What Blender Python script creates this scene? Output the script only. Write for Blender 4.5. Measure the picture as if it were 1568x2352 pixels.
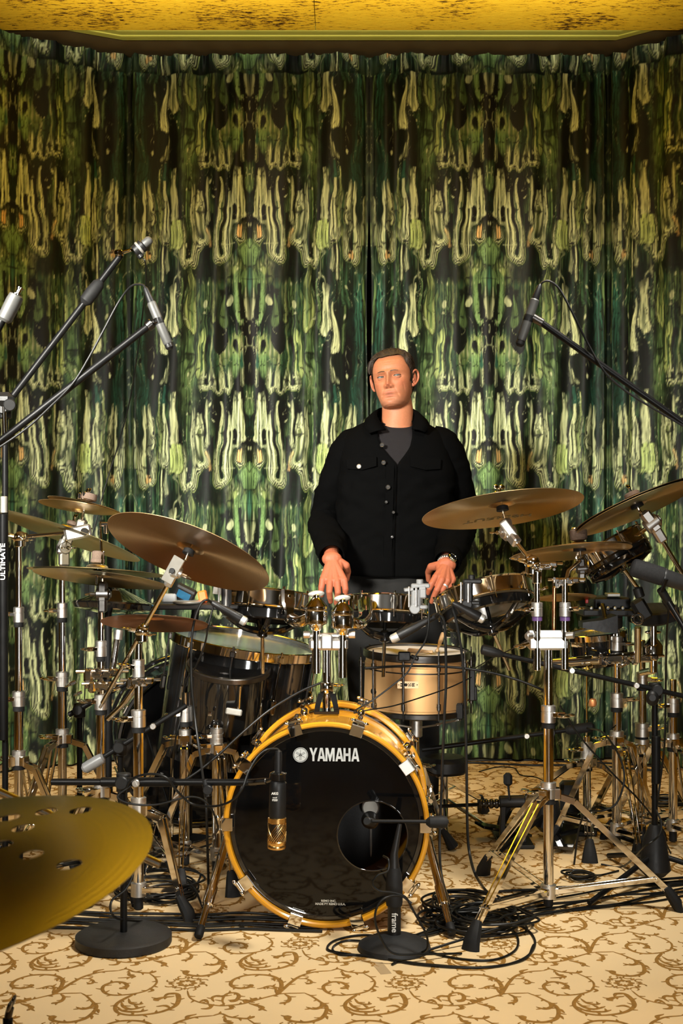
import bpy, bmesh, math, random
import numpy as np
from mathutils import Vector, Matrix

for o in list(bpy.data.objects):
    bpy.data.objects.remove(o, do_unlink=True)
SC = bpy.context.scene
COL = SC.collection
random.seed(7)

# ------------------------------------------------------------------ camera
FPX, CXP, HZ, CAMZ = 3000.0, 784.0, 1218.0, 1.107      # focal length in px, centre, horizon row, lens height
cam_d = bpy.data.cameras.new('camera')
cam = bpy.data.objects.new('camera', cam_d)
COL.objects.link(cam)
cam_d.sensor_fit = 'HORIZONTAL'
cam_d.sensor_width = 24.0
cam_d.lens = 24.0 * FPX / 1568.0
cam_d.shift_y = (HZ - 1176.0) / 1568.0
cam_d.clip_start = 0.05
cam.location = (0, 0, CAMZ)
cam.rotation_euler = (math.pi / 2, 0, 0)
cam_d.dof.use_dof = True
cam_d.dof.focus_distance = 4.6
cam_d.dof.aperture_fstop = 13.0
SC.camera = cam

# ------------------------------------------------------------------ world, lights, exposure
SC.view_settings.view_transform = 'Standard'
SC.view_settings.look = 'None'
SC.view_settings.gamma = 1.0
SC.view_settings.use_curve_mapping = False
SC.view_settings.exposure = 0.0
world = bpy.data.worlds.new('world')
SC.world = world
world.use_nodes = True
world.node_tree.nodes['Background'].inputs[0].default_value = (0.9, 0.75, 0.5, 1)
world.node_tree.nodes['Background'].inputs[1].default_value = 0.004


def area(name, loc, aim, size, power, color, size_y=None, spread=180):
    d = bpy.data.lights.new(name, 'AREA')
    d.energy = power
    d.color = color
    d.size = size
    if size_y:
        d.shape = 'RECTANGLE'
        d.size_y = size_y
    d.spread = math.radians(spread)
    o = bpy.data.objects.new(name, d)
    COL.objects.link(o)
    o.location = loc
    o.rotation_euler = (Vector(aim) - Vector(loc)).to_track_quat('-Z', 'Y').to_euler()
    return o


# key softbox with a grid, high on the left of the camera; a second softbox right; an added up-light in place of bounce on the ceiling
area('key_softbox', (-2.15, 0.2, 2.55), (-0.12, 5.4, 1.10), 0.7, 48, (1.0, 0.965, 0.88), spread=36)
area('floor_softbox', (0.95, 2.6, 3.2), (-0.2, 4.1, 0.0), 0.5, 26, (1.0, 0.95, 0.85), spread=72)
area('fill_softbox', (0.80, 0.0, 0.72), (0.1, 4.3, 0.80), 0.32, 6.0, (1.0, 0.98, 0.94), size_y=1.05, spread=50)
area('added_ceiling_uplight', (0.0, 4.2, 2.87), (0.0, 5.2, 3.57), 2.8, 50, (1.0, 0.92, 0.74), size_y=.12, spread=48)

area('added_wall_fill', (0.0, 0.4, 3.25), (0.0, -1.5, 1.2), 0.9, 24, (1.0, 0.98, 0.94), spread=120)  # added lamp, brightens the wall behind the lens for reflections in the chrome

# ------------------------------------------------------------------ helpers
WORLD_LOC = {}


def V(*a):
    return np.array(a, float)


def P(px, py, Y):
    """point at depth Y seen at pixel (px, py) of the photograph"""
    return V((px - CXP) * Y / FPX, Y, CAMZ - (py - HZ) * Y / FPX)


def F(px, py, z=0.0):
    """point of the floor (or at height z) seen at pixel (px, py)"""
    Y = FPX * (CAMZ - z) / (py - HZ)
    return V((px - CXP) * Y / FPX, Y, z)


def unit(v):
    v = np.asarray(v, float)
    return v / (np.linalg.norm(v) + 1e-12)


def frame(ax, up=(0, 0, 1)):
    a = unit(ax)
    u = np.asarray(up, float)
    if abs(np.dot(a, unit(u))) > 0.98:
        u = V(0, 1, 0) if abs(a[1]) < 0.9 else V(1, 0, 0)
    x = unit(np.cross(u, a))
    y = np.cross(a, x)
    return x, y, a


def spline(pts, k=8, closed=False):
    """Catmull-Rom through the points"""
    p = np.asarray(pts, float)
    n = len(p)
    if closed:
        ext = np.vstack([p[-1], p, p[0], p[1]])
        segs = n
    else:
        ext = np.vstack([2 * p[0] - p[1], p, 2 * p[-1] - p[-2]])
        segs = n - 1
    out = []
    for i in range(segs):
        a, b, c, d = ext[i], ext[i + 1], ext[i + 2], ext[i + 3]
        for j in range(k):
            t = j / k
            out.append(0.5 * ((2 * b) + (-a + c) * t + (2 * a - 5 * b + 4 * c - d) * t * t + (-a + 3 * b - 3 * c + d) * t ** 3))
    if not closed:
        out.append(p[-1])
    return np.array(out)


class MB:
    def __init__(self):
        self.v, self.f, self.n = [], [], 0

    def add(self, v, f):
        v = np.asarray(v, float)
        self.v.append(v)
        self.f += [tuple(int(i) + self.n for i in q) for q in f]
        self.n += len(v)
        return self

    def tube(self, pts, r, n=10, caps=True):
        p = np.asarray(pts, float)
        m = len(p)
        rr = np.full(m, r, float) if np.isscalar(r) else np.asarray(r, float)
        t = np.zeros_like(p)
        t[1:-1] = p[2:] - p[:-2]
        t[0], t[-1] = p[1] - p[0], p[-1] - p[-2]
        t /= np.linalg.norm(t, axis=1)[:, None] + 1e-12
        x, y, _ = frame(t[0])
        ang = np.arange(n) * 2 * math.pi / n
        ca, sa = np.cos(ang)[:, None], np.sin(ang)[:, None]
        vs = []
        for i in range(m):
            x = unit(x - np.dot(x, t[i]) * t[i])
            y = np.cross(t[i], x)
            vs.append(p[i] + rr[i] * (ca * x + sa * y))
        vs = np.vstack(vs)
        fs = []
        for i in range(m - 1):
            for j in range(n):
                k = (j + 1) % n
                fs.append((i * n + j, i * n + k, i * n + n + k, i * n + n + j))
        if caps:
            fs.append(tuple(range(n - 1, -1, -1)))
            fs.append(tuple((m - 1) * n + j for j in range(n)))
        return self.add(vs, fs)

    def lathe(self, prof, o, ax, n=32, closed=False):
        """profile of (radius, height along the axis) turned round an axis"""
        x, y, a = frame(ax)
        o = np.asarray(o, float)
        ang = np.arange(n) * 2 * math.pi / n
        ca, sa = np.cos(ang)[:, None], np.sin(ang)[:, None]
        vs = np.vstack([o + a * h + max(r, 1e-5) * (ca * x + sa * y) for r, h in prof])
        m = len(prof)
        fs = []
        for i in range(m if closed else m - 1):
            i2 = (i + 1) % m
            for j in range(n):
                k = (j + 1) % n
                fs.append((i * n + j, i * n + k, i2 * n + k, i2 * n + j))
        if not closed:
            fs.append(tuple(range(n - 1, -1, -1)))
            fs.append(tuple((m - 1) * n + j for j in range(n)))
        return self.add(vs, fs)

    def rod(self, a, b, r, n=14, bev=0.15):
        a, b = np.asarray(a, float), np.asarray(b, float)
        L = np.linalg.norm(b - a)
        e = min(r * bev, L * 0.3)
        return self.lathe([(r - e, 0), (r, e), (r, L - e), (r - e, L)], a, b - a, n)

    def box(self, c, size, R=None, ch=0.08):
        """chamfered box; R = three axes"""
        R = np.eye(3) if R is None else np.asarray(R, float)
        s = np.asarray(size, float) / 2
        e = ch * s.min() * 2
        pts, key = [], {}
        for sx in (-1, 1):
            for sy in (-1, 1):
                for sz in (-1, 1):
                    for k in range(3):
                        q = s.copy()
                        for j in range(3):
                            if j != k:
                                q[j] -= e
                        q = q * V(sx, sy, sz)
                        key[(sx, sy, sz, k)] = len(pts)
                        pts.append(np.asarray(c, float) + q @ R)
        f = []
        for k in range(3):
            i, j = [(1, 2), (2, 0), (0, 1)][k]
            for sg in (-1, 1):
                q = []
                for a, b in ((-1, -1), (1, -1), (1, 1), (-1, 1)):
                    s3 = [0, 0, 0]
                    s3[k], s3[i], s3[j] = sg, a, b
                    q.append(key[(*s3, k)])
                f.append(tuple(q if sg > 0 else q[::-1]))
            for a in (-1, 1):
                for b in (-1, 1):
                    q = []
                    for t, kk in ((-1, i), (1, i), (1, j), (-1, j)):
                        s3 = [0, 0, 0]
                        s3[k], s3[i], s3[j] = t, a, b
                        q.append(key[(*s3, kk)])
                    f.append(tuple(q if a * b < 0 else q[::-1]))
        for s3 in [(x, y, z) for x in (-1, 1) for y in (-1, 1) for z in (-1, 1)]:
            q = [key[(*s3, 0)], key[(*s3, 1)], key[(*s3, 2)]]
            f.append(tuple(q if s3[0] * s3[1] * s3[2] > 0 else q[::-1]))
        return self.add(pts, f)

    def bar(self, a, b, w, t, up=(0, 0, 1), ch=0.12):
        """flat bar from a to b, w wide (sideways), t thick (along up)"""
        a, b = np.asarray(a, float), np.asarray(b, float)
        x, y, z = frame(b - a, up)
        return self.box((a + b) / 2, (w, t, np.linalg.norm(b - a)), [x, y, z], ch)

    def ball(self, c, r, nu=16, nv=10, scale=(1, 1, 1), R=None):
        R = np.eye(3) if R is None else np.asarray(R, float)
        vs, fs = [], []
        for i in range(nv + 1):
            th = math.pi * i / nv
            for j in range(nu):
                ph = 2 * math.pi * j / nu
                q = V(math.sin(th) * math.cos(ph), math.sin(th) * math.sin(ph), math.cos(th)) * np.asarray(scale) * r
                vs.append(np.asarray(c, float) + q @ R)
        for i in range(nv):
            for j in range(nu):
                k = (j + 1) % nu
                fs.append((i * nu + j, (i + 1) * nu + j, (i + 1) * nu + k, i * nu + k))
        return self.add(vs, fs)

    def loft(self, rings, caps=True):
        n = len(rings[0])
        fs = []
        for i in range(len(rings) - 1):
            for j in range(n):
                k = (j + 1) % n
                fs.append((i * n + j, i * n + k, i * n + n + k, i * n + n + j))
        if caps:
            fs.append(tuple(range(n - 1, -1, -1)))
            fs.append(tuple((len(rings) - 1) * n + j for j in range(n)))
        return self.add(np.vstack(rings), fs)

    def prism(self, poly, o, x, y, depth):
        """2-D outline in the plane (x, y) at o, extruded towards x cross y by depth"""
        o, x, y = np.asarray(o, float), np.asarray(x, float), np.asarray(y, float)
        z = np.cross(x, y)
        n = len(poly)
        vs = [o + x * a + y * b for a, b in poly] + [o + x * a + y * b + z * depth for a, b in poly]
        fs = [tuple(range(n - 1, -1, -1)), tuple(range(n, 2 * n))]
        for j in range(n):
            k = (j + 1) % n
            fs.append((j, k, n + k, n + j))
        return self.add(vs, fs)

    def mesh(self, name, off=(0, 0, 0), angle=35):
        m = bpy.data.meshes.new(name)
        v = np.vstack(self.v) - np.asarray(off, float)
        m.from_pydata(v.tolist(), [], self.f)
        bm = bmesh.new()
        bm.from_mesh(m)
        bmesh.ops.recalc_face_normals(bm, faces=bm.faces)
        bm.to_mesh(m)
        bm.free()
        m.polygons.foreach_set('use_smooth', [True] * len(m.polygons))
        m.set_sharp_from_angle(angle=math.radians(angle))
        return m

    def build(self, name, mat, parent=None, label=None, angle=35, off=None):
        off = WORLD_LOC.get(parent.name, (0, 0, 0)) if (parent is not None and off is None) else (off if off is not None else (0, 0, 0))
        o = bpy.data.objects.new(name, self.mesh(name, off, angle))
        COL.objects.link(o)
        if mat is not None:
            o.data.materials.append(mat)
        if parent is not None:
            o.parent = parent
            WORLD_LOC[o.name] = off
        else:
            o.location = off
            WORLD_LOC[o.name] = off
        if label:
            o['label'] = label
        return o


def tag(o, label, cat, group=None):
    o['label'] = label
    o['category'] = cat
    if group:
        o['group'] = group
    return o


def thing(name, label, cat, loc, group=None):
    o = bpy.data.objects.new(name, None)
    o.empty_display_size = 0.05
    COL.objects.link(o)
    o.location = [float(c) for c in loc]
    WORLD_LOC[o.name] = tuple(float(c) for c in loc)
    return tag(o, label, cat, group)


def structure(o):
    o['kind'] = 'structure'
    return o


# ------------------------------------------------------------------ materials
def mat(name, col, rough=0.5, metal=0.0, spec=0.5, coat=0.0, bump=None, var=None, sheen=0.0, alpha=None):
    """procedural material: colour with optional noise variation (scale, amount) and noise bump (scale, strength)"""
    m = bpy.data.materials.new(name)
    m.use_nodes = True
    nt = m.node_tree
    b = nt.nodes['Principled BSDF']
    b.inputs['Base Color'].default_value = (*col, 1)
    b.inputs['Roughness'].default_value = rough
    b.inputs['Metallic'].default_value = metal
    b.inputs['Specular IOR Level'].default_value = spec
    b.inputs['Coat Weight'].default_value = coat
    b.inputs['Coat Roughness'].default_value = 0.05
    b.inputs['Sheen Weight'].default_value = sheen
    tc = nt.nodes.new('ShaderNodeTexCoord')
    if var:
        n = nt.nodes.new('ShaderNodeTexNoise')
        n.inputs['Scale'].default_value = var[0]
        n.inputs['Detail'].default_value = 4
        nt.links.new(tc.outputs['Object'], n.inputs['Vector'])
        mx = nt.nodes.new('ShaderNodeMix')
        mx.data_type = 'RGBA'
        mx.inputs[6].default_value = (*[c * (1 - var[1]) for c in col], 1)
        mx.inputs[7].default_value = (*[min(1, c * (1 + var[1])) for c in col], 1)
        nt.links.new(n.outputs['Fac'], mx.inputs[0])
        nt.links.new(mx.outputs[2], b.inputs['Base Color'])
        rr = nt.nodes.new('ShaderNodeMapRange')
        rr.inputs['To Min'].default_value = max(0.02, rough * 0.8)
        rr.inputs['To Max'].default_value = min(1, rough * 1.25)
        nt.links.new(n.outputs['Fac'], rr.inputs['Value'])
        nt.links.new(rr.outputs[0], b.inputs['Roughness'])
    if bump:
        n2 = nt.nodes.new('ShaderNodeTexNoise')
        n2.inputs['Scale'].default_value = bump[0]
        n2.inputs['Detail'].default_value = 3
        nt.links.new(tc.outputs['Object'], n2.inputs['Vector'])
        bp = nt.nodes.new('ShaderNodeBump')
        bp.inputs['Strength'].default_value = bump[1]
        bp.inputs['Distance'].default_value = 0.002
        nt.links.new(n2.outputs['Fac'], bp.inputs['Height'])
        nt.links.new(bp.outputs[0], b.inputs['Normal'])
    return m


CHROME = mat('chrome', (0.82, 0.80, 0.76), 0.07, 1.0, var=(30, 0.04))
STEEL = mat('brushed_steel', (0.60, 0.585, 0.55), 0.38, 1.0, var=(60, 0.08))
DARKMETAL = mat('dark_metal', (0.12, 0.115, 0.11), 0.3, 1.0, var=(40, 0.2))
BLACKPOLE = mat('black_enamel_tube', (0.005, 0.005, 0.005), 0.40, 0.0, 0.16, var=(40, 0.3))
BLACKGLOSS = mat('black_gloss', (0.006, 0.006, 0.006), 0.08, 0.0, 0.6, coat=0.6, var=(20, 0.3))
BLACKPLASTIC = mat('black_plastic', (0.0075, 0.0075, 0.0075), 0.45, spec=0.35, var=(80, 0.2), bump=(300, 0.1))
RUBBER = mat('black_rubber', (0.007, 0.007, 0.007), 0.65, spec=0.3, var=(60, 0.25))
CABLE = mat('cable_rubber', (0.0035, 0.0038, 0.0035), 0.42, spec=0.35, var=(70, 0.2))
BASEIRON = mat('black_cast_iron', (0.009, 0.0094, 0.0098), 0.55, var=(25, 0.25), bump=(250, 0.25))
LACQUER = mat('amber_lacquer', (0.55, 0.245, 0.012), 0.22, 0.0, 0.5, coat=0.8, var=(9, 0.12))
COPPER = mat('copper_shell', (0.80, 0.47, 0.20), 0.36, 0.66, var=(6, 0.06))
PENCILM = mat('pencil_mic_nickel', (0.10, 0.10, 0.094), 0.5, 0.4, var=(70, 0.1))
SILVER = mat('silver_print', (0.55, 0.57, 0.55), 0.35, 0.7, var=(40, 0.1))
WHITEPRINT = mat('white_print', (0.62, 0.62, 0.58), 0.5, var=(60, 0.1))
GREYPLASTIC = mat('grey_plastic', (0.22, 0.225, 0.225), 0.38, var=(60, 0.1))
GREYSATIN = mat('grey_satin_metal', (0.42, 0.41, 0.37), 0.4, 0.6, var=(70, 0.1))
FELT = mat('grey_brown_felt', (0.12, 0.085, 0.065), 0.95, spec=0.1, var=(200, 0.3), bump=(500, 0.6))
GOLD = mat('gold_metal', (0.86, 0.55, 0.20), 0.24, 1.0, var=(80, 0.1))
HEADWHITE = mat('coated_white_head', (0.72, 0.68, 0.62), 0.6, var=(12, 0.05))
WOOD = mat('hickory_wood', (0.62, 0.40, 0.21), 0.45, var=(30, 0.15))
ORANGE = mat('orange_plastic', (0.85, 0.12, 0.02), 0.4, var=(30, 0.1))


def cymbal_mat(name, c1, c2, rough):
    """bronze with lathe rings; object space, cymbal axis = local Z"""
    m = bpy.data.materials.new(name)
    m.use_nodes = True
    nt = m.node_tree
    L = nt.links
    b = nt.nodes['Principled BSDF']
    b.inputs['Metallic'].default_value = 1.0
    tc = nt.nodes.new('ShaderNodeTexCoord')
    sp = nt.nodes.new('ShaderNodeSeparateXYZ')
    L.new(tc.outputs['Object'], sp.inputs[0])
    cb = nt.nodes.new('ShaderNodeCombineXYZ')
    L.new(sp.outputs[0], cb.inputs[0])
    L.new(sp.outputs[1], cb.inputs[1])
    ln = nt.nodes.new('ShaderNodeVectorMath')
    ln.operation = 'LENGTH'
    L.new(cb.outputs[0], ln.inputs[0])
    c3 = nt.nodes.new('ShaderNodeCombineXYZ')
    L.new(ln.outputs['Value'], c3.inputs[0])
    n1 = nt.nodes.new('ShaderNodeTexNoise')
    n1.inputs['Scale'].default_value = 260
    n1.inputs['Detail'].default_value = 3
    L.new(c3.outputs[0], n1.inputs['Vector'])
    n2 = nt.nodes.new('ShaderNodeTexNoise')
    n2.inputs['Scale'].default_value = 7
    n2.inputs['Detail'].default_value = 5
    L.new(tc.outputs['Object'], n2.inputs['Vector'])
    mx = nt.nodes.new('ShaderNodeMix')
    mx.data_type = 'RGBA'
    mx.inputs[6].default_value = (*c1, 1)
    mx.inputs[7].default_value = (*c2, 1)
    L.new(n2.outputs['Fac'], mx.inputs[0])
    mm = nt.nodes.new('ShaderNodeMix')
    mm.data_type = 'RGBA'
    mm.blend_type = 'MULTIPLY'
    mm.inputs[0].default_value = 0.35
    L.new(mx.outputs[2], mm.inputs[6])
    L.new(n1.outputs['Color'], mm.inputs[7])
    L.new(mx.outputs[2], b.inputs['Base Color'])
    rr = nt.nodes.new('ShaderNodeMapRange')
    rr.inputs['To Min'].default_value = rough * 0.75
    rr.inputs['To Max'].default_value = rough * 1.3
    L.new(n1.outputs['Fac'], rr.inputs['Value'])
    L.new(rr.outputs[0], b.inputs['Roughness'])
    bp = nt.nodes.new('ShaderNodeBump')
    tg = nt.nodes.new('ShaderNodeTangent')
    tg.direction_type = 'RADIAL'
    tg.axis = 'Z'
    L.new(tg.outputs[0], b.inputs['Tangent'])
    b.inputs['Anisotropic'].default_value = 0.8
    bp.inputs['Strength'].default_value = 0.10
    bp.inputs['Distance'].default_value = 0.0010
    L.new(n1.outputs['Fac'], bp.inputs['Height'])
    L.new(bp.outputs[0], b.inputs['Normal'])
    return m


BRONZE = cymbal_mat('bronze_cymbal', (0.44, 0.29, 0.125), (0.58, 0.41, 0.20), 0.34)
BRONZE_DARK = cymbal_mat('dark_bronze_cymbal', (0.22, 0.135, 0.06), (0.33, 0.21, 0.10), 0.38)
BRONZE_PALE = cymbal_mat('pale_bronze_cymbal', (0.52, 0.45, 0.27), (0.64, 0.56, 0.36), 0.30)
BRONZE_OLIVE = cymbal_mat('olive_brass_cymbal', (0.28, 0.27, 0.215), (0.37, 0.355, 0.285), 0.22)
BRONZE_RED = cymbal_mat('reddish_bronze_cymbal', (0.45, 0.22, 0.12), (0.55, 0.30, 0.17), 0.34)
# ------------------------------------------------------------------ noise and the printed curtain
def vnoise(x, y, seed, py=None):
    """smooth value noise; py = period of y in lattice cells"""
    rs = np.random.RandomState(seed)
    T = rs.rand(256, 256)
    xi, yi = np.floor(x).astype(int), np.floor(y).astype(int)
    fx, fy = x - xi, y - yi
    fx, fy = fx * fx * (3 - 2 * fx), fy * fy * (3 - 2 * fy)
    y0, y1 = (yi, yi + 1) if py is None else (yi % py, (yi + 1) % py)
    a, b = T[xi & 255, y0 & 255], T[(xi + 1) & 255, y0 & 255]
    c, d = T[xi & 255, y1 & 255], T[(xi + 1) & 255, y1 & 255]
    return (a * (1 - fx) + b * fx) * (1 - fy) + (c * (1 - fx) + d * fx) * fy


def sstep(a, b, x):
    t = np.clip((x - a) / (b - a), 0, 1)
    return t * t * (3 - 2 * t)


TW, TH = 950.0, 1682.0          # the printed repeat: mirrored every TW, repeated every TH units (1 unit = 0.6 mm)
PALE, OLIVE, GREEN = V(.54, .60, .315), V(.185, .235, .078), V(.040, .105, .044)
TEAL, DARK, ORNG, LEAF = V(.024, .095, .058), V(.006, .0095, .007), V(.72, .46, .17), V(.115, .195, .066)


def paint_tile(nx=420, ny=640):
    gx, gy = np.meshgrid((np.arange(nx) + .5) / nx * TW, (np.arange(ny) + .5) / ny * TH, indexing='ij')
    wx = (vnoise(gx / 110, gy / TH * 9, 1, 9) - .5) * 40 + (vnoise(gx / 45, gy / TH * 26, 2, 26) - .5) * 13
    wx *= sstep(0, 60, gx) * sstep(0, 60, TW - gx)
    wy = (vnoise(gx / 40, gy / TH * 16, 3, 16) - .5) * 60
    X, Y = gx + wx, gy + wy
    st1 = vnoise(gx / 8 + wx * .10, gy / TH * 8, 4, 8)           # long brush streaks
    st2 = vnoise(gx / 19 + wx * .08, gy / TH * 7, 5, 7)
    st3 = vnoise(gx / 4.0 + wx * .2, gy / TH * 11, 6, 11)
    big = vnoise(gx / 120, gy / TH * 8, 7, 8)
    mott = vnoise(gx / 24, gy / TH * 48, 8, 48)
    smear = vnoise(gx / 13, gy / TH * 30, 10, 30)
    t = st2 * .50 + st1 * .28 + (big - .5) * .75 + (smear - .5) * .22 - .06
    img = np.zeros((nx, ny, 3))
    img[:] = DARK
    for lo, hi, c in ((.26, .40, GREEN * .55), (.38, .50, GREEN), (.48, .60, LEAF * .8), (.58, .72, OLIVE), (.70, .84, PALE * .6)):
        m = sstep(lo, hi, t)[..., None]
        img = img * (1 - m) + c * m
    tm = (sstep(.42, .66, vnoise(gx / 60, gy / TH * 12, 9, 12)) * sstep(420, 760, X) * .60)[..., None]
    img = img * (1 - tm) + (TEAL * (0.15 + 1.5 * (st1 * smear * 1.6)[..., None])) * tm

    def put(d, col, edge=3.0, amt=1.0, streak=.35):
        nonlocal img
        m = amt * sstep(edge, -edge, d)
        c = np.asarray(col)[None, None, :] * np.ones((nx, ny, 1))
        if streak:
            q = st1 * .45 + st3 * .35 + smear * .2
            s = (1 - streak) + streak * 2.0 * q
            gm = (sstep(.48, .30, q) * min(1, streak * 1.5))[..., None]
            c = (c * (1 - gm) + (c * .30 + GREEN * .6) * gm) * s[..., None]
        img = img * (1 - m[..., None]) + c * m[..., None]

    def yy(y0):
        """row distance below y0, wrapped in the repeat"""
        return (Y - y0 + TH * .35) % TH - TH * .35

    def wrapped(y0):
        return (Y - y0 + TH * .5) % TH - TH * .5

    def drop(cx, y0, y1, hw, col, top=.35, lean=0.0, core=None, rings=1, streak=.45, rag=70, pw=.7):
        """a run of poured paint: ragged or pointed at the top, round at the bottom, with dark outlines round it"""
        L = y1 - y0
        y = yy(y0)
        tt = np.clip(y / L, 0, 1)
        w = hw * (top + (1 - top) * tt ** pw)
        yb = y - (L - hw * 1.6)
        w = np.where(yb > 0, w * np.sqrt(np.clip(1 - (yb / (hw * 1.6)) ** 2, 0, 1)), w)
        dx = np.abs(X - cx - lean * (tt - .5)) - w
        d = np.maximum(dx, np.maximum(-y, y - L))
        fade = sstep(-rag, rag * 1.3, y + (st1 - .5) * rag * 2.4)   # brushed-out start of the run
        below = sstep(L * .35, L * .8, y)
        for k in range(rings, 0, -1):
            g = 7.0 * k
            put(d - g - 5, DARK, 2.5, below, 0)
            put(d - g, np.asarray(col) * (.9 if k % 2 else .6), 2.0, below, .25)
        put(d - 4.5, DARK, 2.5, .95 * sstep(0, L * .3, y), 0)
        put(d, col, 2.5, fade, streak)
        if core is not None:
            put(np.maximum(np.abs(X - cx + hw * .12) - hw * .22, np.maximum(-(y - L * .30), y - L + hw * 1.1)), core, 2.5, .95, .2)

    def blob(cx, cy, a, b, col, edge=.12, streak=.2, amt=1, rough=.35):
        y = wrapped(cy)
        d = np.sqrt(((X - cx) / a) ** 2 + (y / b) ** 2) - 1 + (mott - .5) * rough
        put(d * min(a, b), col, max(2.5, edge * min(a, b)), amt, streak)

    def hooks(row, reach, y_ref, sc=1.0):
        """a row of U-shaped runs flowing into one another: marbled lines follow all of them"""
        D = np.full((nx, ny), 1e3)
        Yl = wrapped(y_ref)
        for cx, dy, hw, L in row:
            yb = Yl - dy
            cyl = np.clip(yb, -L, -hw * 1.15)
            d = np.sqrt((X - cx) ** 2 + ((yb - cyl) / 1.15) ** 2) - hw
            h = np.clip(.5 + .5 * (D - d) / 16.0, 0, 1)
            D = D * (1 - h) + d * h - 16.0 * h * (1 - h)
        near = sstep(-reach, -reach * .45, Yl + (st1 - .5) * 60)
        for lo, hi, c in ((30, 52, GREEN * .35), (24, 30, OLIVE * 1.3), (18, 24, DARK), (12.5, 18, PALE * .85), (5.5, 12.5, DARK), (0, 5.5, PALE * .95), (-5, 0, DARK * 1.2)):
            m = sstep(lo * sc - 2, lo * sc + 2, D) * sstep(hi * sc + 2, hi * sc - 2, D) * near * (.5 if lo == 30 else 1)
            img[:] = img * (1 - m[..., None]) + c * m[..., None]
        for lo, hi, c in ((-17, -5, PALE), (-22, -17, OLIVE * .8), (-27, -22, PALE * .8), (-34, -27, GREEN * .7), (-80, -34, DARK * 1.3)):
            m = sstep(lo * sc - 2, lo * sc + 2, D) * sstep(hi * sc + 2, hi * sc - 2, D) * near
            q = (.62 + .76 * (st1 * .5 + st3 * .5))[..., None]
            img[:] = img * (1 - m[..., None]) + c * q * m[..., None]

    # dark and teal grounds
    blob(860, 900, 120, 800, DARK * 1.4, .5, .3, .72)
    blob(700, 960, 100, 420, DARK * 1.4, .4, .3, .85)
    blob(870, 700, 40, 330, TEAL * 1.2, .6, .9, .8)
    blob(890, 470, 26, 150, TEAL * 2.2, .6, .9, .8)
    blob(840, 1250, 40, 200, TEAL * .9, .6, .9, .7)
    blob(300, 260, 150, 90, DARK * 1.2, .5, .3, .92)
    blob(560, 300, 120, 80, DARK * 1.4, .5, .3, .7)
    blob(330, 1240, 130, 60, DARK * 1.6, .5, .4, .92)
    blob(480, 1020, 60, 340, LEAF, .7, .8, .75)
    blob(60, 330, 85, 150, OLIVE * 1.1, .4, .8, .95)
    blob(0, 330, 26, 190, TEAL * 1.5, .6, .8, .9)
    blob(230, 560, 120, 200, DARK * 1.5, .6, .4, .55)
    # axis figure, upper half
    drop(0, 20, 210, 95, LEAF * 1.5, 1.0, rag=10, streak=.6)
    drop(70, 240, 640, 60, LEAF * 1.3, .8, core=DARK, rag=40, streak=.8)
    drop(25, 400, 640, 16, PALE * .6, .3)
    drop(50, 420, 640, 9, DARK, 1)
    blob(145, 110, 44, 50, DARK)
    blob(120, 260, 26, 40, OLIVE * 1.4, .2, .7)
    blob(155, 490, 28, 30, PALE * .7)
    blob(190, 430, 50, 60, DARK, .2, 0, .9, .6)
    blob(0, 690, 72, 70, DARK, .1, 0, 1, .5)
    blob(62, 645, 18, 18, LEAF)
    drop(0, 740, 1130, 38, DARK, .9, rag=10, streak=0)
    drop(52, 780, 1150, 11, PALE * .7, .7, streak=.6)
    blob(118, 820, 46, 78, OLIVE * 1.3, .1, .6)
    blob(118, 835, 28, 52, DARK, .1, 0, 1, .7)
    blob(110, 960, 46, 90, LEAF * 1.4, .5, .9)
    blob(60, 930, 16, 60, TEAL * 1.4, .3)
    drop(232, 650, 885, 50, PALE * .8, .8, rings=0)
    drop(232, 640, 874, 43, DARK * 1.3, 1, rag=10, streak=0)
    drop(205, 420, 690, 28, LEAF * .7, .25, streak=1)
    drop(290, 460, 640, 14, OLIVE, .3, streak=.9)
    drop(330, 300, 560, 18, LEAF * .8, .4, core=DARK, streak=.9)
    drop(365, 420, 780, 22, LEAF * .9, .4, core=DARK, streak=.9)
    blob(362, 520, 18, 26, PALE * .75)
    blob(368, 590, 14, 12, PALE * .7)
    drop(392, 700, 1060, 42, OLIVE * 1.5, .6, core=GREEN, streak=.9)
    # legs under the middle hooks
    drop(0, 1120, 1340, 32, LEAF * 1.2, .5, core=DARK)
    drop(118, 1190, 1610, 46, PALE, .55, lean=40, streak=.5)
    drop(60, 1250, 1560, 24, PALE * .85, .5, lean=-20, core=OLIVE, streak=.6)
    drop(0, 1330, 1520, 30, TEAL * .8, .7, streak=.9)
    blob(0, 1470, 26, 40, DARK)
    blob(0, 1640, 28, 70, DARK, .1, 0)
    blob(130, 1530, 22, 62, DARK, .1, 0)
    drop(172, 1330, 1800, 30, PALE, .5, core=DARK, streak=.4)
    drop(236, 1260, 1800, 26, PALE * .9, .45, core=GREEN, streak=.5)
    drop(205, 1400, 1860, 9, DARK, .8, streak=0)
    drop(300, 1280, 1500, 10, LEAF, .5, streak=.9)
    drop(330, 1240, 1596, 16, PALE * .8, .8, lean=14, streak=.4)
    blob(358, 1450, 20, 170, DARK, .2, 0)
    drop(388, 1330, 1752, 46, PALE * .78, .45, core=OLIVE * .7, rings=1, streak=.6)
    blob(310, 1640, 30, 26, DARK, .1, 0)
    drop(335, 1610, 1770, 15, ORNG * .9, .5, lean=-40, rings=1, rag=20)
    drop(440, 1280, 1800, 20, PALE * .6, .5, streak=.8)
    drop(480, 1290, 1820, 24, LEAF * 1.1, .4, core=GREEN * .5, streak=.9)
    # right of the repeat
    drop(470, 250, 720, 34, OLIVE * 1.3, .6, core=LEAF, streak=.9)
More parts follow.
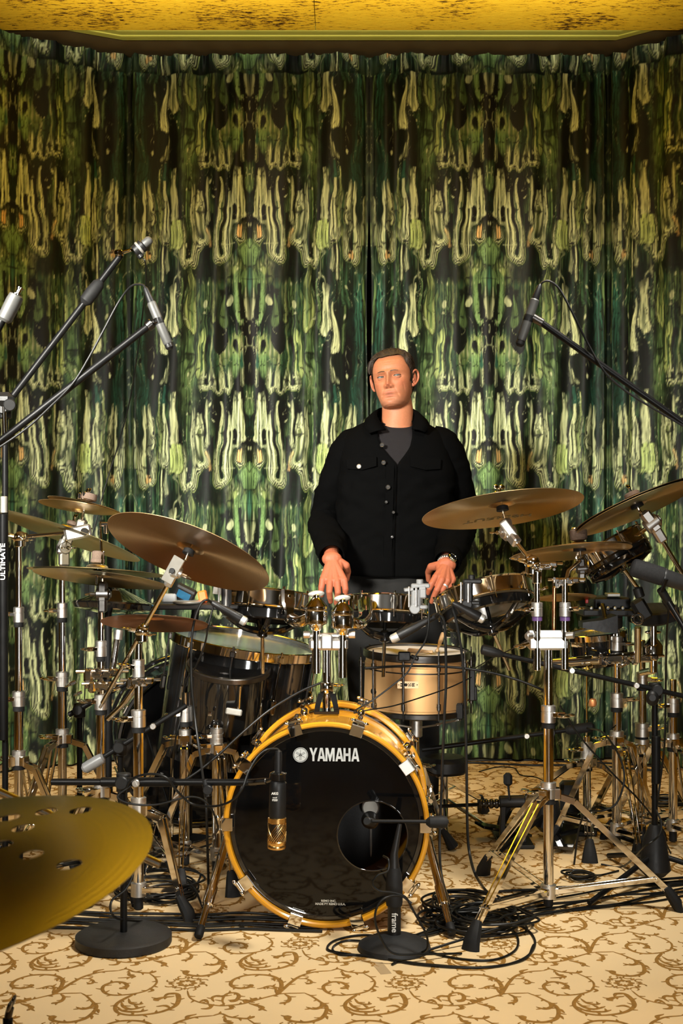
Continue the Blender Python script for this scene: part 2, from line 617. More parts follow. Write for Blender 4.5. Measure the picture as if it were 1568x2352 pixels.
    drop(540, 330, 700, 14, LEAF, .5, streak=.9)
    drop(605, 380, 748, 40, PALE * .92, .55, rings=1, streak=.5)
    blob(608, 970, 30, 220, DARK * 1.3, .15, 0)
    drop(676, 500, 915, 36, PALE, .12, lean=8, rings=1, streak=.35, pw=1.1)
    drop(650, 900, 1095, 7, PALE * .7, .4)
    drop(680, 1000, 1095, 14, PALE * .9, .2, lean=30)
    drop(672, 1120, 1300, 38, TEAL, .8, streak=1)
    drop(590, 1200, 1600, 32, PALE * .8, .6, streak=.8)
    drop(665, 1280, 1700, 24, PALE, .5, core=DARK, rings=2, streak=.4)
    drop(715, 1150, 1640, 12, OLIVE * 1.5, .5, streak=.7)
    drop(690, 1720, 2000, 7, PALE, .9)
    drop(648, 1740, 1950, 11, PALE * .9, .6)
    drop(795, 1250, 1600, 17, PALE * .75, .6, streak=.8)
    drop(830, 1290, 1800, 24, PALE * .8, .4, core=DARK, streak=.7)
    drop(905, 1350, 1760, 13, PALE * .65, .4, lean=-12, streak=.8)
    drop(915, 300, 800, 9, LEAF, .6, streak=.9)
    drop(745, 300, 900, 10, LEAF * .8, .5, streak=.9)
    drop(790, 700, 1060, 24, DARK, .5, streak=0)
    drop(760, 250, 560, 32, GREEN * .8, .7, streak=1)
    # the two rows of hooks
    hooks([(186, 0, 27, 190), (258, 4, 30, 190), (345, -8, 34, 160)], 190, 1172, .62)
    hooks([(78, -160, 26, 130), (215, -6, 44, 330), (395, -130, 46, 250), (480, 20, 54, 380), (672, -150, 40, 300), (820, -4, 44, 330)], 300, 1876)
    drop(78, 1600, 1722, 20, ORNG, .6, rings=0, streak=.3, rag=20)
    drop(820, 1780, 1868, 24, ORNG * .9, .4, rings=0, streak=.5, rag=40)
    drop(580, 1590, 1800, 50, OLIVE * 1.9, .95, rings=1, rag=12, streak=.6)
    c1 = np.abs(vnoise(gx / 26 + wx * .12 + 7, gy / TH * 13, 12, 13) - .5)       # marbling veins, dark and pale
    c2 = np.abs(vnoise(gx / 20 + wx * .15 + 3, gy / TH * 17, 13, 17) - .5)
    vm = sstep(.35, .6, vnoise(gx / 80 + 5, gy / TH * 11, 14, 11))
    put((c1 - .030) * 60, DARK, 1.6, .85 * vm, 0)
    put((c2 - .016) * 60, PALE * .8, 1.2, .75 * (1 - vm) * sstep(.30, .5, st2), .3)
    c3 = np.abs(vnoise(gx / 11 + wx * .2 + 9, gy / TH * 10, 15, 10) - .5)
    put((c3 - .040) * 40, DARK * 1.2, 1.6, .55, 0)
    for i in range(90):                                         # specks and bubbles
        rs = np.random.RandomState(100 + i)
        blob(rs.rand() * TW, rs.rand() * TH, 2.5 + 5 * rs.rand(), 4 + 16 * rs.rand(), DARK if rs.rand() < .72 else PALE * .8, .3, 0)
    lum = img @ V(.3, .6, .1)                                    # a little more contrast in the print
    img *= ((.45 * lum + .55 * sstep(0, .60, lum) * .62) / np.maximum(lum, 1e-4))[..., None]
    img *= (.74 + .52 * st3)[..., None]
    return np.clip(img, 0.004, 1)


TILE = paint_tile()


def sample_tile(s, z):
    """colour of the print at arc length s from the middle seam and height z"""
    u = s / 0.573
    u = np.abs((u + 1) % 2 - 1)                                 # 0 at a seam, 1 at a figure's axis
    tx = (1 - u) * TILE.shape[0] - .5
    v = ((2.394 + 0.0 - z) / 1.073 + 196.0 / TH) % 1.0
    ty = v * TILE.shape[1] - .5
    x0 = np.clip(np.floor(tx).astype(int), 0, TILE.shape[0] - 1)
    x1 = np.clip(x0 + 1, 0, TILE.shape[0] - 1)
    fx = np.clip(tx - x0, 0, 1)[..., None]
    y0 = np.floor(ty).astype(int)
    fy = (ty - y0)[..., None]
    y0, y1 = y0 % TILE.shape[1], (y0 + 1) % TILE.shape[1]
    return (TILE[x0, y0] * (1 - fx) + TILE[x1, y0] * fx) * (1 - fy) + (TILE[x0, y1] * (1 - fx) + TILE[x1, y1] * fx) * fy


def curtain_mat():
    m = bpy.data.materials.new('printed_curtain_cloth')
    m.use_nodes = True
    nt = m.node_tree
    L = nt.links
    b = nt.nodes['Principled BSDF']
    at = nt.nodes.new('ShaderNodeAttribute')
    at.attribute_name = 'print'
    uv = nt.nodes.new('ShaderNodeAttribute')
    uv.attribute_name = 'cloth'
    mp = nt.nodes.new('ShaderNodeMapping')
    mp.inputs['Scale'].default_value = (420, 9, 1)
    L.new(uv.outputs['Vector'], mp.inputs[0])
    n = nt.nodes.new('ShaderNodeTexNoise')
    n.inputs['Scale'].default_value = 1
    n.inputs['Detail'].default_value = 3
    L.new(mp.outputs[0], n.inputs['Vector'])
    rg = nt.nodes.new('ShaderNodeMapRange')
    rg.inputs['From Min'].default_value = .3
    rg.inputs['From Max'].default_value = .7
    rg.inputs['To Min'].default_value = .62
    rg.inputs['To Max'].default_value = 1.25
    L.new(n.outputs['Fac'], rg.inputs['Value'])
    mx = nt.nodes.new('ShaderNodeMix')
    mx.data_type = 'RGBA'
    mx.blend_type = 'MULTIPLY'
    mx.inputs[0].default_value = 1
    L.new(at.outputs['Color'], mx.inputs[6])
    L.new(rg.outputs[0], mx.inputs[7])
    L.new(mx.outputs[2], b.inputs['Base Color'])
    b.inputs['Roughness'].default_value = .62
    b.inputs['Specular IOR Level'].default_value = .25
    return m


CURTAIN = curtain_mat()
SEAM = 0.133
ZT, ZB = 3.385, 0.012


def curtain_path(s):
    """plan position of the cloth at arc length s from the middle seam (back wall, then both sides coming forward)"""
    s = np.asarray(s, float)
    c = 1.147
    ang_l, ang_r = math.radians(31), math.radians(44)
    over_l, over_r = np.maximum(-s - c, 0), np.maximum(s - c, 0)
    core = np.clip(s, -c, c)
    soft_l, soft_r = np.sqrt(over_l ** 2 + .003) - .003 ** .5, np.sqrt(over_r ** 2 + .003) - .003 ** .5
    X = SEAM + core - over_l * math.cos(ang_l) + over_r * math.cos(ang_r)
    Y = 6.25 - soft_l * math.sin(ang_l) - soft_r * math.sin(ang_r)
    return X, Y


def make_curtain(s0, s1, label, seed, step_s, step_z):
    ns, nz = int((s1 - s0) / step_s) + 1, int((ZT - ZB) / step_z) + 1
    s, z = np.meshgrid(np.linspace(s0, s1, ns), np.linspace(ZB, ZT, nz), indexing='ij')
    if s1 == 0 or s0 == 0:                                       # the two middle panels part a little at head height
        part = .0105 * sstep(1.55, 2.05, z) * sstep(2.75, 2.25, z) + .0015
        s = s + (part if s0 == 0 else -part) * sstep(.10, 0, np.abs(s))
    X, Y = curtain_path(s)
    e = 1e-3
    X2, Y2 = curtain_path(s + e)
    tx, ty = (X2 - X) / e, (Y2 - Y) / e
    nn = np.sqrt(tx * tx + ty * ty)
    nx, ny = ty / nn, -tx / nn                                   # towards the room
    k = vnoise(s * 5.2 + 40, z * .35, seed) * 2 - 1
    fold = .020 * np.sin(s * 38 + 3.2 * k + .35 * np.sin(z * 1.3)) + .026 * k
    fold += .010 * (vnoise(s * 17 + 90, z * .8, seed + 1) - .5)
    top = sstep(3.22, 3.385, z)                                  # gathered heading
    fold = fold * (1 - .35 * top) + top * .026 * (vnoise(s * 60 + 11, z * 5, seed + 2) - .5) + .010 * (vnoise(s * 45, z * 9, seed + 3) - .5) * sstep(3.20, 3.26, z)
    fold += .012 * np.exp(-((z - 3.292) / .008) ** 2) * .5      # the heading's stitched ridge
    edge = np.minimum(s - s0, s1 - s)
    fold -= .05 * sstep(.03, 0, edge)                            # panel edges turn back towards the wall
    fold = np.maximum(fold, -.045)
    X, Y = X + nx * fold, Y + ny * fold
    m = bpy.data.meshes.new('curtain')
    co = np.stack([X, Y, z], -1).reshape(-1, 3)
    idx = np.arange(ns * nz).reshape(ns, nz)
    q = np.stack([idx[:-1, :-1], idx[1:, :-1], idx[1:, 1:], idx[:-1, 1:]], -1).reshape(-1, 4)
    m.vertices.add(len(co))
    m.vertices.foreach_set('co', co.ravel())
    m.loops.add(q.size)
    m.loops.foreach_set('vertex_index', q.ravel().astype(np.int32))
    m.polygons.add(len(q))
    m.polygons.foreach_set('loop_start', np.arange(0, q.size, 4, dtype=np.int32))
    m.polygons.foreach_set('use_smooth', np.ones(len(q), bool))
    m.update(calc_edges=True)
    a = m.attributes.new('print', 'FLOAT_COLOR', 'POINT')
    zz = z + np.where(z > 3.292, .10 + .05 * vnoise(s * 40, z * 4, 77), 0)   # the heading shows another stretch of the print
    ss = s + top * .02 * (vnoise(s * 30, z * 8, 5) - .5)
    c = sample_tile(ss, zz)
    a.data.foreach_set('color', np.concatenate([c, np.ones((ns, nz, 1))], -1).ravel())
    cl = m.attributes.new('cloth', 'FLOAT_VECTOR', 'POINT')
    cl.data.foreach_set('vector', np.stack([np.abs((s / 1.146 + .5) % 1 - .5) * 1.146, z, 0 * s], -1).ravel())
    m.materials.append(CURTAIN)
    o = bpy.data.objects.new('curtain', m)
    COL.objects.link(o)
    tag(o, label, 'curtain', 'printed drip-pattern curtains round the stage')
    return o


make_curtain(-1.147, 0.0, 'wide printed green drip curtain hanging behind the cymbals left of the dark middle slit', 21, .0027, .0060)
make_curtain(0.0, 1.147, 'wide printed green drip curtain right of the dark slit, behind the man\'s watch arm', 31, .0027, .0060)
make_curtain(-2.3, -1.147, 'green drip-print curtain angled forward at the side with the two boom microphone arms', 41, .0045, .0085)
make_curtain(1.147, 2.6, 'green drip-print curtain angled forward at the side of the broadcast microphone', 51, .0045, .0085)

# ------------------------------------------------------------------ floor
FLOORM = mat('cream_woven_floor', (0.76, 0.57, 0.315), 0.6, spec=0.25, var=(3.5, 0.06), bump=(900, 0.10))
SCROLLM = mat('brown_woven_scroll', (0.30, 0.155, 0.035), 0.8, spec=0.1, var=(90, 0.55), bump=(700, 0.5))
fl = MB().add([(-3.4, -1.6, 0), (3.4, -1.6, 0), (3.4, 6.7, 0), (-3.4, 6.7, 0)], [(0, 1, 2, 3)]).build('floor', FLOORM)
structure(fl)

Z5 = lambda pts: [F(780 + x / 1.99, 2080 + y / 1.99)[:2] for x, y in pts]
MOTIF = [  # (outline in the photograph, widths in mm at start, middle, end)
    ([(318, 388), (345, 420), (390, 440), (440, 450), (500, 458), (560, 455), (610, 447), (660, 430), (720, 412), (760, 403), (860, 400)], 3, 5, 4),
    ([(735, 412), (755, 380), (775, 350), (800, 325), (835, 310), (870, 302), (930, 298)], 7, 6, 4),
    ([(735, 408), (740, 372), (718, 342), (672, 322), (610, 316), (550, 320), (508, 338), (503, 360), (530, 375), (572, 378), (600, 368), (592, 361)], 8, 6, 9),
    ([(728, 400), (716, 378), (690, 368), (664, 374), (672, 382)], 4, 6, 4),
    ([(742, 365), (728, 345), (702, 335), (678, 340)], 3, 6, 4),
    ([(800, 335), (835, 335), (862, 345), (866, 356), (845, 358)], 3, 5, 6),
    ([(860, 400), (900, 415), (950, 440), (988, 460), (1000, 490), (988, 518), (940, 533), (880, 531), (840, 521), (828, 506), (852, 512)], 3, 8, 8),
    ([(955, 440), (966, 462), (938, 473), (898, 464)], 4, 9, 3),
    ([(985, 470), (1010, 478), (1028, 492)], 5, 7, 2),
    ([(995, 500), (1012, 508), (1022, 520)], 5, 6, 2),
    ([(930, 298), (960, 290), (1000, 301), (1040, 306), (1085, 308), (1105, 300)], 4, 5, 7),
    ([(985, 303), (1000, 318), (1030, 326), (962, 332)], 4, 8, 3),
    ([(835, 312), (830, 300), (860, 292)], 6, 8, 3),
    ([(1085, 310), (1130, 330), (1160, 355), (1152, 385), (1110, 402), (1040, 410), (985, 405), (945, 387), (932, 366), (960, 350), (1005, 352), (1036, 365), (1038, 376), (1012, 379)], 3, 6, 8),
    ([(1150, 378), (1175, 388), (1160, 396)], 6, 6, 3),
    ([(1105, 405), (1072, 440), (1078, 466), (1115, 490), (1180, 501), (1250, 498), (1310, 485), (1345, 460), (1334, 430), (1302, 402)], 7, 6, 9),
    ([(1082, 440), (1112, 462), (1160, 474), (1212, 462)], 3, 8, 5),
    ([(1084, 462), (1130, 482), (1200, 486), (1240, 478)], 3, 8, 4),
    ([(1100, 425), (1130, 446), (1170, 452), (1190, 448)], 3, 7, 3),
    ([(1334, 470), (1300, 458), (1262, 462)], 3, 8, 3),
    ([(1302, 402), (1262, 404), (1255, 418)], 9, 8, 3),
    ([(1300, 415), (1258, 420), (1226, 430), (1250, 436)], 4, 9, 4),
    ([(445, 448), (420, 432), (398, 442)], 3, 8, 3),
    ([(470, 452), (455, 470), (420, 472)], 3, 8, 3),
    ([(465, 440), (448, 422), (470, 412), (500, 420)], 3, 7, 4),
    ([(520, 455), (500, 432), (505, 405), (540, 399), (566, 413), (562, 434), (535, 438)], 3, 6, 9),
    ([(540, 455), (560, 470), (530, 476)], 4, 8, 3),
    ([(612, 447), (600, 432), (628, 436), (650, 424), (640, 438)], 4, 9, 4),
    ([(628, 447), (662, 455), (700, 466), (690, 480)], 4, 8, 6),
    ([(770, 404), (800, 420), (802, 440), (768, 448)], 4, 7, 7),
]
c5, s5 = Z5([(300, 355)])[0], .001
scr = MB()
motifs = []
for pts, w0, w1, w2 in MOTIF:
    q = spline(Z5(pts), 5) - c5
    n = len(q)
    tt = np.linspace(0, 1, n)
    w = np.interp(tt, [0, .5, 1], [w0, w1, w2]) * s5 * .74
    w *= np.minimum(1, np.minimum(tt * n / 2.0 + .35, (1 - tt) * n / 2.0 + .45))
    tg = np.gradient(q, axis=0)
    tg /= np.linalg.norm(tg, axis=1)[:, None] + 1e-9
    motifs.append((q, np.stack([-tg[:, 1], tg[:, 0]], 1), w))
rs = np.random.RandomState(3)
for q, nrm, w in list(motifs):                                   # small leaf tips along the scrolls
    n = len(q)
    if n < 14:
        continue
    for k in range(4, n - 3, 4):
        sg = 1 if (k // 4) % 2 else -1
        tg = q[k + 1] - q[k - 1]
        tg /= np.linalg.norm(tg) + 1e-9
        L_ = .009 + .008 * rs.rand()
        tt = np.linspace(0, 1, 5)
        d0, d1 = tg * .75 + nrm[k] * sg * .65, tg * .2 + nrm[k] * sg * 1.0
        lf = np.array([q[k] + nrm[k] * sg * w[k] * .5 + L_ * (d0 * t * (1 - .4 * t) + d1 * .55 * t * t) for t in tt])
        t2 = np.gradient(lf, axis=0)
        t2 /= np.linalg.norm(t2, axis=1)[:, None] + 1e-9
        motifs.append((lf, np.stack([-t2[:, 1], t2[:, 0]], 1), np.array([.0020, .0036, .0034, .0022, .0007]) * .9))
for k in range(8):                                               # the rosette
    a = k * math.pi / 4
    for r0, r1, w in ((.010, .026, 8), (.030, .045, 5)):
        tt = np.linspace(0, 1, 6)
        d = V(math.cos(a), math.sin(a))
        q = np.array([d * (r0 + (r1 - r0) * t) for t in tt])
        motifs.append((q, np.tile([-d[1], d[0]], (6, 1)), np.sin(np.clip(tt, .08, .92) * math.pi) * w * s5))
    a += math.pi / 8
    tt = np.linspace(0, 4.6, 9)
    cc = V(math.cos(a), math.sin(a)) * .044
    q = np.array([cc + .010 * V(math.cos(t + a), math.sin(t + a)) for t in tt])
    motifs.append((q, np.array([V(math.cos(t + a), math.sin(t + a)) for t in tt]), np.full(9, 2.2 * s5)))
rs = np.random.RandomState(5)
for i in range(-9, 10):
    for j in range(-4, 12):
        org = c5 + V(.534 * i + .267 * (j % 2), .305 * j)
        if not (-2.4 < org[0] < 2.6 and 2.2 < org[1] < 6.4):
            continue
        lim = .45 * org[1]
        if abs(org[0]) > lim + .5:
            continue
        for q, nrm, w in motifs:
            n = len(q)
            a, b = q + nrm * w[:, None] + org, q - nrm * w[:, None] + org
            mid = q + org
            v = np.vstack([np.c_[a, np.full(n, .0003)], np.c_[mid, np.full(n, .0013)], np.c_[b, np.full(n, .0003)]])
            f = []
            for k in range(n - 1):
                f += [(k, k + 1, n + k + 1, n + k), (n + k, n + k + 1, 2 * n + k + 1, 2 * n + k)]
            scr.add(v, f)
sp = scr.build('woven_scroll_pattern', SCROLLM, fl, angle=180)
sp['kind'] = 'stuff'

# ------------------------------------------------------------------ walls and ceiling
def bark_mat():
    m = bpy.data.materials.new('golden_bark_panel')
    m.use_nodes = True
    nt = m.node_tree
    L = nt.links
    b = nt.nodes['Principled BSDF']
    tc = nt.nodes.new('ShaderNodeTexCoord')
    mp = nt.nodes.new('ShaderNodeMapping')
    mp.inputs['Scale'].default_value = (26, 88, 30)
    L.new(tc.outputs['Object'], mp.inputs[0])
    n = nt.nodes.new('ShaderNodeTexNoise')
    n.inputs['Scale'].default_value = 1.0
    n.inputs['Detail'].default_value = 6
    n.inputs['Roughness'].default_value = .72
    L.new(mp.outputs[0], n.inputs['Vector'])
    n2 = nt.nodes.new('ShaderNodeTexNoise')
    n2.inputs['Scale'].default_value = 3.5
    L.new(tc.outputs['Object'], n2.inputs['Vector'])
    ad = nt.nodes.new('ShaderNodeMath')
    ad.operation = 'MULTIPLY_ADD'
    ad.inputs[1].default_value = .35
    L.new(n2.outputs['Fac'], ad.inputs[0])
    L.new(n.outputs['Fac'], ad.inputs[2])
    r = nt.nodes.new('ShaderNodeValToRGB')
    e = r.color_ramp.elements
    e[0].position, e[0].color = .555, (.07, .03, .004, 1)
    e[1].position, e[1].color = .625, (.80, .46, .018, 1)
    x = e.new(.59)
    x.color = (.42, .21, .012, 1)
    x = e.new(.8)
    x.color = (.88, .55, .03, 1)
    L.new(ad.outputs[0], r.inputs[0])
    L.new(r.outputs[0], b.inputs['Base Color'])
    b.inputs['Roughness'].default_value = .6
    b.inputs['Specular IOR Level'].default_value = .2
    bp = nt.nodes.new('ShaderNodeBump')
    bp.inputs['Strength'].default_value = .5
    bp.inputs['Distance'].default_value = .004
    L.new(n.outputs['Fac'], bp.inputs['Height'])
    L.new(bp.outputs[0], b.inputs['Normal'])
    return m


BARK = bark_mat()
OCHRE = mat('ochre_paint', (0.46, 0.42, 0.06), 0.5, var=(8, 0.08))
UMBER = mat('shaded_umber', (0.10, 0.062, 0.018), 0.6, var=(6, 0.1))
SIDEM = mat('olive_plaster', (0.13, 0.11, 0.06), 0.6, var=(4, 0.15))
WALLM = mat('grey_plaster', (0.21, 0.215, 0.21), 0.7, var=(4, 0.1))
DARKWALL = mat('dark_wall_paint', (0.05, 0.045, 0.03), 0.8, var=(4, 0.1))
ZC = 3.402
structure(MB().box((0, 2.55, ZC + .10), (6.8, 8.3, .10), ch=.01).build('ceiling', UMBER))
ceil = bpy.data.objects['ceiling']


def edge_y(x, d):
    """front line of the recess over the curtain, d metres inside the curtain line"""
    s = np.linspace(-2.35, 2.6, 400)
    X, Y = curtain_path(s)
    return float(np.interp(x, X, Y)) - d


def strip(name, d0, d1, z0, z1, m, parent, xs):
    """a band following the recess line between two distances from it, underside at z0"""
    b = MB()
    a = np.array([(x, edge_y(x, d0), z0) for x in xs])
    c = np.array([(x, edge_y(x, d1), z0) for x in xs])
    n = len(xs)
    up = V(0, 0, z1 - z0)
    v = np.vstack([a, c, a + up, c + up])
    f = []
    for k in range(n - 1):
        f += [(k, k + 1, n + k + 1, n + k), (2 * n + k, 3 * n + k, 3 * n + k + 1, 2 * n + k + 1),
              (k, 2 * n + k, 2 * n + k + 1, k + 1), (n + k, n + k + 1, 3 * n + k + 1, 3 * n + k)]
    f += [(0, n, 3 * n, 2 * n), (n - 1, 3 * n - 1, 4 * n - 1, 2 * n - 1)][:2]
    return b.add(v, f).build(name, m, parent, angle=30)


xs_all = [-2.05, -1.6, -1.25, -1.02, -.6, -.118, .4, .8, 1.1, 1.28, 1.5, 1.8, 2.05]
for x0, x1 in ((-3.4, -1.82), (-1.818, -.1195), (-.1165, 1.58), (1.5825, 3.4)):
    b = MB()
    xs = [x0] + [x for x in xs_all if x0 < x < x1] + [x1]
    n = len(xs)
    back = np.array([(x, 5.962, ZC - .012) for x in xs])
    front = np.array([(x, -1.55, ZC - .012) for x in xs])
    up = V(0, 0, .05)
    v = np.vstack([front, back, front + up, back + up])
    f = []
    for k in range(n - 1):
        f += [(k, n + k, n + k + 1, k + 1), (2 * n + k, 2 * n + k + 1, 3 * n + k + 1, 3 * n + k),
              (n + k, 3 * n + k, 3 * n + k + 1, n + k + 1), (k, k + 1, 2 * n + k + 1, 2 * n + k)]
    f += [(0, 2 * n, 3 * n, n), (n - 1, 2 * n - 1, 4 * n - 1, 3 * n - 1)]
    b.add(v, f).build('panel', BARK, ceil, angle=30)
for k in range(5):
    o = strip('trim_1' if k == 0 else 'trim_%d' % (k + 1), .305 - k * .032, .305 - (k + 1) * .032 + .005, ZC - .006 - (.004 if k % 2 else 0), ZC + .05, OCHRE, None, xs_all)
    structure(o)
structure(strip('trim_6', .148, -.35, ZC + .006, ZC + .05, UMBER, None, xs_all))  # ceiling of the unlit recess, its shade put into the umber colour
for nm, c, s, m_ in (('wall_back', (0, 6.75, 1.7), (6.9, .1, 3.5), DARKWALL), ('wall_front', (0, -1.65, 1.7), (6.9, .1, 3.5), WALLM),
                     ('wall_left', (-3.45, 2.55, 1.7), (.1, 8.5, 3.5), SIDEM), ('wall_right', (3.45, 2.55, 1.7), (.1, 8.5, 3.5), SIDEM)):
    structure(MB().box(c, s, ch=.01).build(nm, m_))
# ------------------------------------------------------------------ builders for the drum kit
CAMP = V(0, 0, CAMZ)
UP = V(0, 0, 1)


def disc_normal(c, a, b, ang, below):
    """top normal of a disc that shows as an ellipse (half axes a, b; turned ang degrees, right side down)"""
    d = unit(c - CAMP)
    A = math.radians(ang)
    m = V(math.sin(A), 0, math.cos(A))
    m = unit(m - d * np.dot(m, d))
    k = min(.999, b / a)
    return unit(m * math.sqrt(1 - k * k) + (d if below else -d) * k)


def place_local(o, c, n):
    x, y, z = frame(n, (0, 1, 0))
    M = Matrix(((x[0], y[0], z[0], c[0]), (x[1], y[1], z[1], c[1]), (x[2], y[2], z[2], c[2]), (0, 0, 0, 1)))
    o.matrix_world = M
    return o


def cymbal_profile(R, bell=.17, bellh=.075, drop=.085, t=.0012, flare=0.0):
    """cross-section of a cymbal: bell, bow and edge, with thickness"""
    rs = [.0056 / R, .04, .08, .12, .15, bell, bell + .02, .28, .4, .52, .64, .76, .88, .96, 1.0]
    top = []
    for r in rs:
        z = -drop * R * r * r
        if r < bell:
            z += bellh * R * math.sqrt(max(0, 1 - (r / bell) ** 2)) ** .8
        if flare and r > .82:
            z += flare * R * ((r - .82) / .18) ** 1.5
        top.append((r * R, z))
    bot = [(r, z - t) for r, z in top[::-1]]
    bot[0] = (top[-1][0] - .0004, top[-1][1] - t)
    return top + bot


CYM = {}


def cymbal(key, label, px, py, Y, a, ang, b, below, m, group=None, flip=False, name='cymbal', **kw):
    c = P(px, py, Y)
    n = disc_normal(c, a, b, ang, below)
    R = a * Y / FPX
    mb = MB().lathe(cymbal_profile(R, **kw), (0, 0, 0), (0, 0, 1), 96, closed=True)
    o = mb.build(name, m, angle=50)
    place_local(o, c, -n if flip else n)
    tag(o, label, 'cymbal', group)
    CYM[key] = (c, n, R)
    return o


def wing(mb, p, ax, s=.018):
    """wing screw: a boss and two rounded wings"""
    p = np.asarray(p, float)
    x, y, z = frame(ax)
    mb.rod(p, p + z * s * .9, s * .30, 10)
    for sg in (-1, 1):
        mb.ball(p + z * s * 1.15 + x * sg * s * .62, s * .62, 10, 6, (1.0, .28, .72), [x, y, z])
    return mb


def collar(T, p, ax, r, h, side, m=None, ring=None):
    """memory-lock clamp round a tube with its wing screw"""
    p, ax = np.asarray(p, float), unit(ax)
    q = MB().lathe([(r * .8, -h * .5), (r, -h * .46), (r, h * .1), (r * .94, h * .12), (r * .94, h * .17), (r, h * .19), (r, h * .46), (r * .8, h * .5)], p, ax, 20)
    o = q.build('collar', m or STEEL, T)
    MB().lathe([(r * .86, -h * .78), (r * .9, -h * .76), (r * .9, -h * .5), (r * .86, -h * .5)], p, ax, 18).build('black_sleeve', ring or RUBBER, o)
    side = unit(side)
    w = MB()
    w.box(p + side * r * 1.05, (r * .9, r * .7, h * .5), frame(side), .15)
    wing(w, p + side * r * 1.35, side, r * 1.35)
    w.build('wing_screw', CHROME, o)
    return o


def tilter(T, p, rod_dir, boom_dir, s=1.0, m=None):
    """toothed tilter block joining a boom to the cymbal rod"""
    p = np.asarray(p, float)
    rod_dir, boom_dir = unit(rod_dir), unit(boom_dir)
    x, y, z = frame(rod_dir, boom_dir)
    q = MB()
    q.box(p + z * .006 * s, (.022 * s, .026 * s, .050 * s), [x, y, z], .2)
    q.box(p - boom_dir * .022 * s, (.020 * s, .024 * s, .044 * s), frame(boom_dir, z), .2)
    q.rod(p - x * .016 * s, p + x * .016 * s, .015 * s, 18)
    q.rod(p + x * .016 * s, p + x * .020 * s, .009 * s, 12)
    o = q.build('tilter', m or STEEL, T)
    w = MB()
    wing(w, p - x * .017 * s, -x, .016 * s)
    w.build('wing_screw', CHROME, o)
    return o


def cymbal_top(T, key, up=.045, down=.06, felt=.020, rot=0, felts=1):
    """rod through the cymbal with felt washers and a wing nut"""
    c, n, R = CYM[key]
    bell = c + n * .075 * R
    MB().rod(c - n * down, bell + n * up, .0042, 10).build('cymbal_rod', CHROME, T)
    MB().lathe([(felt * .8, 0), (felt, .002), (felt, .012), (felt * .85, .015)], bell + n * .001, n, 20).build('felt_washer', FELT, T)
    MB().lathe([(felt * .85, -.016), (felt * .8, -.003), (felt * .5, 0)], c - n * .004, n, 18).build('felt_washer', RUBBER, T)
    w = MB()
    x, y, z = frame(n)
    wing(w, bell + n * .016, n, .017)
    w.build('wing_nut', CHROME, T)
    return bell


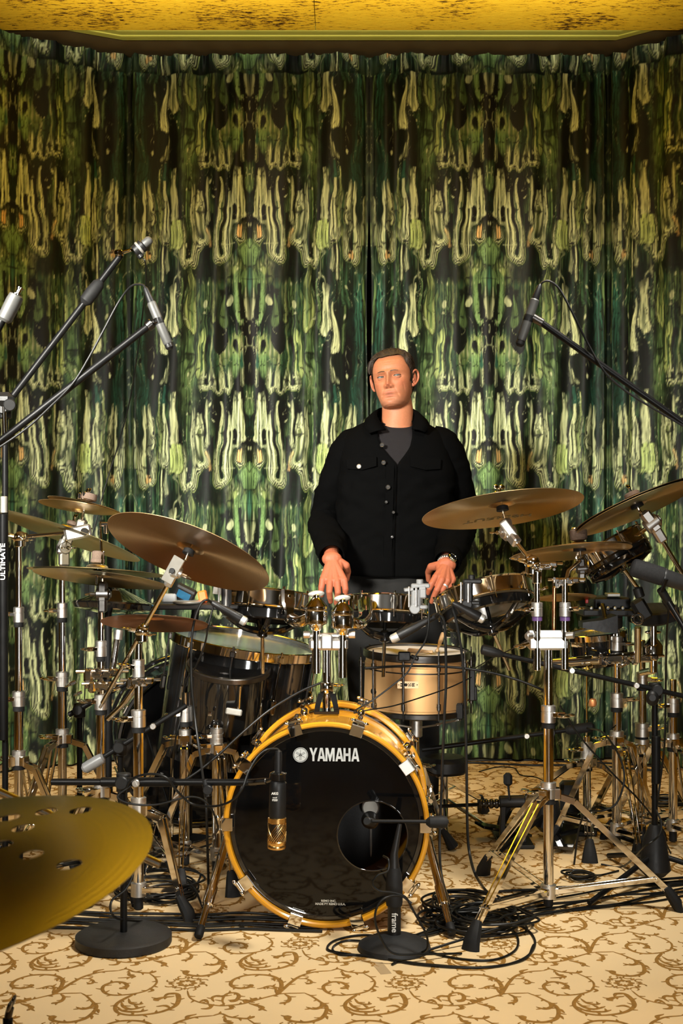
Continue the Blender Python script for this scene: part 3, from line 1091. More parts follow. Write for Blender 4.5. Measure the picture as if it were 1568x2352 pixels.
def stand(name, label, px, Y, hub_py, top_py, joints, feet=None, az=None, reach=.32, group=None, r0=.0148, side=(-1, -.35, 0), low_py=None, m=CHROME, cat='cymbal stand', sides=None):
    """double-braced tripod stand: tubes, collars, three legs with braces and rubber feet"""
    X0 = (px - CXP) * Y / FPX
    zof = lambda py: CAMZ - (py - HZ) * Y / FPX
    T = thing(name, label, cat, (X0, Y, 0), group)
    zh = zof(hub_py)
    zl = zof(low_py) if low_py else .075
    hub = V(X0, Y, zh)
    zs = [zof(j) for j in joints] + [zof(top_py)]
    r = [r0, r0 * .84, r0 * .68, r0 * .6, r0 * .55]
    lo = zl - .015
    for i, z1 in enumerate(zs):
        MB().rod((X0, Y, lo), (X0, Y, z1), r[i], 20).build('tube', m, T)
        lo = z1
    for i, z1 in enumerate(zs[:-1]):
        collar(T, (X0, Y, z1), UP, r[i] * 1.42, .052, sides[i] if sides else side)
    collar(T, hub, UP, r0 * 1.5, .05, side)
    MB().lathe([(r0 * 1.2, zl - .022), (r0 * 1.5, zl - .02), (r0 * 1.5, zl + .018), (r0 * 1.2, zl + .02)], (X0, Y, 0), UP, 18).build('lower_hub', STEEL, T)
    MB().lathe([(.009, 0), (.014, .004), (.014, zl - .03), (.008, zl - .022)], (X0, Y, max(.012, zl - .06)), UP, 14).build('rubber_tip', RUBBER, T)
    fts = [F(*f, .012) for f in feet] if feet else [V(X0 + reach * math.cos(math.radians(a)), Y + reach * math.sin(math.radians(a)), .012) for a in az]
    for ft in fts:
        h = V(X0, Y, zh - .02)
        d = unit(V(ft[0] - X0, ft[1] - Y, 0))
        sd = np.cross(d, UP)
        R_ = math.hypot(ft[0] - X0, ft[1] - Y)
        st = h + d * .030 + UP * .002
        kn = h + d * .075 - UP * .012
        en = ft - d * .03 + UP * .045
        leg = MB()
        leg.box(h + d * .024 + UP * .01, (.03, .022, .034), [sd, d, UP], .15)
        up_ = np.cross(sd, unit(en - kn))
        for s_ in (-1, 1):
            o_ = sd * .0095 * s_
            leg.bar(st + o_, kn + o_, .004, .018, up_)
            leg.bar(kn + o_, en + o_ * .6, .004, .018, up_)
        leg.rod(en - sd * .014, en + sd * .014, .005, 10)
        lo_ = leg.build('leg', m, T)
        md = kn + (en - kn) * .86
        br = MB()
        b0 = V(X0, Y, zl) + d * .026
        for s_ in (-1, 1):
            br.bar(b0 + sd * .012 * s_, md + sd * .013 * s_, .003, .013, np.cross(sd, unit(md - b0)))
        br.rod(md - sd * .017, md + sd * .017, .004, 8)
        br.box(V(X0, Y, zl) + d * .02, (.026, .02, .022), [sd, d, UP], .15)
        br.build('leg_brace', m, T)
        rf = MB()
        ax = unit(ft - en)
        x, y, z = frame(ax, sd)
        rings = []
        for t, w, hh in ((-.25, .011, .013), (.2, .016, .016), (.75, .021, .018), (1.0, .024, .016)):
            c_ = en + (ft - en) * t
            rings.append(np.array([c_ + sd * w * math.cos(k) * (1.15 if abs(math.cos(k)) > .5 else 1) + np.cross(sd, ax) * hh * math.sin(k) for k in np.arange(10) * math.pi / 5]))
        rings[-1][:, 2] = np.maximum(rings[-1][:, 2] * 0 + .0005, .0005)
        rf.loft(rings).build('rubber_foot', RUBBER, T)
    return T, V(X0, Y, zs[-1])


def boom(T, a, b, r=.0065, n='boom_rod', m=CHROME, tip=None):
    o = MB().rod(a, b, r, 14).build(n, m, T)
    return o


def boom_clamp(T, p, rod_dir, s=1.0):
    p = np.asarray(p, float)
    q = MB()
    q.rod(p - UP * .03 * s, p + UP * .004 * s, .017 * s, 18)
    q.rod(p - unit(rod_dir) * .022 * s, p + unit(rod_dir) * .022 * s, .013 * s, 16)
    q.ball(p, .021 * s, 16, 10, (1, 1, .9))
    o = q.build('boom_clamp', CHROME, T)
    wing(MB(), p + V(-.018, -.012, .004) * s, (-1, -.6, .25), .024 * s).build('wing_screw', CHROME, o)
    wing(MB(), p + V(.018, -.010, -.01) * s, (1, -.5, .1), .014 * s).build('wing_screw', CHROME, o)
    return o


def multi_clamp(T, p, s=1.0, seed=1, m=CHROME):
    """cast bracket with bolts and a second jaw"""
    rs_ = np.random.RandomState(seed)
    p = np.asarray(p, float)
    q = MB()
    q.box(p, (.060 * s, .034 * s, .030 * s), None, .25)
    q.box(p + V(.035, -.004, .006) * s, (.030 * s, .044 * s, .022 * s), None, .25)
    q.box(p + V(-.036, .0, -.004) * s, (.026 * s, .040 * s, .040 * s), None, .25)
    for k in range(6):
        d = V(rs_.rand() - .5, -.5 - .3 * rs_.rand(), rs_.rand() - .5) * V(.10, .05, .03) * s
        q.rod(p + d, p + d + V(0, -.010, 0) * s, .006 * s, 8)
    q.rod(p + V(-.07, -.012, .008) * s, p + V(.075, -.012, .010) * s, .0055 * s, 10)
    o = q.build('multi_clamp', m, T)
    w = MB()
    wing(w, p + V(-.07, -.012, -.02) * s, (-1, -.2, -.4), .020 * s)
    w.build('wing_screw', CHROME, o)
    return o


# ------------------------------------------------------------------ bass drum
YB, RB = 3.62, .2855
bc = V(-.0422, YB, .292)
bax = unit(V(math.sin(math.radians(2.7)), math.cos(math.radians(2.7)), 0))       # towards the rear
bx = V(bax[1], -bax[0], 0)
DEP = .45
BD = thing('bass_drum', 'amber lacquered bass drum with glossy black front head in the middle of the kit', 'drum', (bc[0], bc[1], 0))


def ringp(r0, r1, h0, h1, e=.003):
    return [(r1, h0 + e), (r1 - e, h0), (r0 + e, h0), (r0, h0 + e), (r0, h1 - e), (r0 + e, h1), (r1 - e, h1), (r1, h1 - e)]


def ringmb(r0, r1, h0, h1, o, ax, n=96, e=.003):
    return MB().lathe(ringp(r0, r1, h0, h1, e), o, ax, n, closed=True)


ringmb(RB - .040, RB - .022, .035, DEP - .035, bc, bax).build('shell', LACQUER, BD)
ringmb(RB - .0140, RB, -.012, .034, bc, bax, e=.004).build('front_hoop', LACQUER, BD)
ringmb(RB - .018, RB, DEP - .034, DEP + .012, bc, bax, e=.004).build('rear_hoop', LACQUER, BD)
ringmb(RB - .030, RB - .0140, .010, .022, bc, bax).build('head_rim', BLACKGLOSS, BD, 'black metal head rim')
for h in (.052, .395):
    ringmb(RB - .024, RB - .0195, h, h + .006, bc, bax).build('inlay_band', mat('dark_inlay', (.05, .02, .006), .3, var=(20, .2)), BD, 'dark inlay line')
MB().lathe([(0, DEP - .008), (RB - .03, DEP - .008), (RB - .03, DEP - .006), (0, DEP - .006)], bc, bax, 64).build('rear_head', BLACKPLASTIC, BD)
# front head with its port
HEADM = mat('black_drumhead_film', (.0025, .0025, .0026), .05, spec=.32, var=(12, .3))
bm = bmesh.new()
hc = P(855, 1921, YB) - bc
pc = V(np.dot(hc, bx), hc[2])
PR = .098
ed = []
for r, c, n in ((RB - .024, V(0, 0), 120), (PR, pc, 64)):
    vs = [bm.verts.new((bc + bx * (c[0] + r * math.cos(2 * math.pi * k / n)) + UP * (c[1] + r * math.sin(2 * math.pi * k / n)) + bax * .012).tolist()) for k in range(n)]
    ed += [bm.edges.new((vs[k], vs[(k + 1) % n])) for k in range(n)]
bmesh.ops.triangle_fill(bm, use_beauty=True, edges=ed, normal=(0, -1, 0))
for f in bm.faces:
    f.smooth = False
hm = bpy.data.meshes.new('front_head')
bmesh.ops.translate(bm, verts=bm.verts, vec=(-bc[0], -bc[1], 0))
bm.to_mesh(hm)
bm.free()
hm.materials.append(HEADM)
fh = bpy.data.objects.new('front_head', hm)
COL.objects.link(fh)
fh.parent = BD
fh['label'] = 'glossy black front head'
WORLD_LOC[fh.name] = WORLD_LOC[BD.name]
MB().lathe(ringp(PR - .002, PR + .0015, -.0004, .003, .0003), bc + bx * pc[0] + UP * pc[1] + bax * .010, bax, 64, closed=True).build('port_ring', BLACKGLOSS, fh)


def onhead(u, v, h=.0):
    """point of the front head, u right and v up from its centre"""
    return bc + bx * u + UP * v + bax * (.0112 - h)


# lettering: block outlines in a unit box, pen height 1
LET = {
    'Y': [[(0, 1), (.24, 1), (.42, .62), (.60, 1), (.84, 1), (.53, .40), (.53, 0), (.31, 0), (.31, .40)]],
    'A': [[(0, 0), (.22, 0), (.27, .22), (.55, .22), (.60, 0), (.84, 0), (.56, 1), (.28, 1)]],
    'M': [[(0, 0), (0, 1), (.28, 1), (.48, .45), (.68, 1), (.96, 1), (.96, 0), (.75, 0), (.75, .62), (.54, 0), (.42, 0), (.21, .62), (.21, 0)]],
    'H': [[(0, 0), (0, 1), (.22, 1), (.22, .60), (.52, .60), (.52, 1), (.74, 1), (.74, 0), (.52, 0), (.52, .40), (.22, .40), (.22, 0)]],
}
AHOLE = [(.31, .38), (.51, .38), (.41, .82)]
LW = {'Y': .80, 'A': .80, 'M': 1.0, 'H': .78}


def letters(word, o, x, y, size, sx=1.0):
    """flat letters standing a hair proud of the surface; counters are left open"""
    mb, pen = MB(), 0.0
    for ch in word:
        for poly in LET[ch]:
            if ch == 'A':                                        # two legs and a bar leave the counter open
                for q in ([(0, 0), (.22, 0), (.31, .38), (.41, .82), (.41, 1), (.28, 1)], [(.84, 0), (.60, 0), (.51, .38), (.41, .82), (.41, 1), (.56, 1)],
                          [(.26, .18), (.58, .18), (.53, .38), (.30, .38)]):
                    mb.prism([(pen * size * sx + a * size * sx, b * size) for a, b in q], o, x, y, .0005)
            else:
                mb.prism([(pen * size * sx + a * size * sx, b * size) for a, b in poly], o, x, y, .0005)
        pen += LW[ch] + .04
    return mb


def uv_of(px, py):
    d = P(px, py, YB) - bc
    return np.dot(d, bx), d[2]


u0, v0 = uv_of(709.5, 1750)
u1, v1 = uv_of(824, 1717)
total = sum(LW[c] + .04 for c in 'YAMAHA') - .04
sz = (v1 - v0)
letters('YAMAHA', onhead(u0, v0, .0004), bx, UP, sz * .93, (u1 - u0) / (total * sz * .93)).build('lettering', SILVER, fh, 'silver lettering')
ue, ve = uv_of(689, 1736)
er = 17.2 * YB / FPX
em = MB()
eo = onhead(ue, ve, .0004)
em.lathe(ringp(er * .93, er, 0, .0005, .0001), eo, -bax, 48, closed=True)
em.lathe([(0, 0), (er * .86, 0), (er * .86, .0005), (0, .0005)], eo, -bax, 48)
em.build('emblem', SILVER, fh, 'silver round emblem of three crossed tuning forks')
tf = MB()
for k in range(3):                                               # three crossed tuning forks
    a = math.pi / 2 + k * 2 * math.pi / 3
    d, s_ = V(math.cos(a), math.sin(a)), V(-math.sin(a), math.cos(a))
    e2 = lambda p: eo - bax * .0007 + bx * p[0] + UP * p[1]
    for q in ([(-.03, .15), (.03, .15), (.012, .74), (-.012, .74)],
              [(-.10, -.70), (-.055, -.70), (-.055, .12), (-.10, .12)], [(.055, -.70), (.10, -.70), (.10, .12), (.055, .12)],
              [(-.10, .06), (.10, .06), (.05, .16), (-.05, .16)]):
        tf.prism([tuple((s_ * p[0] + d * p[1]) * er) for p in q], eo - bax * .0006, bx, UP, .0003)
tf.build('tuning_fork', BLACKGLOSS, bpy.data.objects['emblem'].parent, 'black crossed tuning forks')


def text_mesh(name, txt, m, parent, o, x, y, size, label=None, sx=1.0, bold=0.0):
    """built-in font turned to a mesh and laid flat in the plane (x, y)"""
    cu = bpy.data.curves.new('lettering', 'FONT')
    cu.body = txt
    cu.size = size
    cu.extrude = .0002
    cu.offset = bold
    cu.align_x, cu.align_y = 'CENTER', 'CENTER'
    t = bpy.data.objects.new('lettering', cu)
    COL.objects.link(t)
    me = bpy.data.meshes.new_from_object(t.evaluated_get(bpy.context.evaluated_depsgraph_get()))
    bpy.data.objects.remove(t)
    n = len(me.vertices)
    co = np.empty(n * 3)
    me.vertices.foreach_get('co', co)
    co = co.reshape(-1, 3)
    x, y = unit(x), unit(y)
    w = np.asarray(o, float) + co[:, :1] * x * sx + co[:, 1:2] * y + co[:, 2:] * np.cross(x, y)
    w = w - np.asarray(WORLD_LOC[parent.name])
    me.vertices.foreach_set('co', w.ravel())
    me.update()
    me.materials.clear()
    me.materials.append(m)
    ob = bpy.data.objects.new(name, me)
    COL.objects.link(ob)
    ob.parent = parent
    WORLD_LOC[ob.name] = WORLD_LOC[parent.name]
    if label:
        ob['label'] = label
    return ob


u2, v2 = uv_of(754, 2072)
text_mesh('small_print', 'REMO INC.', SILVER, fh, onhead(u2, v2, .0006), bx, UP, .0085, 'small maker print', bold=.0003)
u2, v2 = uv_of(758, 2079)
text_mesh('small_print', 'MADE BY REMO U.S.A.', SILVER, fh, onhead(u2, v2, .0006), bx, UP, .0085, 'small maker print', bold=.0003)

for k in range(10):                                              # claws, rods and lugs, front and rear
    a = math.radians(72 + 36 * k)
    d = bx * math.cos(a) + UP * math.sin(a)
    s_ = np.cross(d, bax)
    for fr, h0, sg in ((1, -.012, 1), (0, DEP + .012, -1)):
        cl = MB()
        base = bc + bax * h0
        cl.box(base + d * (RB + .003) + bax * sg * .022, (.036, .005, .050), [s_, d, bax], .2)
        cl.box(base + d * (RB - .011) - bax * sg * .003, (.036, .030, .005), [s_, d, bax], .2)
        o = cl.build('claw', CHROME if k != 9 else STEEL, BD)
        rd = MB()
        rd.rod(base + d * (RB + .014) + bax * sg * .004, base + d * (RB + .010) + bax * sg * .12, .0032, 10)
        x, y, z = frame(-bax * sg, d)
        rd.box(base + d * (RB + .014) + bax * sg * .002, (.034, .010, .007), [s_, d, bax], .3)
        for q in (-1, 1):
            rd.ball(base + d * (RB + .015) + s_ * q * .018 + bax * sg * .0, .008, 10, 6, (1.1, .7, .5), [s_, d, bax])
        rd.build('tension_rod', CHROME, o)
        lg = MB()
        lg.ball(base + d * (RB - .012) + bax * sg * .125, .015, 12, 8, (.9, 1.25, 2.2), [s_, d, bax])
        lg.rod(base + d * (RB + .010) + bax * sg * .105, base + d * (RB + .010) + bax * sg * .14, .0075, 12)
        lg.build('lug', CHROME, BD)

for px0, py0, px1, py1, px2, py2, y0, y1 in ((524, 1912, 480, 2060, 455, 2152, 3.80, 3.53), (979, 1915, 1012, 2060, 1038, 2146, 3.80, 3.52)):
    a, e = P(px0, py0, y0), F(px2, py2, .012)
    md = a + (e - a) * .62
    sp_ = MB()
    sp_.ball(a, .020, 14, 10, (1, 1, 1.5))
    sp_.rod(a, md, .0125, 18)
    o = sp_.build('spur', CHROME, BD)
    MB().rod(md - unit(e - a) * .03, md + unit(e - a) * .035, .0155, 18).build('spur_sleeve', CHROME, o)
    MB().rod(md, e + unit(a - e) * .03, .0095, 16).build('spur_leg', CHROME, o)
    MB().lathe([(.0105, 0), (.0125, .004), (.0125, .030), (.0100, .034)], e, unit(a - e), 14).build('rubber_foot', RUBBER, o)
bt = MB()
pp = bc + bx * (pc[0] - .015) + UP * (pc[1] - .005) + bax * (DEP - .05)
bt.rod(pp, pp + bax * .04, .027, 24)
bt.rod(pp + bax * .03 - UP * .01, pp + bax * .05 - UP * .2, .004, 8)
bt.build('beater', GREYSATIN, BD, 'pale felt beater seen through the port')

# holder on the bass drum
YH = 3.93
TH_ = thing('tom_holder', 'chrome double ball tom holder standing on the bass drum shell', 'tom holder', P(750, 1622, YH))
bp_ = MB()
for sx in (-1, 1):
    bp_.loft([np.array([P(750 + sx * w0, y_, YH - .03 + dy) + V(dx_, dy_, 0) for dx_, dy_ in ((-.008, -.01), (.008, -.01), (.008, .02), (-.008, .02))]) for w0, y_, dy in ((23, 1634, 0), (20, 1618, 0), (13, 1592, .01))])
bp_.box(P(750, 1634, YH - .01), (.075, .07, .010), None, .2)
bp_.build('base_plate', BLACKGLOSS, TH_, 'black base plate')
MB().rod(P(750, 1632, YH), P(750, 1478, YH), .0128, 20).build('centre_post', CHROME, TH_)
q = MB().lathe([(.018, 0), (.020, .003), (.020, .030), (.018, .033)], P(750, 1592, YH), UP, 20)
wing(q, P(767, 1573, YH - .01), (1, -.4, 0), .018)
q.build('post_clamp', CHROME, TH_)
cb = MB()
cb.box(P(754, 1479, YH), (.118, .045, .036), None, .2)
cb.box(P(750, 1475, YH - .025), (.036, .02, .044), None, .25)
for x_ in (704, 808):
    cb.rod(P(x_ - 8, 1458, YH - .012), P(x_ + 8, 1458, YH - .012), .011, 12)
cb.box(P(754, 1459, YH), (.13, .035, .012), None, .3)
cb.build('clamp_block', STEEL, TH_)
for px_, y_top, y_bot, wy in ((726, 1408, 1546, 1352), (786, 1418, 1556, 1362)):
    MB().lathe([(.0105, .0), (.0130, 0.0), (.0130, (y_bot - y_top) * YH / FPX - .02), (.0130, (y_bot - y_top) * YH / FPX)], P(px_, y_bot, YH - .012), UP, 20).build('pipe', CHROME, TH_)
    b_ = MB()
    k = YH / FPX
    b_.lathe([(.012, -.045), (.016, -.042), (.020, -.030), (.033, -.024), (.034, -.020), (.034, .012), (.033, .015), (.034, .017), (.034, .028), (.031, .032), (.016, .050), (.0115, .054), (.0115, .062), (.009, .064)], P(px_, y_top + 6, YH - .02), UP, 32)
    o = b_.build('ball_clamp', CHROME, TH_)
    w = MB()
    t_ = P(px_, y_top - 34, YH - .02)
    w.rod(t_ - UP * .012, t_ + UP * .006, .004, 10)
    w.ball(t_ + UP * .013, .0165, 14, 8, (1.55, .45, .62), [unit(V(1, .25, .06)), unit(V(-.25, 1, 0)), UP])
    w.build('wing_nut', GREYSATIN, o)
for side_, p0, p1, p2, p3 in ((-1, (712, 1418), (685, 1428), (662, 1412), (655, 1372)), (1, (800, 1425), (822, 1432), (838, 1418), (838, 1385))):
    ctl = [P(*p0, YH), P(*p1, YH + .03), P(*p2, YH + .14), P(*p3, YH + .24)]
    MB().tube(spline(ctl, 8), np.linspace(.016, .024, 25), 16).build('tom_arm', CHROME, TH_)
    MB().box((ctl[0] + ctl[1]) / 2 + V(0, -.02, 0), (.040, .014, .022), [unit(ctl[1] - ctl[0]), V(0, 1, 0), UP], .25).build('arm_plate', GOLD, TH_, 'brass coloured plate')


# ------------------------------------------------------------------ shallow open-frame toms
def rim_drum(label, px, py, Y, a, ang, b, stem_px, stem_end, hub=.118, rod_px=None, arms=4, hoop_h=.040, rot=.4, bracket=None, group='shallow chrome-rimmed frame toms'):
    c = P(px, py, Y)
    n = disc_normal(c, a, b, ang, True) if b >= 0 else disc_normal(c, a, -b, ang, False)
    R = a * Y / FPX
    T = thing('frame_tom', label, 'drum', c, group)
    MB().lathe([(R + .004, .010), (R + .007, .008), (R + .002, .004), (R + .001, -hoop_h), (R + .005, -hoop_h - .003), (R + .003, -hoop_h - .006), (R - .003, -hoop_h - .004), (R - .002, .006)], c, n, 64, closed=True).build('hoop', CHROME, T)
    MB().lathe([(0, .001), (R - .003, .001), (R - .002, -.001), (0, -.001)], c, n, 48).build('drumhead', mat('smoky_head', (.30, .31, .27), .35, var=(20, .1)), T)
    fr = MB().lathe([(R * .97, -.050), (R * .99, -.054), (R * .97, -.080), (R * .90, -.084), (R * .86, -.078), (R * .90, -.052)], c, n, 56, closed=True)
    fo = fr.build('lower_frame', BLACKGLOSS, T)
    hb = c - n * hub
    x, y, z = frame(n)
    ar = MB()
    for k in range(arms):
        t = rot + k * 2 * math.pi / arms
        e = c - n * .074 + (x * math.cos(t) + y * math.sin(t)) * R * .92
        ar.tube(spline([hb, hb + (e - hb) * .5 - n * .012, e], 5), np.linspace(.013, .008, 11), 10)
    ar.lathe([(.010, -.018), (.017, -.014), (.019, .010), (.012, .020)], hb, n, 20)
    ar.build('frame_arm', BLACKGLOSS, fo)
    MB().rod(c - n * .01, c - n * (hub + .02), .006, 12).build('centre_rod', BLACKPOLE, T)
    if stem_end is not None:
        MB().rod(hb, stem_end, .0062, 14).build('stem', CHROME, T)
    for k in range(8):
        t = rot + .25 + k * math.pi / 4
        d = x * math.cos(t) + y * math.sin(t)
        p_ = c + d * (R + .0045)
        MB().lathe([(.0022, -.066), (.0022, .009), (.004, .010), (.004, .018)], p_, n, 8).build('tension_rod', CHROME, T)
    if bracket is not None:
        t = bracket
        d = unit(x * math.cos(t) + y * math.sin(t))
        s_ = np.cross(n, d)
        bb = MB()
        rings = []
        for h, w, o_ in ((.008, .026, .004), (-.03, .024, .009), (-.06, .017, .020), (-.09, .012, .018)):
            cc = c + d * (R + o_) + n * h
            rings.append(np.array([cc + s_ * w, cc + s_ * w * .7 + d * .006, cc - s_ * w * .7 + d * .006, cc - s_ * w, cc - s_ * w * .8 - d * .003, cc + s_ * w * .8 - d * .003]))
        bb.loft(rings)
        bb.rod(c + d * (R + .010) - n * .010, c + d * (R + .014) - n * .010, .005, 12)
        bb.build('mount_bracket', CHROME, T)
    return T, c, n, R


RT1 = rim_drum('shallow chrome-rimmed tom under the wide dark cymbal, its stem pointing down', 610, 1366, 4.15, 98, 5, 9, None, P(603, 1547, 4.15), rot=.2, bracket=-1.0)
RT2 = rim_drum('shallow chrome-rimmed tom with grey rim clamp in front of the trousers', 885, 1381, 4.34, 96, 1.5, 12, None, P(880, 1556, 4.27), rot=.7)
RT3 = rim_drum('tilted shallow chrome-rimmed tom below the big bronze cymbal over the watch hand', 1110, 1364, 4.28, 112, -14, 30, None, P(1169, 1538, 4.33), rot=.1, hub=.125, bracket=-1.25)


# ------------------------------------------------------------------ snare drum, its stand and sticks
YS = 4.50
ks = YS / FPX
sc = P(955, 1570, YS)
SN = thing('snare_drum', 'copper snare drum with black hoops and tube lugs on its basket stand', 'drum', sc)
RS_ = 119 * ks
tilt = unit(V(.02, -.035, 1))
zt, zb = (1570 - 1500) * ks, (1570 - 1626) * ks
MB().lathe([(RS_ - .006, zb), (RS_ - .003, zb + .002), (RS_ - .003, zb + .014), (RS_ - .001, zb + .016), (RS_ - .001, zt - .03), (RS_ - .004, zt - .028), (RS_ - .004, zt), (RS_ - .008, zt)], sc, tilt, 72).build('shell', COPPER, SN)
ringmb(RS_ - .006, RS_ + .005, zt - .012, zt + .014, sc, tilt, 72).build('hoop', DARKMETAL, SN, 'black top hoop')
ringmb(RS_ - .006, RS_ + .005, zb - .012, zb + .008, sc, tilt, 72).build('hoop', DARKMETAL, SN, 'black bottom hoop')
MB().lathe([(0, zt + .004), (RS_ - .008, zt + .004), (RS_ - .006, zt + .001), (0, zt)], sc, tilt, 64).build('batter_head', HEADWHITE, SN, 'white batter head')
MB().lathe([(0, zb - .004), (RS_ - .01, zb - .004), (RS_ - .008, zb), (0, zb)], sc, tilt, 48).build('snare_head', HEADWHITE, SN)
xs_, ys_, _ = frame(tilt, (0, 1, 0))
for k in range(10):
    a = math.radians(-106 + 36 * k)
    d = V(math.cos(a), math.sin(a), 0)
    p_ = sc + d * (RS_ + .012)
    lg = MB()
    lg.rod(p_ + UP * (zb + .012), p_ + UP * (zt - .012), .0042, 12)
    for z_ in (zb + .026, zt - .034):
        lg.rod(p_ + UP * (z_ - .011), p_ + UP * (z_ + .011), .0068, 12)
        lg.rod(p_ + UP * z_, sc + d * (RS_ - .002) + UP * z_, .0042, 10)
    lg.rod(p_ + UP * (zt - .012), p_ + UP * (zt + .022), .0026, 8)
    lg.rod(p_ + UP * (zb - .02), p_ + UP * (zb + .012), .0026, 8)
    lg.build('tube_lug', DARKMETAL, SN)
ringmb(RS_ - .002, RS_ + .0005, (1570 - 1533) * ks, (1570 - 1530) * ks, sc, tilt, 72, .0005).build('shell_band', DARKMETAL, SN)
bd = MB()
bo = P(936.5, 1573, YS - RS_ - .0015)
kb = (YS - RS_) / FPX
bd.box(bo, (49 * kb, .0012, 17 * kb), None, .3)
badge = bd.build('badge', mat('pale_badge_metal', (.72, .50, .27), .35, .3, var=(40, .08)), SN, 'pale metal badge')
BLK = {
    'B': [[(0, 0), (.55, 0), (.55, .38), (0, .38)], [(0, .62), (.62, .62), (.62, 1), (0, 1)], [(0, .42), (.2, .5), (0, .58)], [(.62, 0), (.9, .19), (.62, .38)], [(.66, .62), (.9, .81), (.66, 1)]],
    'O': [[(.5 + .5 * math.cos(t), .5 + .5 * math.sin(t)) for t in np.arange(16) * math.pi / 8]],
    'N': [[(0, 0), (.28, 0), (1, 1), (.72, 1)], [(0, .35), (.22, .62), (0, 1)], [(.42, 0), (.75, 0), (1, .38), (1, .65)], [(0, .62), (0, 1), (.3, 1)]],
    'E': [[(0, 0), (.9, 0), (.9, .27), (0, .27)], [(0, .365), (.78, .365), (.78, .635), (0, .635)], [(0, .73), (.9, .73), (.9, 1), (0, 1)]],
}
lt = MB()
for i, ch in enumerate('BONE'):
    for q in BLK[ch]:
        s_ = 7.6 * kb
        lt.prism([((i - 2) * s_ * 1.14 + a * s_, (b - .5) * s_) for a, b in q], bo + V(0, -.0006, 0), (1, 0, 0), (0, 0, 1), .0004)
for sx in (-1, 1):
    lt.rod(bo + V(sx * 21 * kb, -.0006, 0), bo + V(sx * 21 * kb, -.001, 0), .0018, 10)
lt.build('badge_lettering', BLACKGLOSS, badge, 'black stencil letters')
MB().lathe([(.002, 0), (.011, 0), (.011, .002), (.0095, .003)], P(858, 1588, YS - RS_ * .58), (-.55, -.8, 0), 20).build('vent', BLACKGLOSS, SN, 'black vent badge')
st_ = MB()
st_.box(sc + V(RS_ + .012, -.02, .0), (.02, .035, .11), None, .15)
st_.box(sc + V(RS_ + .018, -.02, -.03), (.022, .03, .05), None, .15)
st_.build('strainer', BLACKPLASTIC, SN, 'black strainer at the side')
for a_, b_, l_ in (((1013, 1466), (1000, 1497), 'hickory drumstick standing steeply out over the snare head'), ((915, 1497), (1000, 1502), 'hickory drumstick lying flat across the snare head')):
    A_, B_ = P(*a_, YS - .03), P(*b_, YS - .05)
    if a_[0] == 915:
        A_ = sc + tilt * (zt + .012) + V(-.03, -.02, 0)
        B_ = sc + tilt * (zt + .012) + V(.05, -.08, 0)
    else:
        B_ = sc + tilt * (zt + .012) + V(.065, -.06, 0)
        A_ = B_ + (P(1014, 1462, YS + .05) - P(999, 1500, YS - .06)) * V(1, 1, 1.0) + V(0, .05, 0)
        A_ = B_ + unit(A_ - B_) * .30
        A_ = B_ + unit(P(1016, 1458, YS + .02) - B_) * .11
    q = MB().lathe([(.0015, 0), (.0045, .002), (.0055, .008), (.0035, .016), (.0075, .06), (.0076, max(.07, np.linalg.norm(A_ - B_) - .004)), (.005, np.linalg.norm(A_ - B_))], B_, A_ - B_, 14)
    tag(q.build('drumstick', WOOD, off=B_), l_, 'drumstick', 'drumsticks on the snare drum')
# snare stand
SS = thing('snare_stand', 'chrome and black basket stand under the copper snare drum', 'drum stand', V(sc[0], sc[1], 0))
MB().rod(V(sc[0], sc[1], .16), V(sc[0], sc[1], sc[2] + zb - .05), .0125, 18).build('tube', CHROME, SS)
collar(SS, V(sc[0], sc[1], .30), UP, .019, .045, (1, -.5, 0))
bh = V(sc[0], sc[1], sc[2] + zb - .07)
MB().rod(bh - UP * .03, bh + UP * .03, .022, 18).build('basket_hub', STEEL, SS)
for k in range(3):
    a = math.radians(-40 + 120 * k)
    d = V(math.cos(a), math.sin(a), 0)
    e = V(sc[0], sc[1], sc[2] + zb - .012) + d * (RS_ + .004)
    ba = MB()
    ba.bar(bh, bh + d * RS_ * .55 + UP * .022, .016, .006)
    ba.bar(bh + d * RS_ * .5 + UP * .022, e - UP * .012, .016, .006)
    o = ba.build('basket_arm', STEEL, SS)
    MB().box(e + UP * .016, (.020, .026, .055), [np.cross(d, UP), d, UP], .3).build('rubber_grip', RUBBER, o)
for ft in (F(1040, 1945, .012), F(1110, 1862, .012), F(880, 1985, .012)):
    h = V(sc[0], sc[1], .30)
    d = unit(V(ft[0] - h[0], ft[1] - h[1], 0))
    s_ = np.cross(d, UP)
    en = ft - d * .03 + UP * .05
    lg = MB()
    for q in (-1, 1):
        lg.bar(h + d * .02 + s_ * q * .008, en + s_ * q * .006, .003, .016)
    lo_ = lg.build('leg', CHROME, SS)
    MB().bar(V(sc[0], sc[1], .17) + d * .015, h + (en - h) * .6, .012, .004).build('leg_brace', CHROME, SS)
    MB().loft([np.array([en + (ft - en) * t + s_ * w * math.cos(k_) + np.cross(s_, unit(ft - en)) * w * .8 * math.sin(k_) for k_ in np.arange(8) * math.pi / 4]) for t, w in ((-.3, .012), (.3, .018), (1.0, .026))]).build('rubber_foot', RUBBER, lo_)
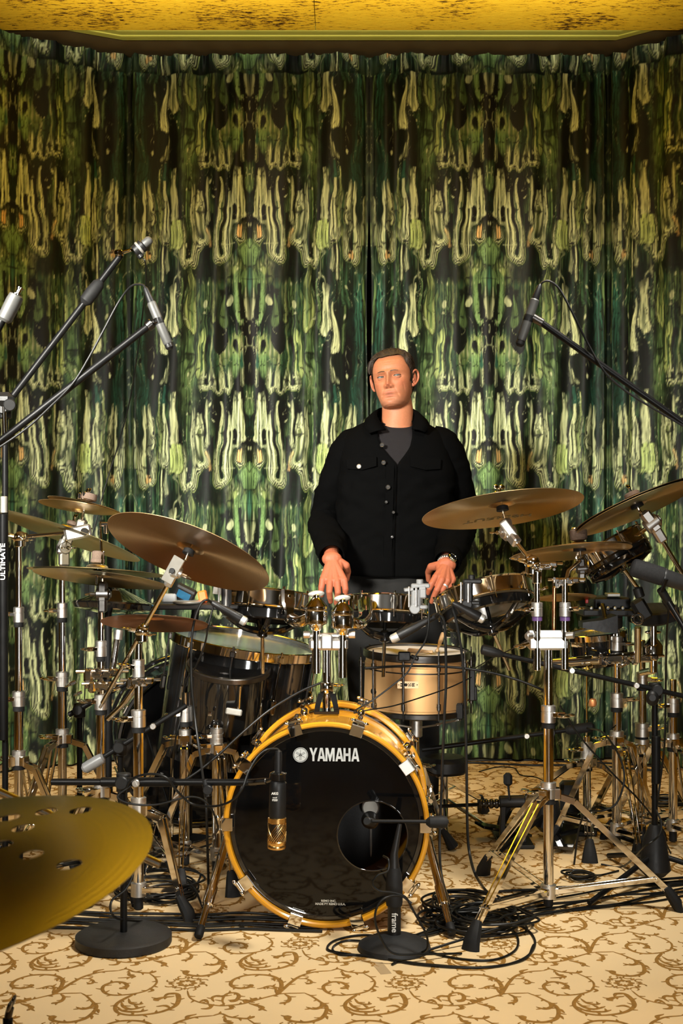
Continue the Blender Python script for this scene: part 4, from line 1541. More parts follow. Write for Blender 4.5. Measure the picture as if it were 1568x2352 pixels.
# ------------------------------------------------------------------ cymbals and their stands
G = 'bronze cymbals of the kit'
cymbal('big', 'very wide dark bronze cymbal tilted over its long chrome boom', 437, 1258, 3.66, 196, 21.5, 60, True, BRONZE_DARK, drop=.07)
cymbal('crash', 'big bronze cymbal with black script underneath, held in front of the watch arm', 1152, 1158, 3.92, 186, -8.3, 40, True, BRONZE, drop=.07)
cymbal('stack_top', 'small cymbal lying topmost in the stack with the cluster of wing nuts', 196, 1157, 4.22, 86, 13.5, 10, True, BRONZE, 'stacked effect cymbals beside the boom poles', drop=.05)
cymbal('stack_low', 'small upturned orange-lit cymbal directly beneath the topmost stack cymbal', 178, 1171, 4.22, 90, 9, 12, True, BRONZE, 'stacked effect cymbals beside the boom poles', flip=True, drop=.06)
cymbal('china', 'wide pale cymbal sloping down behind the steel tilter at the picture edge', 161, 1220, 4.36, 172, 20, 19, True, BRONZE_PALE, drop=.07)
cymbal('hat_top', 'upper thin cymbal of the nearly flat hi-hat pair with brown felt', 223, 1306, 4.16, 158, 3.8, 9, True, BRONZE_PALE, 'flat pair of hi-hat cymbals', drop=.05)
cymbal('hat_low', 'lower pale cymbal of the nearly flat hi-hat pair, lit along its edge', 232, 1322, 4.14, 154, 7.5, 17, True, BRONZE_PALE, 'flat pair of hi-hat cymbals', flip=False, drop=.05)
cymbal('low', 'reddish brown cymbal lying low between the black pad and the big clear-headed drum', 356, 1420, 4.00, 123, 3, 20, True, BRONZE_RED, drop=.10)
cymbal('pair_top', 'upper bronze cymbal of the pair over the chrome double post, under brown felt', 1330, 1251, 4.05, 118, -5, 11, True, BRONZE, 'bronze cymbal pair over the chrome double post', drop=.06)
cymbal('pair_low', 'lower bronze cymbal of the pair over the chrome double post', 1311, 1262, 4.05, 138, -6, 18, True, BRONZE, 'bronze cymbal pair over the chrome double post', drop=.05)
cymbal('edge_top', 'upper cymbal of the steep bronze pair rising out of the picture by the broadcast microphone', 1458, 1152, 4.02, 152, -24.5, 22, True, BRONZE, 'steep bronze cymbal pair at the picture edge', drop=.06)
cymbal('edge_low', 'lower cymbal of the steep bronze pair rising out of the picture by the broadcast microphone', 1461, 1160, 4.02, 150, -24.5, 24, True, BRONZE, 'steep bronze cymbal pair at the picture edge', drop=.05)
cymbal('hidden', 'small bronze cymbal showing as a wedge behind the chrome double post', 1300, 1366, 4.35, 68, -3, 9, True, BRONZE, drop=.09)

# script under the crash cymbal
c, n, R = CYM['crash']
x, y, z = frame(n, (0, 1, 0))
crash = bpy.data.objects['cymbal.001']


def under_text(txt, obj, c, n, R, rad, size, label):
    """black flowing script on the underside"""
    xx = unit(np.cross(V(0, 1, 0), n))
    yy_ = np.cross(n, xx)
    o = c + yy_ * rad - n * (.07 * R * (rad / R) ** 2 + .0030)
    # seen from the front the script reads mirrored, like the print in the photograph
    t = text_mesh('script', txt, BLACKGLOSS, BD, o, xx, yy_, size, None, sx=1.5, bold=.0008)
    me = t.data
    bpy.data.objects.remove(t)
    co = np.empty(len(me.vertices) * 3)
    me.vertices.foreach_get('co', co)
    co = co.reshape(-1, 3) + np.asarray(WORLD_LOC[BD.name])
    Mi = np.linalg.inv(np.array(obj.matrix_world))
    co = co @ Mi[:3, :3].T + Mi[:3, 3]
    r = np.hypot(co[:, 0], co[:, 1])
    co[:, 2] = -.07 * R * (r / R) ** 2 - .0016 - (co[:, 2] - co[:, 2].min())
    me.vertices.foreach_set('co', co.ravel())
    me.update()
    ob = bpy.data.objects.new('script', me)
    COL.objects.link(ob)
    ob.parent = obj
    ob['label'] = label


bpy.context.view_layer.update()
under_text('TURKISH', crash, c, n, R, R * .62, .036, 'black mirrored script on the underside')

# long boom stand at the front, under the wide dark cymbal
SG = 'chrome double-braced cymbal stands'
T4, top = stand('boom_cymbal_stand', 'chrome boom stand in front with a long boom rod under the wide dark cymbal', 318, 3.76, 1850, 1478, [1650, 1535], feet=[(437, 2106), (200, 2075), (352, 1925)], group=SG, r0=.0150, sides=[(-1, -.5, 0), (-1, -.6, .3), (-1, 0, 0)])
cl = P(326, 1450, 3.74)
ti = P(402, 1312, 3.67)
bd_ = unit(ti - cl)
boom(T4, cl - bd_ * .268, ti, .0065)
MB().rod(cl - bd_ * .285, cl - bd_ * .262, .0045, 12).build('rod_tip', STEEL, T4)
boom_clamp(T4, cl, bd_)
c, n, R = CYM['big']
tilter(T4, ti, n, bd_, 1.15, STEEL)
q = MB()
x, y, z = frame(bd_, (0, 1, 0))
q.box(ti + bd_ * .0 + V(-.004, -.018, .004), (.036, .006, .085), [V(bd_[2], 0, -bd_[0]), V(0, 1, 0), bd_], .3)
q.build('tilter_plate', GREYSATIN, T4, 'pale tilter plate with dark round bolt')
MB().rod(ti + V(-.006, -.026, .002), ti + V(-.006, -.020, .002), .008, 14).build('bolt', BLACKPLASTIC, T4)
MB().rod(ti, c - n * .03, .0042, 10).build('cymbal_rod', CHROME, T4)
cymbal_top(T4, 'big', .03, .04, .02)
multi_clamp(T4, P(322, 1566, 3.75), .8, 3)
MB().tube(spline([P(312, 1578, 3.77), P(285, 1615, 3.80), P(247, 1652, 3.82)], 6), [.008] * 13, 12).build('support_rod', CHROME, T4)

# stands standing at the picture edge
T1, top1 = stand('boom_cymbal_stand', 'chrome stand closest to the picture edge with a short level boom to the stacked cymbals', 43, 4.28, 1740, 1246, [1605, 1412], az=[-150, -30, 90], reach=0.260, group=SG, sides=[(-1, -.6, 0), (-1, -.4, .1)])
cl = P(47, 1234, 4.28)
ti = P(185, 1220, 4.24)
boom(T1, cl - unit(ti - cl) * .03, ti, .0060)
boom_clamp(T1, cl, unit(ti - cl), 1.05)
c, n, R = CYM['stack_top']
tilter(T1, ti, unit(c - ti), unit(ti - cl), 1.25, STEEL)
MB().box(P(180, 1223, 4.21), (.085, .02, .042), [V(.98, 0, .2), V(0, 1, 0), V(-.2, 0, .98)], .3).build('tilter_plate', STEEL, T1)
MB().rod(P(194, 1221, 4.19), P(194, 1221, 4.21), .013, 18).build('tilter_knob', CHROME, T1)
MB().rod(ti, c - n * .03, .0045, 10).build('cymbal_rod', CHROME, T1)
cymbal_top(T1, 'stack_top', .04, .03, .022)
q = MB()
for dx, dy in ((-14, -16), (-2, -20), (10, -15)):
    q.rod(P(196 + dx, 1146, 4.20), P(196 + dx, 1140 + dy * .5, 4.20), .006, 10)
q.build('nut_cluster', CHROME, T1, 'cluster of chrome nuts')
MB().lathe([(.024, 0), (.026, .004), (.024, .020)], P(203, 1148, 4.215), CYM['stack_top'][1], 20).build('felt_washer', FELT, T1)

T2, top2 = stand('straight_cymbal_stand', 'chrome stand with a ratchet tilter under the wide pale sloping cymbal', 143, 4.41, 1690, 1290, [1560, 1402], az=[-120, 0, 120], reach=0.271, group=SG, sides=[(-1, -.5, .1), (-1, -.2, 0)])
ti = P(147, 1258, 4.40)
c, n, R = CYM['china']
tilter(T2, ti, n, UP, 1.4, STEEL)
MB().lathe([(.006, -.045), (.016, -.015), (.022, .01), (.014, .03)], ti, UP, 16).build('tilter_neck', GREYSATIN, T2)
MB().rod(ti, c - n * .03, .0045, 10).build('cymbal_rod', CHROME, T2)
cymbal_top(T2, 'china', .02, .03, .02)

T3, top3 = stand('hihat_stand', 'chrome stand with a cluster of clamps carrying the flat hi-hat pair', 232, 4.14, 1812, 1372, [1612, 1490], az=[113, 233, 353], reach=0.254, group=SG, sides=[(-1, -.5, .1), (-1, -.6, 0)])
multi_clamp(T3, P(235, 1548, 4.12), 1.15, 8)
multi_clamp(T3, P(236, 1575, 4.11), .9, 9)
tilter(T3, P(236, 1365, 4.13), UP, UP, 1.3, DARKMETAL)
c, n, R = CYM['hat_top']
MB().rod(P(236, 1365, 4.13), c + n * .15, .0042, 10).build('hihat_rod', CHROME, T3)
cymbal_top(T3, 'hat_top', .02, .05, .022)
MB().lathe([(.018, 0), (.020, .004), (.020, .03), (.016, .034)], c + n * .022, n, 20).build('clutch_felt', FELT, T3)
kk = MB()
kk.box(P(244, 1204, 4.15), (.036, .012, .014), None, .3)
kk.rod(P(244, 1226, 4.15), P(244, 1206, 4.15), .008, 12)
kk.build('rod_cap', CHROME, T3)
MB().rod(P(256, 1550, 4.16), P(272, 1452, 4.18), .0105, 14).build('side_tube', CHROME, T3)
MB().rod(P(271, 1470, 4.178), P(274, 1446, 4.182), .014, 16).build('side_collar', STEEL, T3)

# black pad cymbal behind the hi-hats
c = P(262, 1385, 4.45)
n = unit(V(.05, .10, 1))
PD = thing('pad_cymbal', 'glossy black pad cymbal with a chrome nut behind the hi-hat pair', 'pad', c)
R = 93 * 4.45 / FPX
MB().lathe([(0, .055), (.02, .054), (.05, .040), (R * .8, .010), (R, .0), (R + .002, -.006), (R * .96, -.022), (R * .4, -.035), (0, -.035)], c, n, 56).build('pad', BLACKGLOSS, PD)
q = MB()
q.rod(c + n * .05, c + n * .085, .007, 12)
wing(q, c + n * .068, n, .016)
q.build('wing_nut', CHROME, PD)
MB().rod(c - n * .02, V(c[0] - .02, c[1], .95), .009, 12).build('stem', DARKMETAL, PD)
MB().rod(V(c[0] - .02, c[1], .95), V(c[0] - .02, c[1], .02), .012, 14).build('pole', BLACKPOLE, PD)
MB().lathe([(.09, 0), (.09, .015), (.03, .03), (0, .03)], V(c[0] - .02, c[1], 0), UP, 32).build('base', BASEIRON, PD)

# double stand at the right front
T5, top5 = stand('double_tom_stand', 'tall chrome tripod stand in front with a cast double clamp and two upper posts', 1259, 3.80, 1815, 1490, [1640], feet=[(1080, 2172), (1108, 2002), (1558, 2082)], low_py=2046, r0=.0152, group=SG, sides=[(1, -.7, 0)])
q = MB()
q.box(P(1258, 1479, 3.80), (.118, .040, .034), None, .2)
q.box(P(1258, 1458, 3.80), (.125, .032, .026), None, .3)
q.rod(P(1222, 1460, 3.77), P(1208, 1462, 3.76), .010, 12)
q.rod(P(1300, 1460, 3.77), P(1318, 1459, 3.76), .010, 12)
o = q.build('double_clamp', STEEL, T5)
wing(MB(), P(1214, 1478, 3.77), (-1, -.3, -.3), .026).build('wing_screw', CHROME, o)
wing(MB(), P(1312, 1480, 3.77), (1, -.3, -.1), .022).build('wing_screw', CHROME, o)
for px_, yt, yb, yc in ((1233, 1318, 1540, 1396), (1297, 1330, 1538, 1395)):
    MB().rod(P(px_, yb, 3.79), P(px_, 1415, 3.79), .0108, 18).build('post', CHROME, T5)
    MB().rod(P(px_, 1420, 3.79), P(px_, yt, 3.79), .0088, 18).build('inner_post', CHROME, T5)
    collar(T5, P(px_, 1400, 3.79), UP, .0165, .042, (-1, -.4, 0) if px_ < 1260 else (1, -.5, .1), STEEL, mat('violet_sleeve', (.10, .05, .16), .3, var=(40, .2)))
MB().lathe([(.012, 0), (.014, .002), (.014, .034), (.012, .036)], P(1233, 1340, 3.79), UP, 18).build('collar', CHROME, T5)
cl, c_ = P(1222, 1292, 3.80), CYM['crash']
ti = P(1166, 1222, 3.90)
boom(T5, cl - unit(ti - cl) * .03, ti, .0062)
boom_clamp(T5, cl, unit(ti - cl), 1.15)
tilter(T5, ti, unit(c_[0] - ti), unit(ti - cl), 1.3, STEEL)
MB().box(P(1172, 1222, 3.875), (.024, .010, .080), [V(.8, 0, .6), V(0, 1, 0), V(-.6, 0, .8)], .3).build('tilter_plate', GREYSATIN, T5)
MB().rod(ti, c_[0] - c_[1] * .03, .0042, 10).build('cymbal_rod', CHROME, T5)
cymbal_top(T5, 'crash', .02, .03, .022)
q = MB()
for dx in (-9, 9):
    q.box(c_[0] + c_[1] * .034 + V(dx * .0013, -.01, 0), (.013, .012, .014), None, .25)
q.build('bright_nuts', CHROME, T5)
multi_clamp(T5, P(1298, 1336, 3.80), .75, 14)
multi_clamp(T5, P(1250, 1300, 3.82), .7, 15)
c_ = CYM['pair_top']
MB().tube([P(1298, 1340, 3.80), P(1305, 1312, 3.9), c_[0] - c_[1] * .05], .0062, 12).build('boom_rod', CHROME, T5)
tilter(T5, c_[0] - c_[1] * .075, c_[1], UP, 1.0, DARKMETAL)
cymbal_top(T5, 'pair_top', .03, .08, .024, felts=2)
MB().lathe([(.025, 0), (.027, .003), (.027, .026), (.024, .028)], c_[0] + c_[1] * .018, c_[1], 20).build('felt_washer', FELT, T5)
q = MB().rod(P(1273, 1330, 3.86), P(1271, 1480, 3.86), .006, 12)
q.build('thin_rod', mat('copper_rod', (.75, .33, .15), .25, 1.0, var=(30, .1)), T5)

# far stands at the right
T6, top6 = stand('rack_stand', 'chrome stand with the level rack tube clamped across it', 1416, 4.52, 1694, 1432, [1608, 1478], az=[158, 278, 398], reach=0.241, group=SG, sides=[(1, -.3, .1), (1, -.3, 0)], r0=.0160)
RT = thing('rack_tube', 'thick level chrome rack tube clamped across the far chrome stands', 'rack tube', P(1390, 1515, 4.46))
MB().rod(P(1262, 1524, 4.46), P(1462, 1507, 4.46), .0165, 20).build('tube', CHROME, RT)
multi_clamp(RT, P(1410, 1513, 4.45), 1.1, 22)
multi_clamp(RT, P(1478, 1512, 4.45), .9, 23)
T7, top7 = stand('rack_stand', 'thick chrome stand next to the black boom microphone stand, topped by a ball clamp', 1474, 4.69, 1712, 1470, [1676, 1560], az=[15, 135, 255], reach=0.242, group=SG, sides=[(1, -.3, .2), (1, -.3, 0)], r0=.018)
b_ = MB().lathe([(.012, -.04), (.020, -.03), (.034, -.022), (.034, .014), (.028, .024), (.014, .040), (.010, .055)], P(1499, 1492, 4.50), UP, 28)
b_.ball(P(1499, 1452, 4.50), .018, 14, 8, (1.6, .5, .4))
b_.rod(P(1499, 1545, 4.50), P(1499, 1490, 4.50), .014, 16)
b_.build('ball_clamp', CHROME, T7)
MB().rod(P(1474, 1545, 4.60), P(1500, 1540, 4.50), .012, 14).build('side_bar', CHROME, T7)
T8, top8 = stand('pedal_stand', 'low chrome tripod with a thin vertical rod behind the double kick pedal', 1347, 4.70, 1745, 1690, [1720], az=[141, 261, 381], reach=0.358, group=SG, r0=.0150)
MB().rod(P(1347, 1745, 4.70), P(1347, 1545, 4.70), .0035, 8).build('pull_rod', CHROME, T8)
T9, top9 = stand('small_tripod_stand', 'chrome tripod stand deep in the dark next to the black drums', 425, 4.26, 1692, 1590, [1640], az=[-86, 34, 154], reach=0.299, group=SG, r0=.0135)
T10, top10 = stand('small_tripod_stand', 'short chrome tripod stand just left of the amber bass drum', 497, 4.175, 1712, 1664, [1690], az=[168, 288, 408], reach=0.241, group=SG, r0=.0140)
T11, _ = stand('edge_stand', 'chrome tripod stand half out of the picture behind the black microphone stand', 1545, 4.58, 1700, 1560, [1620], az=[-87, 33, 153], reach=0.248, group=SG, r0=.015)

# cymbal boom coming in from outside the picture at the right
c_ = CYM['edge_top']
EB = thing('cymbal_boom', 'chrome boom entering from the picture edge to hold the steep bronze pair', 'cymbal boom', P(1600, 1390, 4.05))
ti = P(1497, 1203, 4.02)
en = P(1760, 1638, 4.08)
boom(EB, en, ti, .0072)
tilter(EB, ti, unit(c_[0] - ti), unit(ti - en), 1.5, STEEL)
MB().rod(ti, c_[0] - c_[1] * .03, .0045, 10).build('cymbal_rod', CHROME, EB)
cymbal_top(EB, 'edge_top', .02, .03, .024)
MB().rod(en, V(en[0], en[1], .01), .013, 16).build('pole', CHROME, EB)
MB().lathe([(.13, 0), (.13, .012), (.03, .03), (0, .03)], V(en[0], en[1], 0), UP, 32).build('base', BASEIRON, EB)

# steeply tilted frame tom at the right
T_, c, n, R = rim_drum('steeply tilted frame tom seen edge on beside the broadcast microphone', 1399, 1252, 4.22, 82, -31, 8, None, P(1466, 1352, 4.25), hub=.075, rot=.3)
c = P(1412, 1280, 4.20)
PB = thing('black_pad', 'slim black tilted pad under the edge-on frame tom', 'pad', c)
MB().lathe([(0, .012), (R * .97, .010), (R + .004, .004), (R + .002, -.006), (R * .8, -.016), (0, -.022)], c, unit(n + V(0, -.05, 0)), 48).build('pad', BLACKGLOSS, PB)
MB().tube([c - n * .02, P(1440, 1318, 4.22), P(1463, 1350, 4.24)], .0075, 12).build('arm', CHROME, PB)
MB().rod(P(1463, 1350, 4.24), P(1470, 1372, 4.24), .016, 14).build('clamp', BLACKPLASTIC, PB)

# electronics on the right
EM = thing('percussion_module', 'flat black electronic percussion module lying on the far chrome stand', 'electronic module', P(1395, 1400, 4.50))
q = MB()
q.box(P(1395, 1383, 4.50), (.125, .16, .040), None, .15)
q.box(P(1400, 1404, 4.48), (.215, .18, .024), None, .2)
q.build('housing', BLACKPLASTIC, EM)
MB().box(P(1406, 1366, 4.44), (.045, .05, .012), None, .2).build('top_bracket', GREYSATIN, EM)
for x_ in (1358, 1378, 1396, 1412, 1430):
    MB().ball(P(x_, 1397, 4.395), .006, 8, 6).build('knob', SILVER, EM)
MB().box(P(1347, 1381, 4.40), (.010, .01, .014), None, .2).build('red_light', mat('red_plastic', (.5, .02, .02), .4, var=(50, .1)), EM)
MB().rod(P(1416, 1412, 4.50), P(1416, 1440, 4.52), .02, 16).build('mount', BLACKPLASTIC, EM)
dp = P(1500, 1408, 4.48)
DP = thing('drum_pad', 'round black rubber drum pad behind the broadcast microphone', 'pad', dp)
MB().lathe([(0, .018), (.080, .018), (.088, .012), (.088, -.02), (.05, -.035), (0, -.035)], dp, unit(V(-.1, -.15, 1)), 40).build('pad', RUBBER, DP)
MB().rod(dp - UP * .02, V(dp[0], dp[1], dp[2] - .12), .012, 14).build('stem', CHROME, DP)
lp = P(1376, 1432, 4.30)
LP = thing('black_wedge_pad', 'small black wedge pad hanging under the percussion module', 'pad', lp)
MB().loft([np.array([lp + V(-.062, y_, z_) for y_, z_ in ((-.04, -.012), (.04, -.012), (.04, .006), (-.04, .006))]), np.array([lp + V(.0, y_, z_) for y_, z_ in ((-.05, -.024), (.05, -.024), (.05, .014), (-.05, .014))]), np.array([lp + V(.05, y_, z_) for y_, z_ in ((-.05, -.030), (.05, -.030), (.05, .030), (-.05, .030))])]).build('pad', BLACKPLASTIC, LP)
MB().rod(lp + V(.02, 0, .01), lp + V(.02, .05, .06), .008, 10).build('stem', DARKMETAL, LP)
# dark drum at the far right
dd = P(1372, 1478, 4.62)
DT = thing('side_tom', 'small dark drum with a chrome hoop above the level rack tube', 'drum', dd)
kk = 4.62 / FPX
MB().lathe([(.0, -.07), (66 * kk, -.07), (66 * kk, .035), (0, .035)], dd, unit(V(-.12, -.05, 1)), 48).build('shell', BLACKGLOSS, DT)
ringmb(64 * kk, 71 * kk, .020, .045, dd, unit(V(-.12, -.05, 1)), 56).build('hoop', CHROME, DT)
MB().lathe([(0, .036), (64 * kk, .036), (64 * kk, .039), (0, .039)], dd, unit(V(-.12, -.05, 1)), 48).build('drumhead', mat('clear_head', (.11, .125, .125), .16, spec=.7, var=(10, .1)), DT)
for k in range(8):
    a = k * math.pi / 4 + .2
    q = MB().rod(dd + V(math.cos(a), math.sin(a), 0) * 70 * kk + UP * .04, dd + V(math.cos(a), math.sin(a), 0) * 69 * kk - UP * .05, .004, 8)
    q.build('tension_rod', CHROME, DT)

# ------------------------------------------------------------------ dark drums behind, left of the bass drum
cc = P(562, 1474, 4.52)
nn = disc_normal(cc, 168, 24, 9, False)
FT = thing('floor_tom', 'large black floor tom with a clear head and broad chrome hoop', 'drum', cc)
R = 166 * 4.52 / FPX
MB().lathe([(R - .006, -.40), (R - .004, -.40), (R - .004, -.03), (R - .010, -.01)], cc, nn, 72).build('shell', BLACKGLOSS, FT)
ringmb(R - .004, R + .008, -.024, .010, cc, nn, 80).build('hoop', CHROME, FT)
MB().lathe([(0, -.004), (R - .006, -.004), (R - .004, -.008), (0, -.009)], cc, nn, 64).build('drumhead', bpy.data.materials['clear_head'], FT)
x, y, z = frame(nn, (0, 1, 0))
for k in range(10):
    a = k * math.pi / 5 + .25
    d = x * math.cos(a) + y * math.sin(a)
    q = MB()
    q.rod(cc + d * (R + .012) + nn * .016, cc + d * (R + .010) - nn * .16, .0035, 8)
    q.box(cc + d * (R + .008) - nn * .17, (.018, .018, .05), [np.cross(d, nn), d, nn], .3)
    q.box(cc + d * (R + .010) - nn * .01, (.020, .012, .022), [np.cross(d, nn), d, nn], .3)
    q.build('lug', DARKMETAL if k % 2 else CHROME, FT)
for k in range(3):
    a = math.radians(-75 + 120 * k)
    e = V(cc[0] + math.cos(a) * (R + .02), cc[1] + math.sin(a) * (R + .02), 0)
    q = MB().rod(e + UP * .03, e + UP * .62, .0055, 10)
    q.build('leg', CHROME, FT)
b2 = V(*P(455, 1660, 4.84))
B2 = thing('black_bass_drum', 'big black bass drum standing in the dark behind the chrome tripods', 'drum', V(b2[0], b2[1], 0))
a2 = unit(V(-.25, 1, 0))
R2 = .30
c2 = V(b2[0], b2[1], R2 + .012)
ringmb(R2 - .03, R2 - .018, .03, .40, c2, a2, 72).build('shell', BLACKGLOSS, B2)
ringmb(R2 - .015, R2, -.01, .03, c2, a2, 72).build('front_hoop', BLACKGLOSS, B2)
ringmb(R2 - .015, R2, .40, .44, c2, a2, 72).build('rear_hoop', BLACKGLOSS, B2)
MB().lathe([(0, .010), (R2 - .02, .010), (R2 - .02, .014), (0, .014)], c2, a2, 64).build('front_head', HEADM, B2)
s2 = V(a2[1], -a2[0], 0)
for k in range(8):
    a = k * math.pi / 4 + .3
    d = s2 * math.cos(a) + UP * math.sin(a)
    q = MB()
    q.box(c2 + d * (R2 + .003) + a2 * .0, (.032, .006, .04), [np.cross(d, a2), d, a2], .2)
    q.rod(c2 + d * (R2 + .01), c2 + d * (R2 + .01) + a2 * .13, .003, 8)
    q.build('claw', CHROME if k % 2 else DARKMETAL, B2)
# small black tom with silver lugs beside the bass drum
c3 = P(520, 1592, 4.30)
TB = thing('black_tom', 'black tom with a silver bracket between the bass drum and the dark tripods', 'drum', c3)
n3 = unit(V(.1, -.25, 1))
MB().lathe([(.0, -.10), (.128, -.10), (.130, .09), (0, .09)], c3, n3, 56).build('shell', BLACKGLOSS, TB)
ringmb(.126, .138, .08, .10, c3, n3, 56).build('hoop', DARKMETAL, TB)
MB().box(P(537, 1635, 4.15), (.052, .016, .020), [unit(V(1, 0, -.16)), V(0, 1, 0), unit(V(.16, 0, 1))], .2).build('bracket', GREYSATIN, TB, 'silver bracket')
MB().rod(P(551, 1576, 4.16), P(548, 1628, 4.16), .0055, 12).build('rod', CHROME, TB)
q = MB().rod(P(478, 1640, 4.16), P(486, 1640, 4.16), .007, 12)
q.build('rod', CHROME, TB)
MB().rod(c3 - n3 * .09, V(c3[0] - .02, c3[1], .25), .012, 14).build('post', DARKMETAL, TB)
MB().rod(V(c3[0] - .02, c3[1], .25), V(c3[0] - .02, c3[1], .0), .014, 14).build('leg', DARKMETAL, TB)

# tray with small gear
tr = P(450, 1390, 4.62)
TR = thing('gear_tray', 'flat black gear tray behind the wide dark cymbal', 'tray', tr)
MB().box(tr, (.30, .22, .020), None, .2).build('tray', BLACKPLASTIC, TR)
MB().rod(tr - UP * .01, V(tr[0] - .03, tr[1], .62), .014, 14).build('pole', BLACKPOLE, TR)
MB().rod(V(tr[0] - .03, tr[1], .62), V(tr[0] - .03, tr[1], .02), .017, 14).build('lower_pole', BLACKPOLE, TR)
MB().lathe([(.09, 0), (.09, .014), (.03, .03), (0, .03)], V(tr[0] - .03, tr[1], 0), UP, 32).build('base', BASEIRON, TR)
tz = tr[2] + .010
ph = thing('small_recorder', 'small black recorder with a blue screen propped up on the gear tray', 'recorder', V(*P(424, 1360, 4.60)[:2], tz))
pc_ = V(P(424, 1348, 4.60)[0], 4.60, tz + .032)
Rq = [unit(V(.9, 0, -.45)), unit(V(.15, .8, .35)), None]
Rq[1] = unit(Rq[1] - Rq[0] * np.dot(Rq[1], Rq[0]))
Rq[2] = np.cross(Rq[0], Rq[1])
MB().box(pc_, (.075, .03, .055), Rq, .2).build('case', BLACKPLASTIC, ph)
scr_m = mat('blue_screen', (.01, .05, .09), .2, var=(80, .4))
scr_m.node_tree.nodes['Principled BSDF'].inputs['Emission Color'].default_value = (.03, .22, .42, 1)
scr_m.node_tree.nodes['Principled BSDF'].inputs['Emission Strength'].default_value = .25
MB().box(pc_ - Rq[1] * .0155, (.048, .001, .030), Rq, .1).build('screen', scr_m, ph)
ob_ = V(*P(466, 1352, 4.58)[:2], tz)
tag(MB().box(ob_ + UP * .022, (.030, .03, .043), [unit(V(1, 0, .2)), V(0, 1, 0), unit(V(-.2, 0, 1))], .15).build('orange_box', ORANGE, off=ob_), 'small orange box standing on the gear tray', 'box')
sl_ = V(*P(432, 1370, 4.55)[:2], tz)
tag(MB().lathe([(0, 0), (.05, 0), (.054, .004), (.054, .008), (.05, .010), (0, .006)], sl_, UP, 28).build('silver_dish', GREYSATIN, off=sl_), 'thin silver dish lying on the gear tray', 'dish')
bl_ = V(*P(390, 1366, 4.60)[:2], tz)
tag(MB().box(bl_ + UP * .016, (.05, .04, .032), None, .15).build('grey_box', GREYPLASTIC, off=bl_), 'small dark grey box at the end of the gear tray near the chrome boom', 'box')

# ------------------------------------------------------------------ pedal to the right of the bass drum
DPd = thing('double_pedal', 'black double kick pedal with its linkage shaft reaching towards the bass drum', 'pedal', F(1165, 1935))
q = MB()
q.rod(P(985, 1853, 4.5), P(1100, 1848, 4.58), .0065, 12)
q.build('shaft', BLACKPOLE, DPd)
q = MB()
for x_ in (1104, 1116, 1128, 1140):
    q.ball(P(x_, 1846, 4.58), .017, 12, 8, (.7, 1, 1))
q.rod(P(1100, 1846, 4.58), P(1148, 1845, 4.58), .012, 12)
q.build('joint', DARKMETAL, DPd)
q = MB()
q.rod(P(1146, 1842, 4.58), P(1205, 1840, 4.58), .022, 16)
q.bar(P(1155, 1845, 4.58), P(1152, 1940, 4.58) * V(1, 1, 0) + V(0, 0, .006), .018, .03, (0, 1, 0))
q.bar(P(1202, 1845, 4.60), P(1202, 1940, 4.60) * V(1, 1, 0) + V(0, 0, .006), .018, .03, (0, 1, 0))
q.box(F(1180, 1937) + V(0, .06, .008), (.12, .3, .012), None, .2)
q.build('frame', BLACKPLASTIC, DPd)
fb = MB()
fb.bar(F(1100, 1930) + V(0, 0, .055), F(1212, 1925) + V(0, .02, .012), .085, .010, UP)
fb.build('footboard', BLACKGLOSS, DPd)
q = MB()
q.rod(P(1170, 1838, 4.56), P(1166, 1795, 4.56), .004, 8)
q.box(P(1166, 1790, 4.56), (.03, .03, .045), None, .3)
q.build('beater', RUBBER, DPd)
P2 = thing('hihat_pedal', 'black hi-hat pedal under the low chrome tripod', 'pedal', F(1300, 1935))
q = MB()
q.bar(F(1290, 1962) + V(0, 0, .02), F(1325, 1900) + V(0, 0, .075), .075, .012, UP)
q.build('footboard', BLACKGLOSS, P2)
q = MB()
q.box(F(1315, 1915) + V(0, .05, .012), (.16, .20, .022), None, .2)
q.box(F(1315, 1905) + V(0, .08, .09), (.07, .05, .15), None, .25)
q.build('frame', BLACKPLASTIC, P2)
b3 = P(1020, 1768, 4.72)
BL = thing('drum_throne', 'round black drum throne seat seen low behind the bass drum', 'stool', V(b3[0], b3[1], 0))
MB().lathe([(0, -.03), (.075, -.03), (.085, -.02), (.085, .015), (.07, .03), (0, .032)], V(b3[0], b3[1], .26), UP, 36).build('seat', BLACKPLASTIC, BL)
MB().rod(V(b3[0], b3[1], 0), V(b3[0], b3[1], .25), .014, 14).build('post', CHROME, BL)
for k in range(3):
    a = .5 + k * 2.094
    MB().rod(V(b3[0], b3[1], .14), V(b3[0] + .2 * math.cos(a), b3[1] + .2 * math.sin(a), .008), .007, 10).build('leg', CHROME, BL)

# ------------------------------------------------------------------ microphones, booms and mic stands
MG = 'black microphone boom stands'


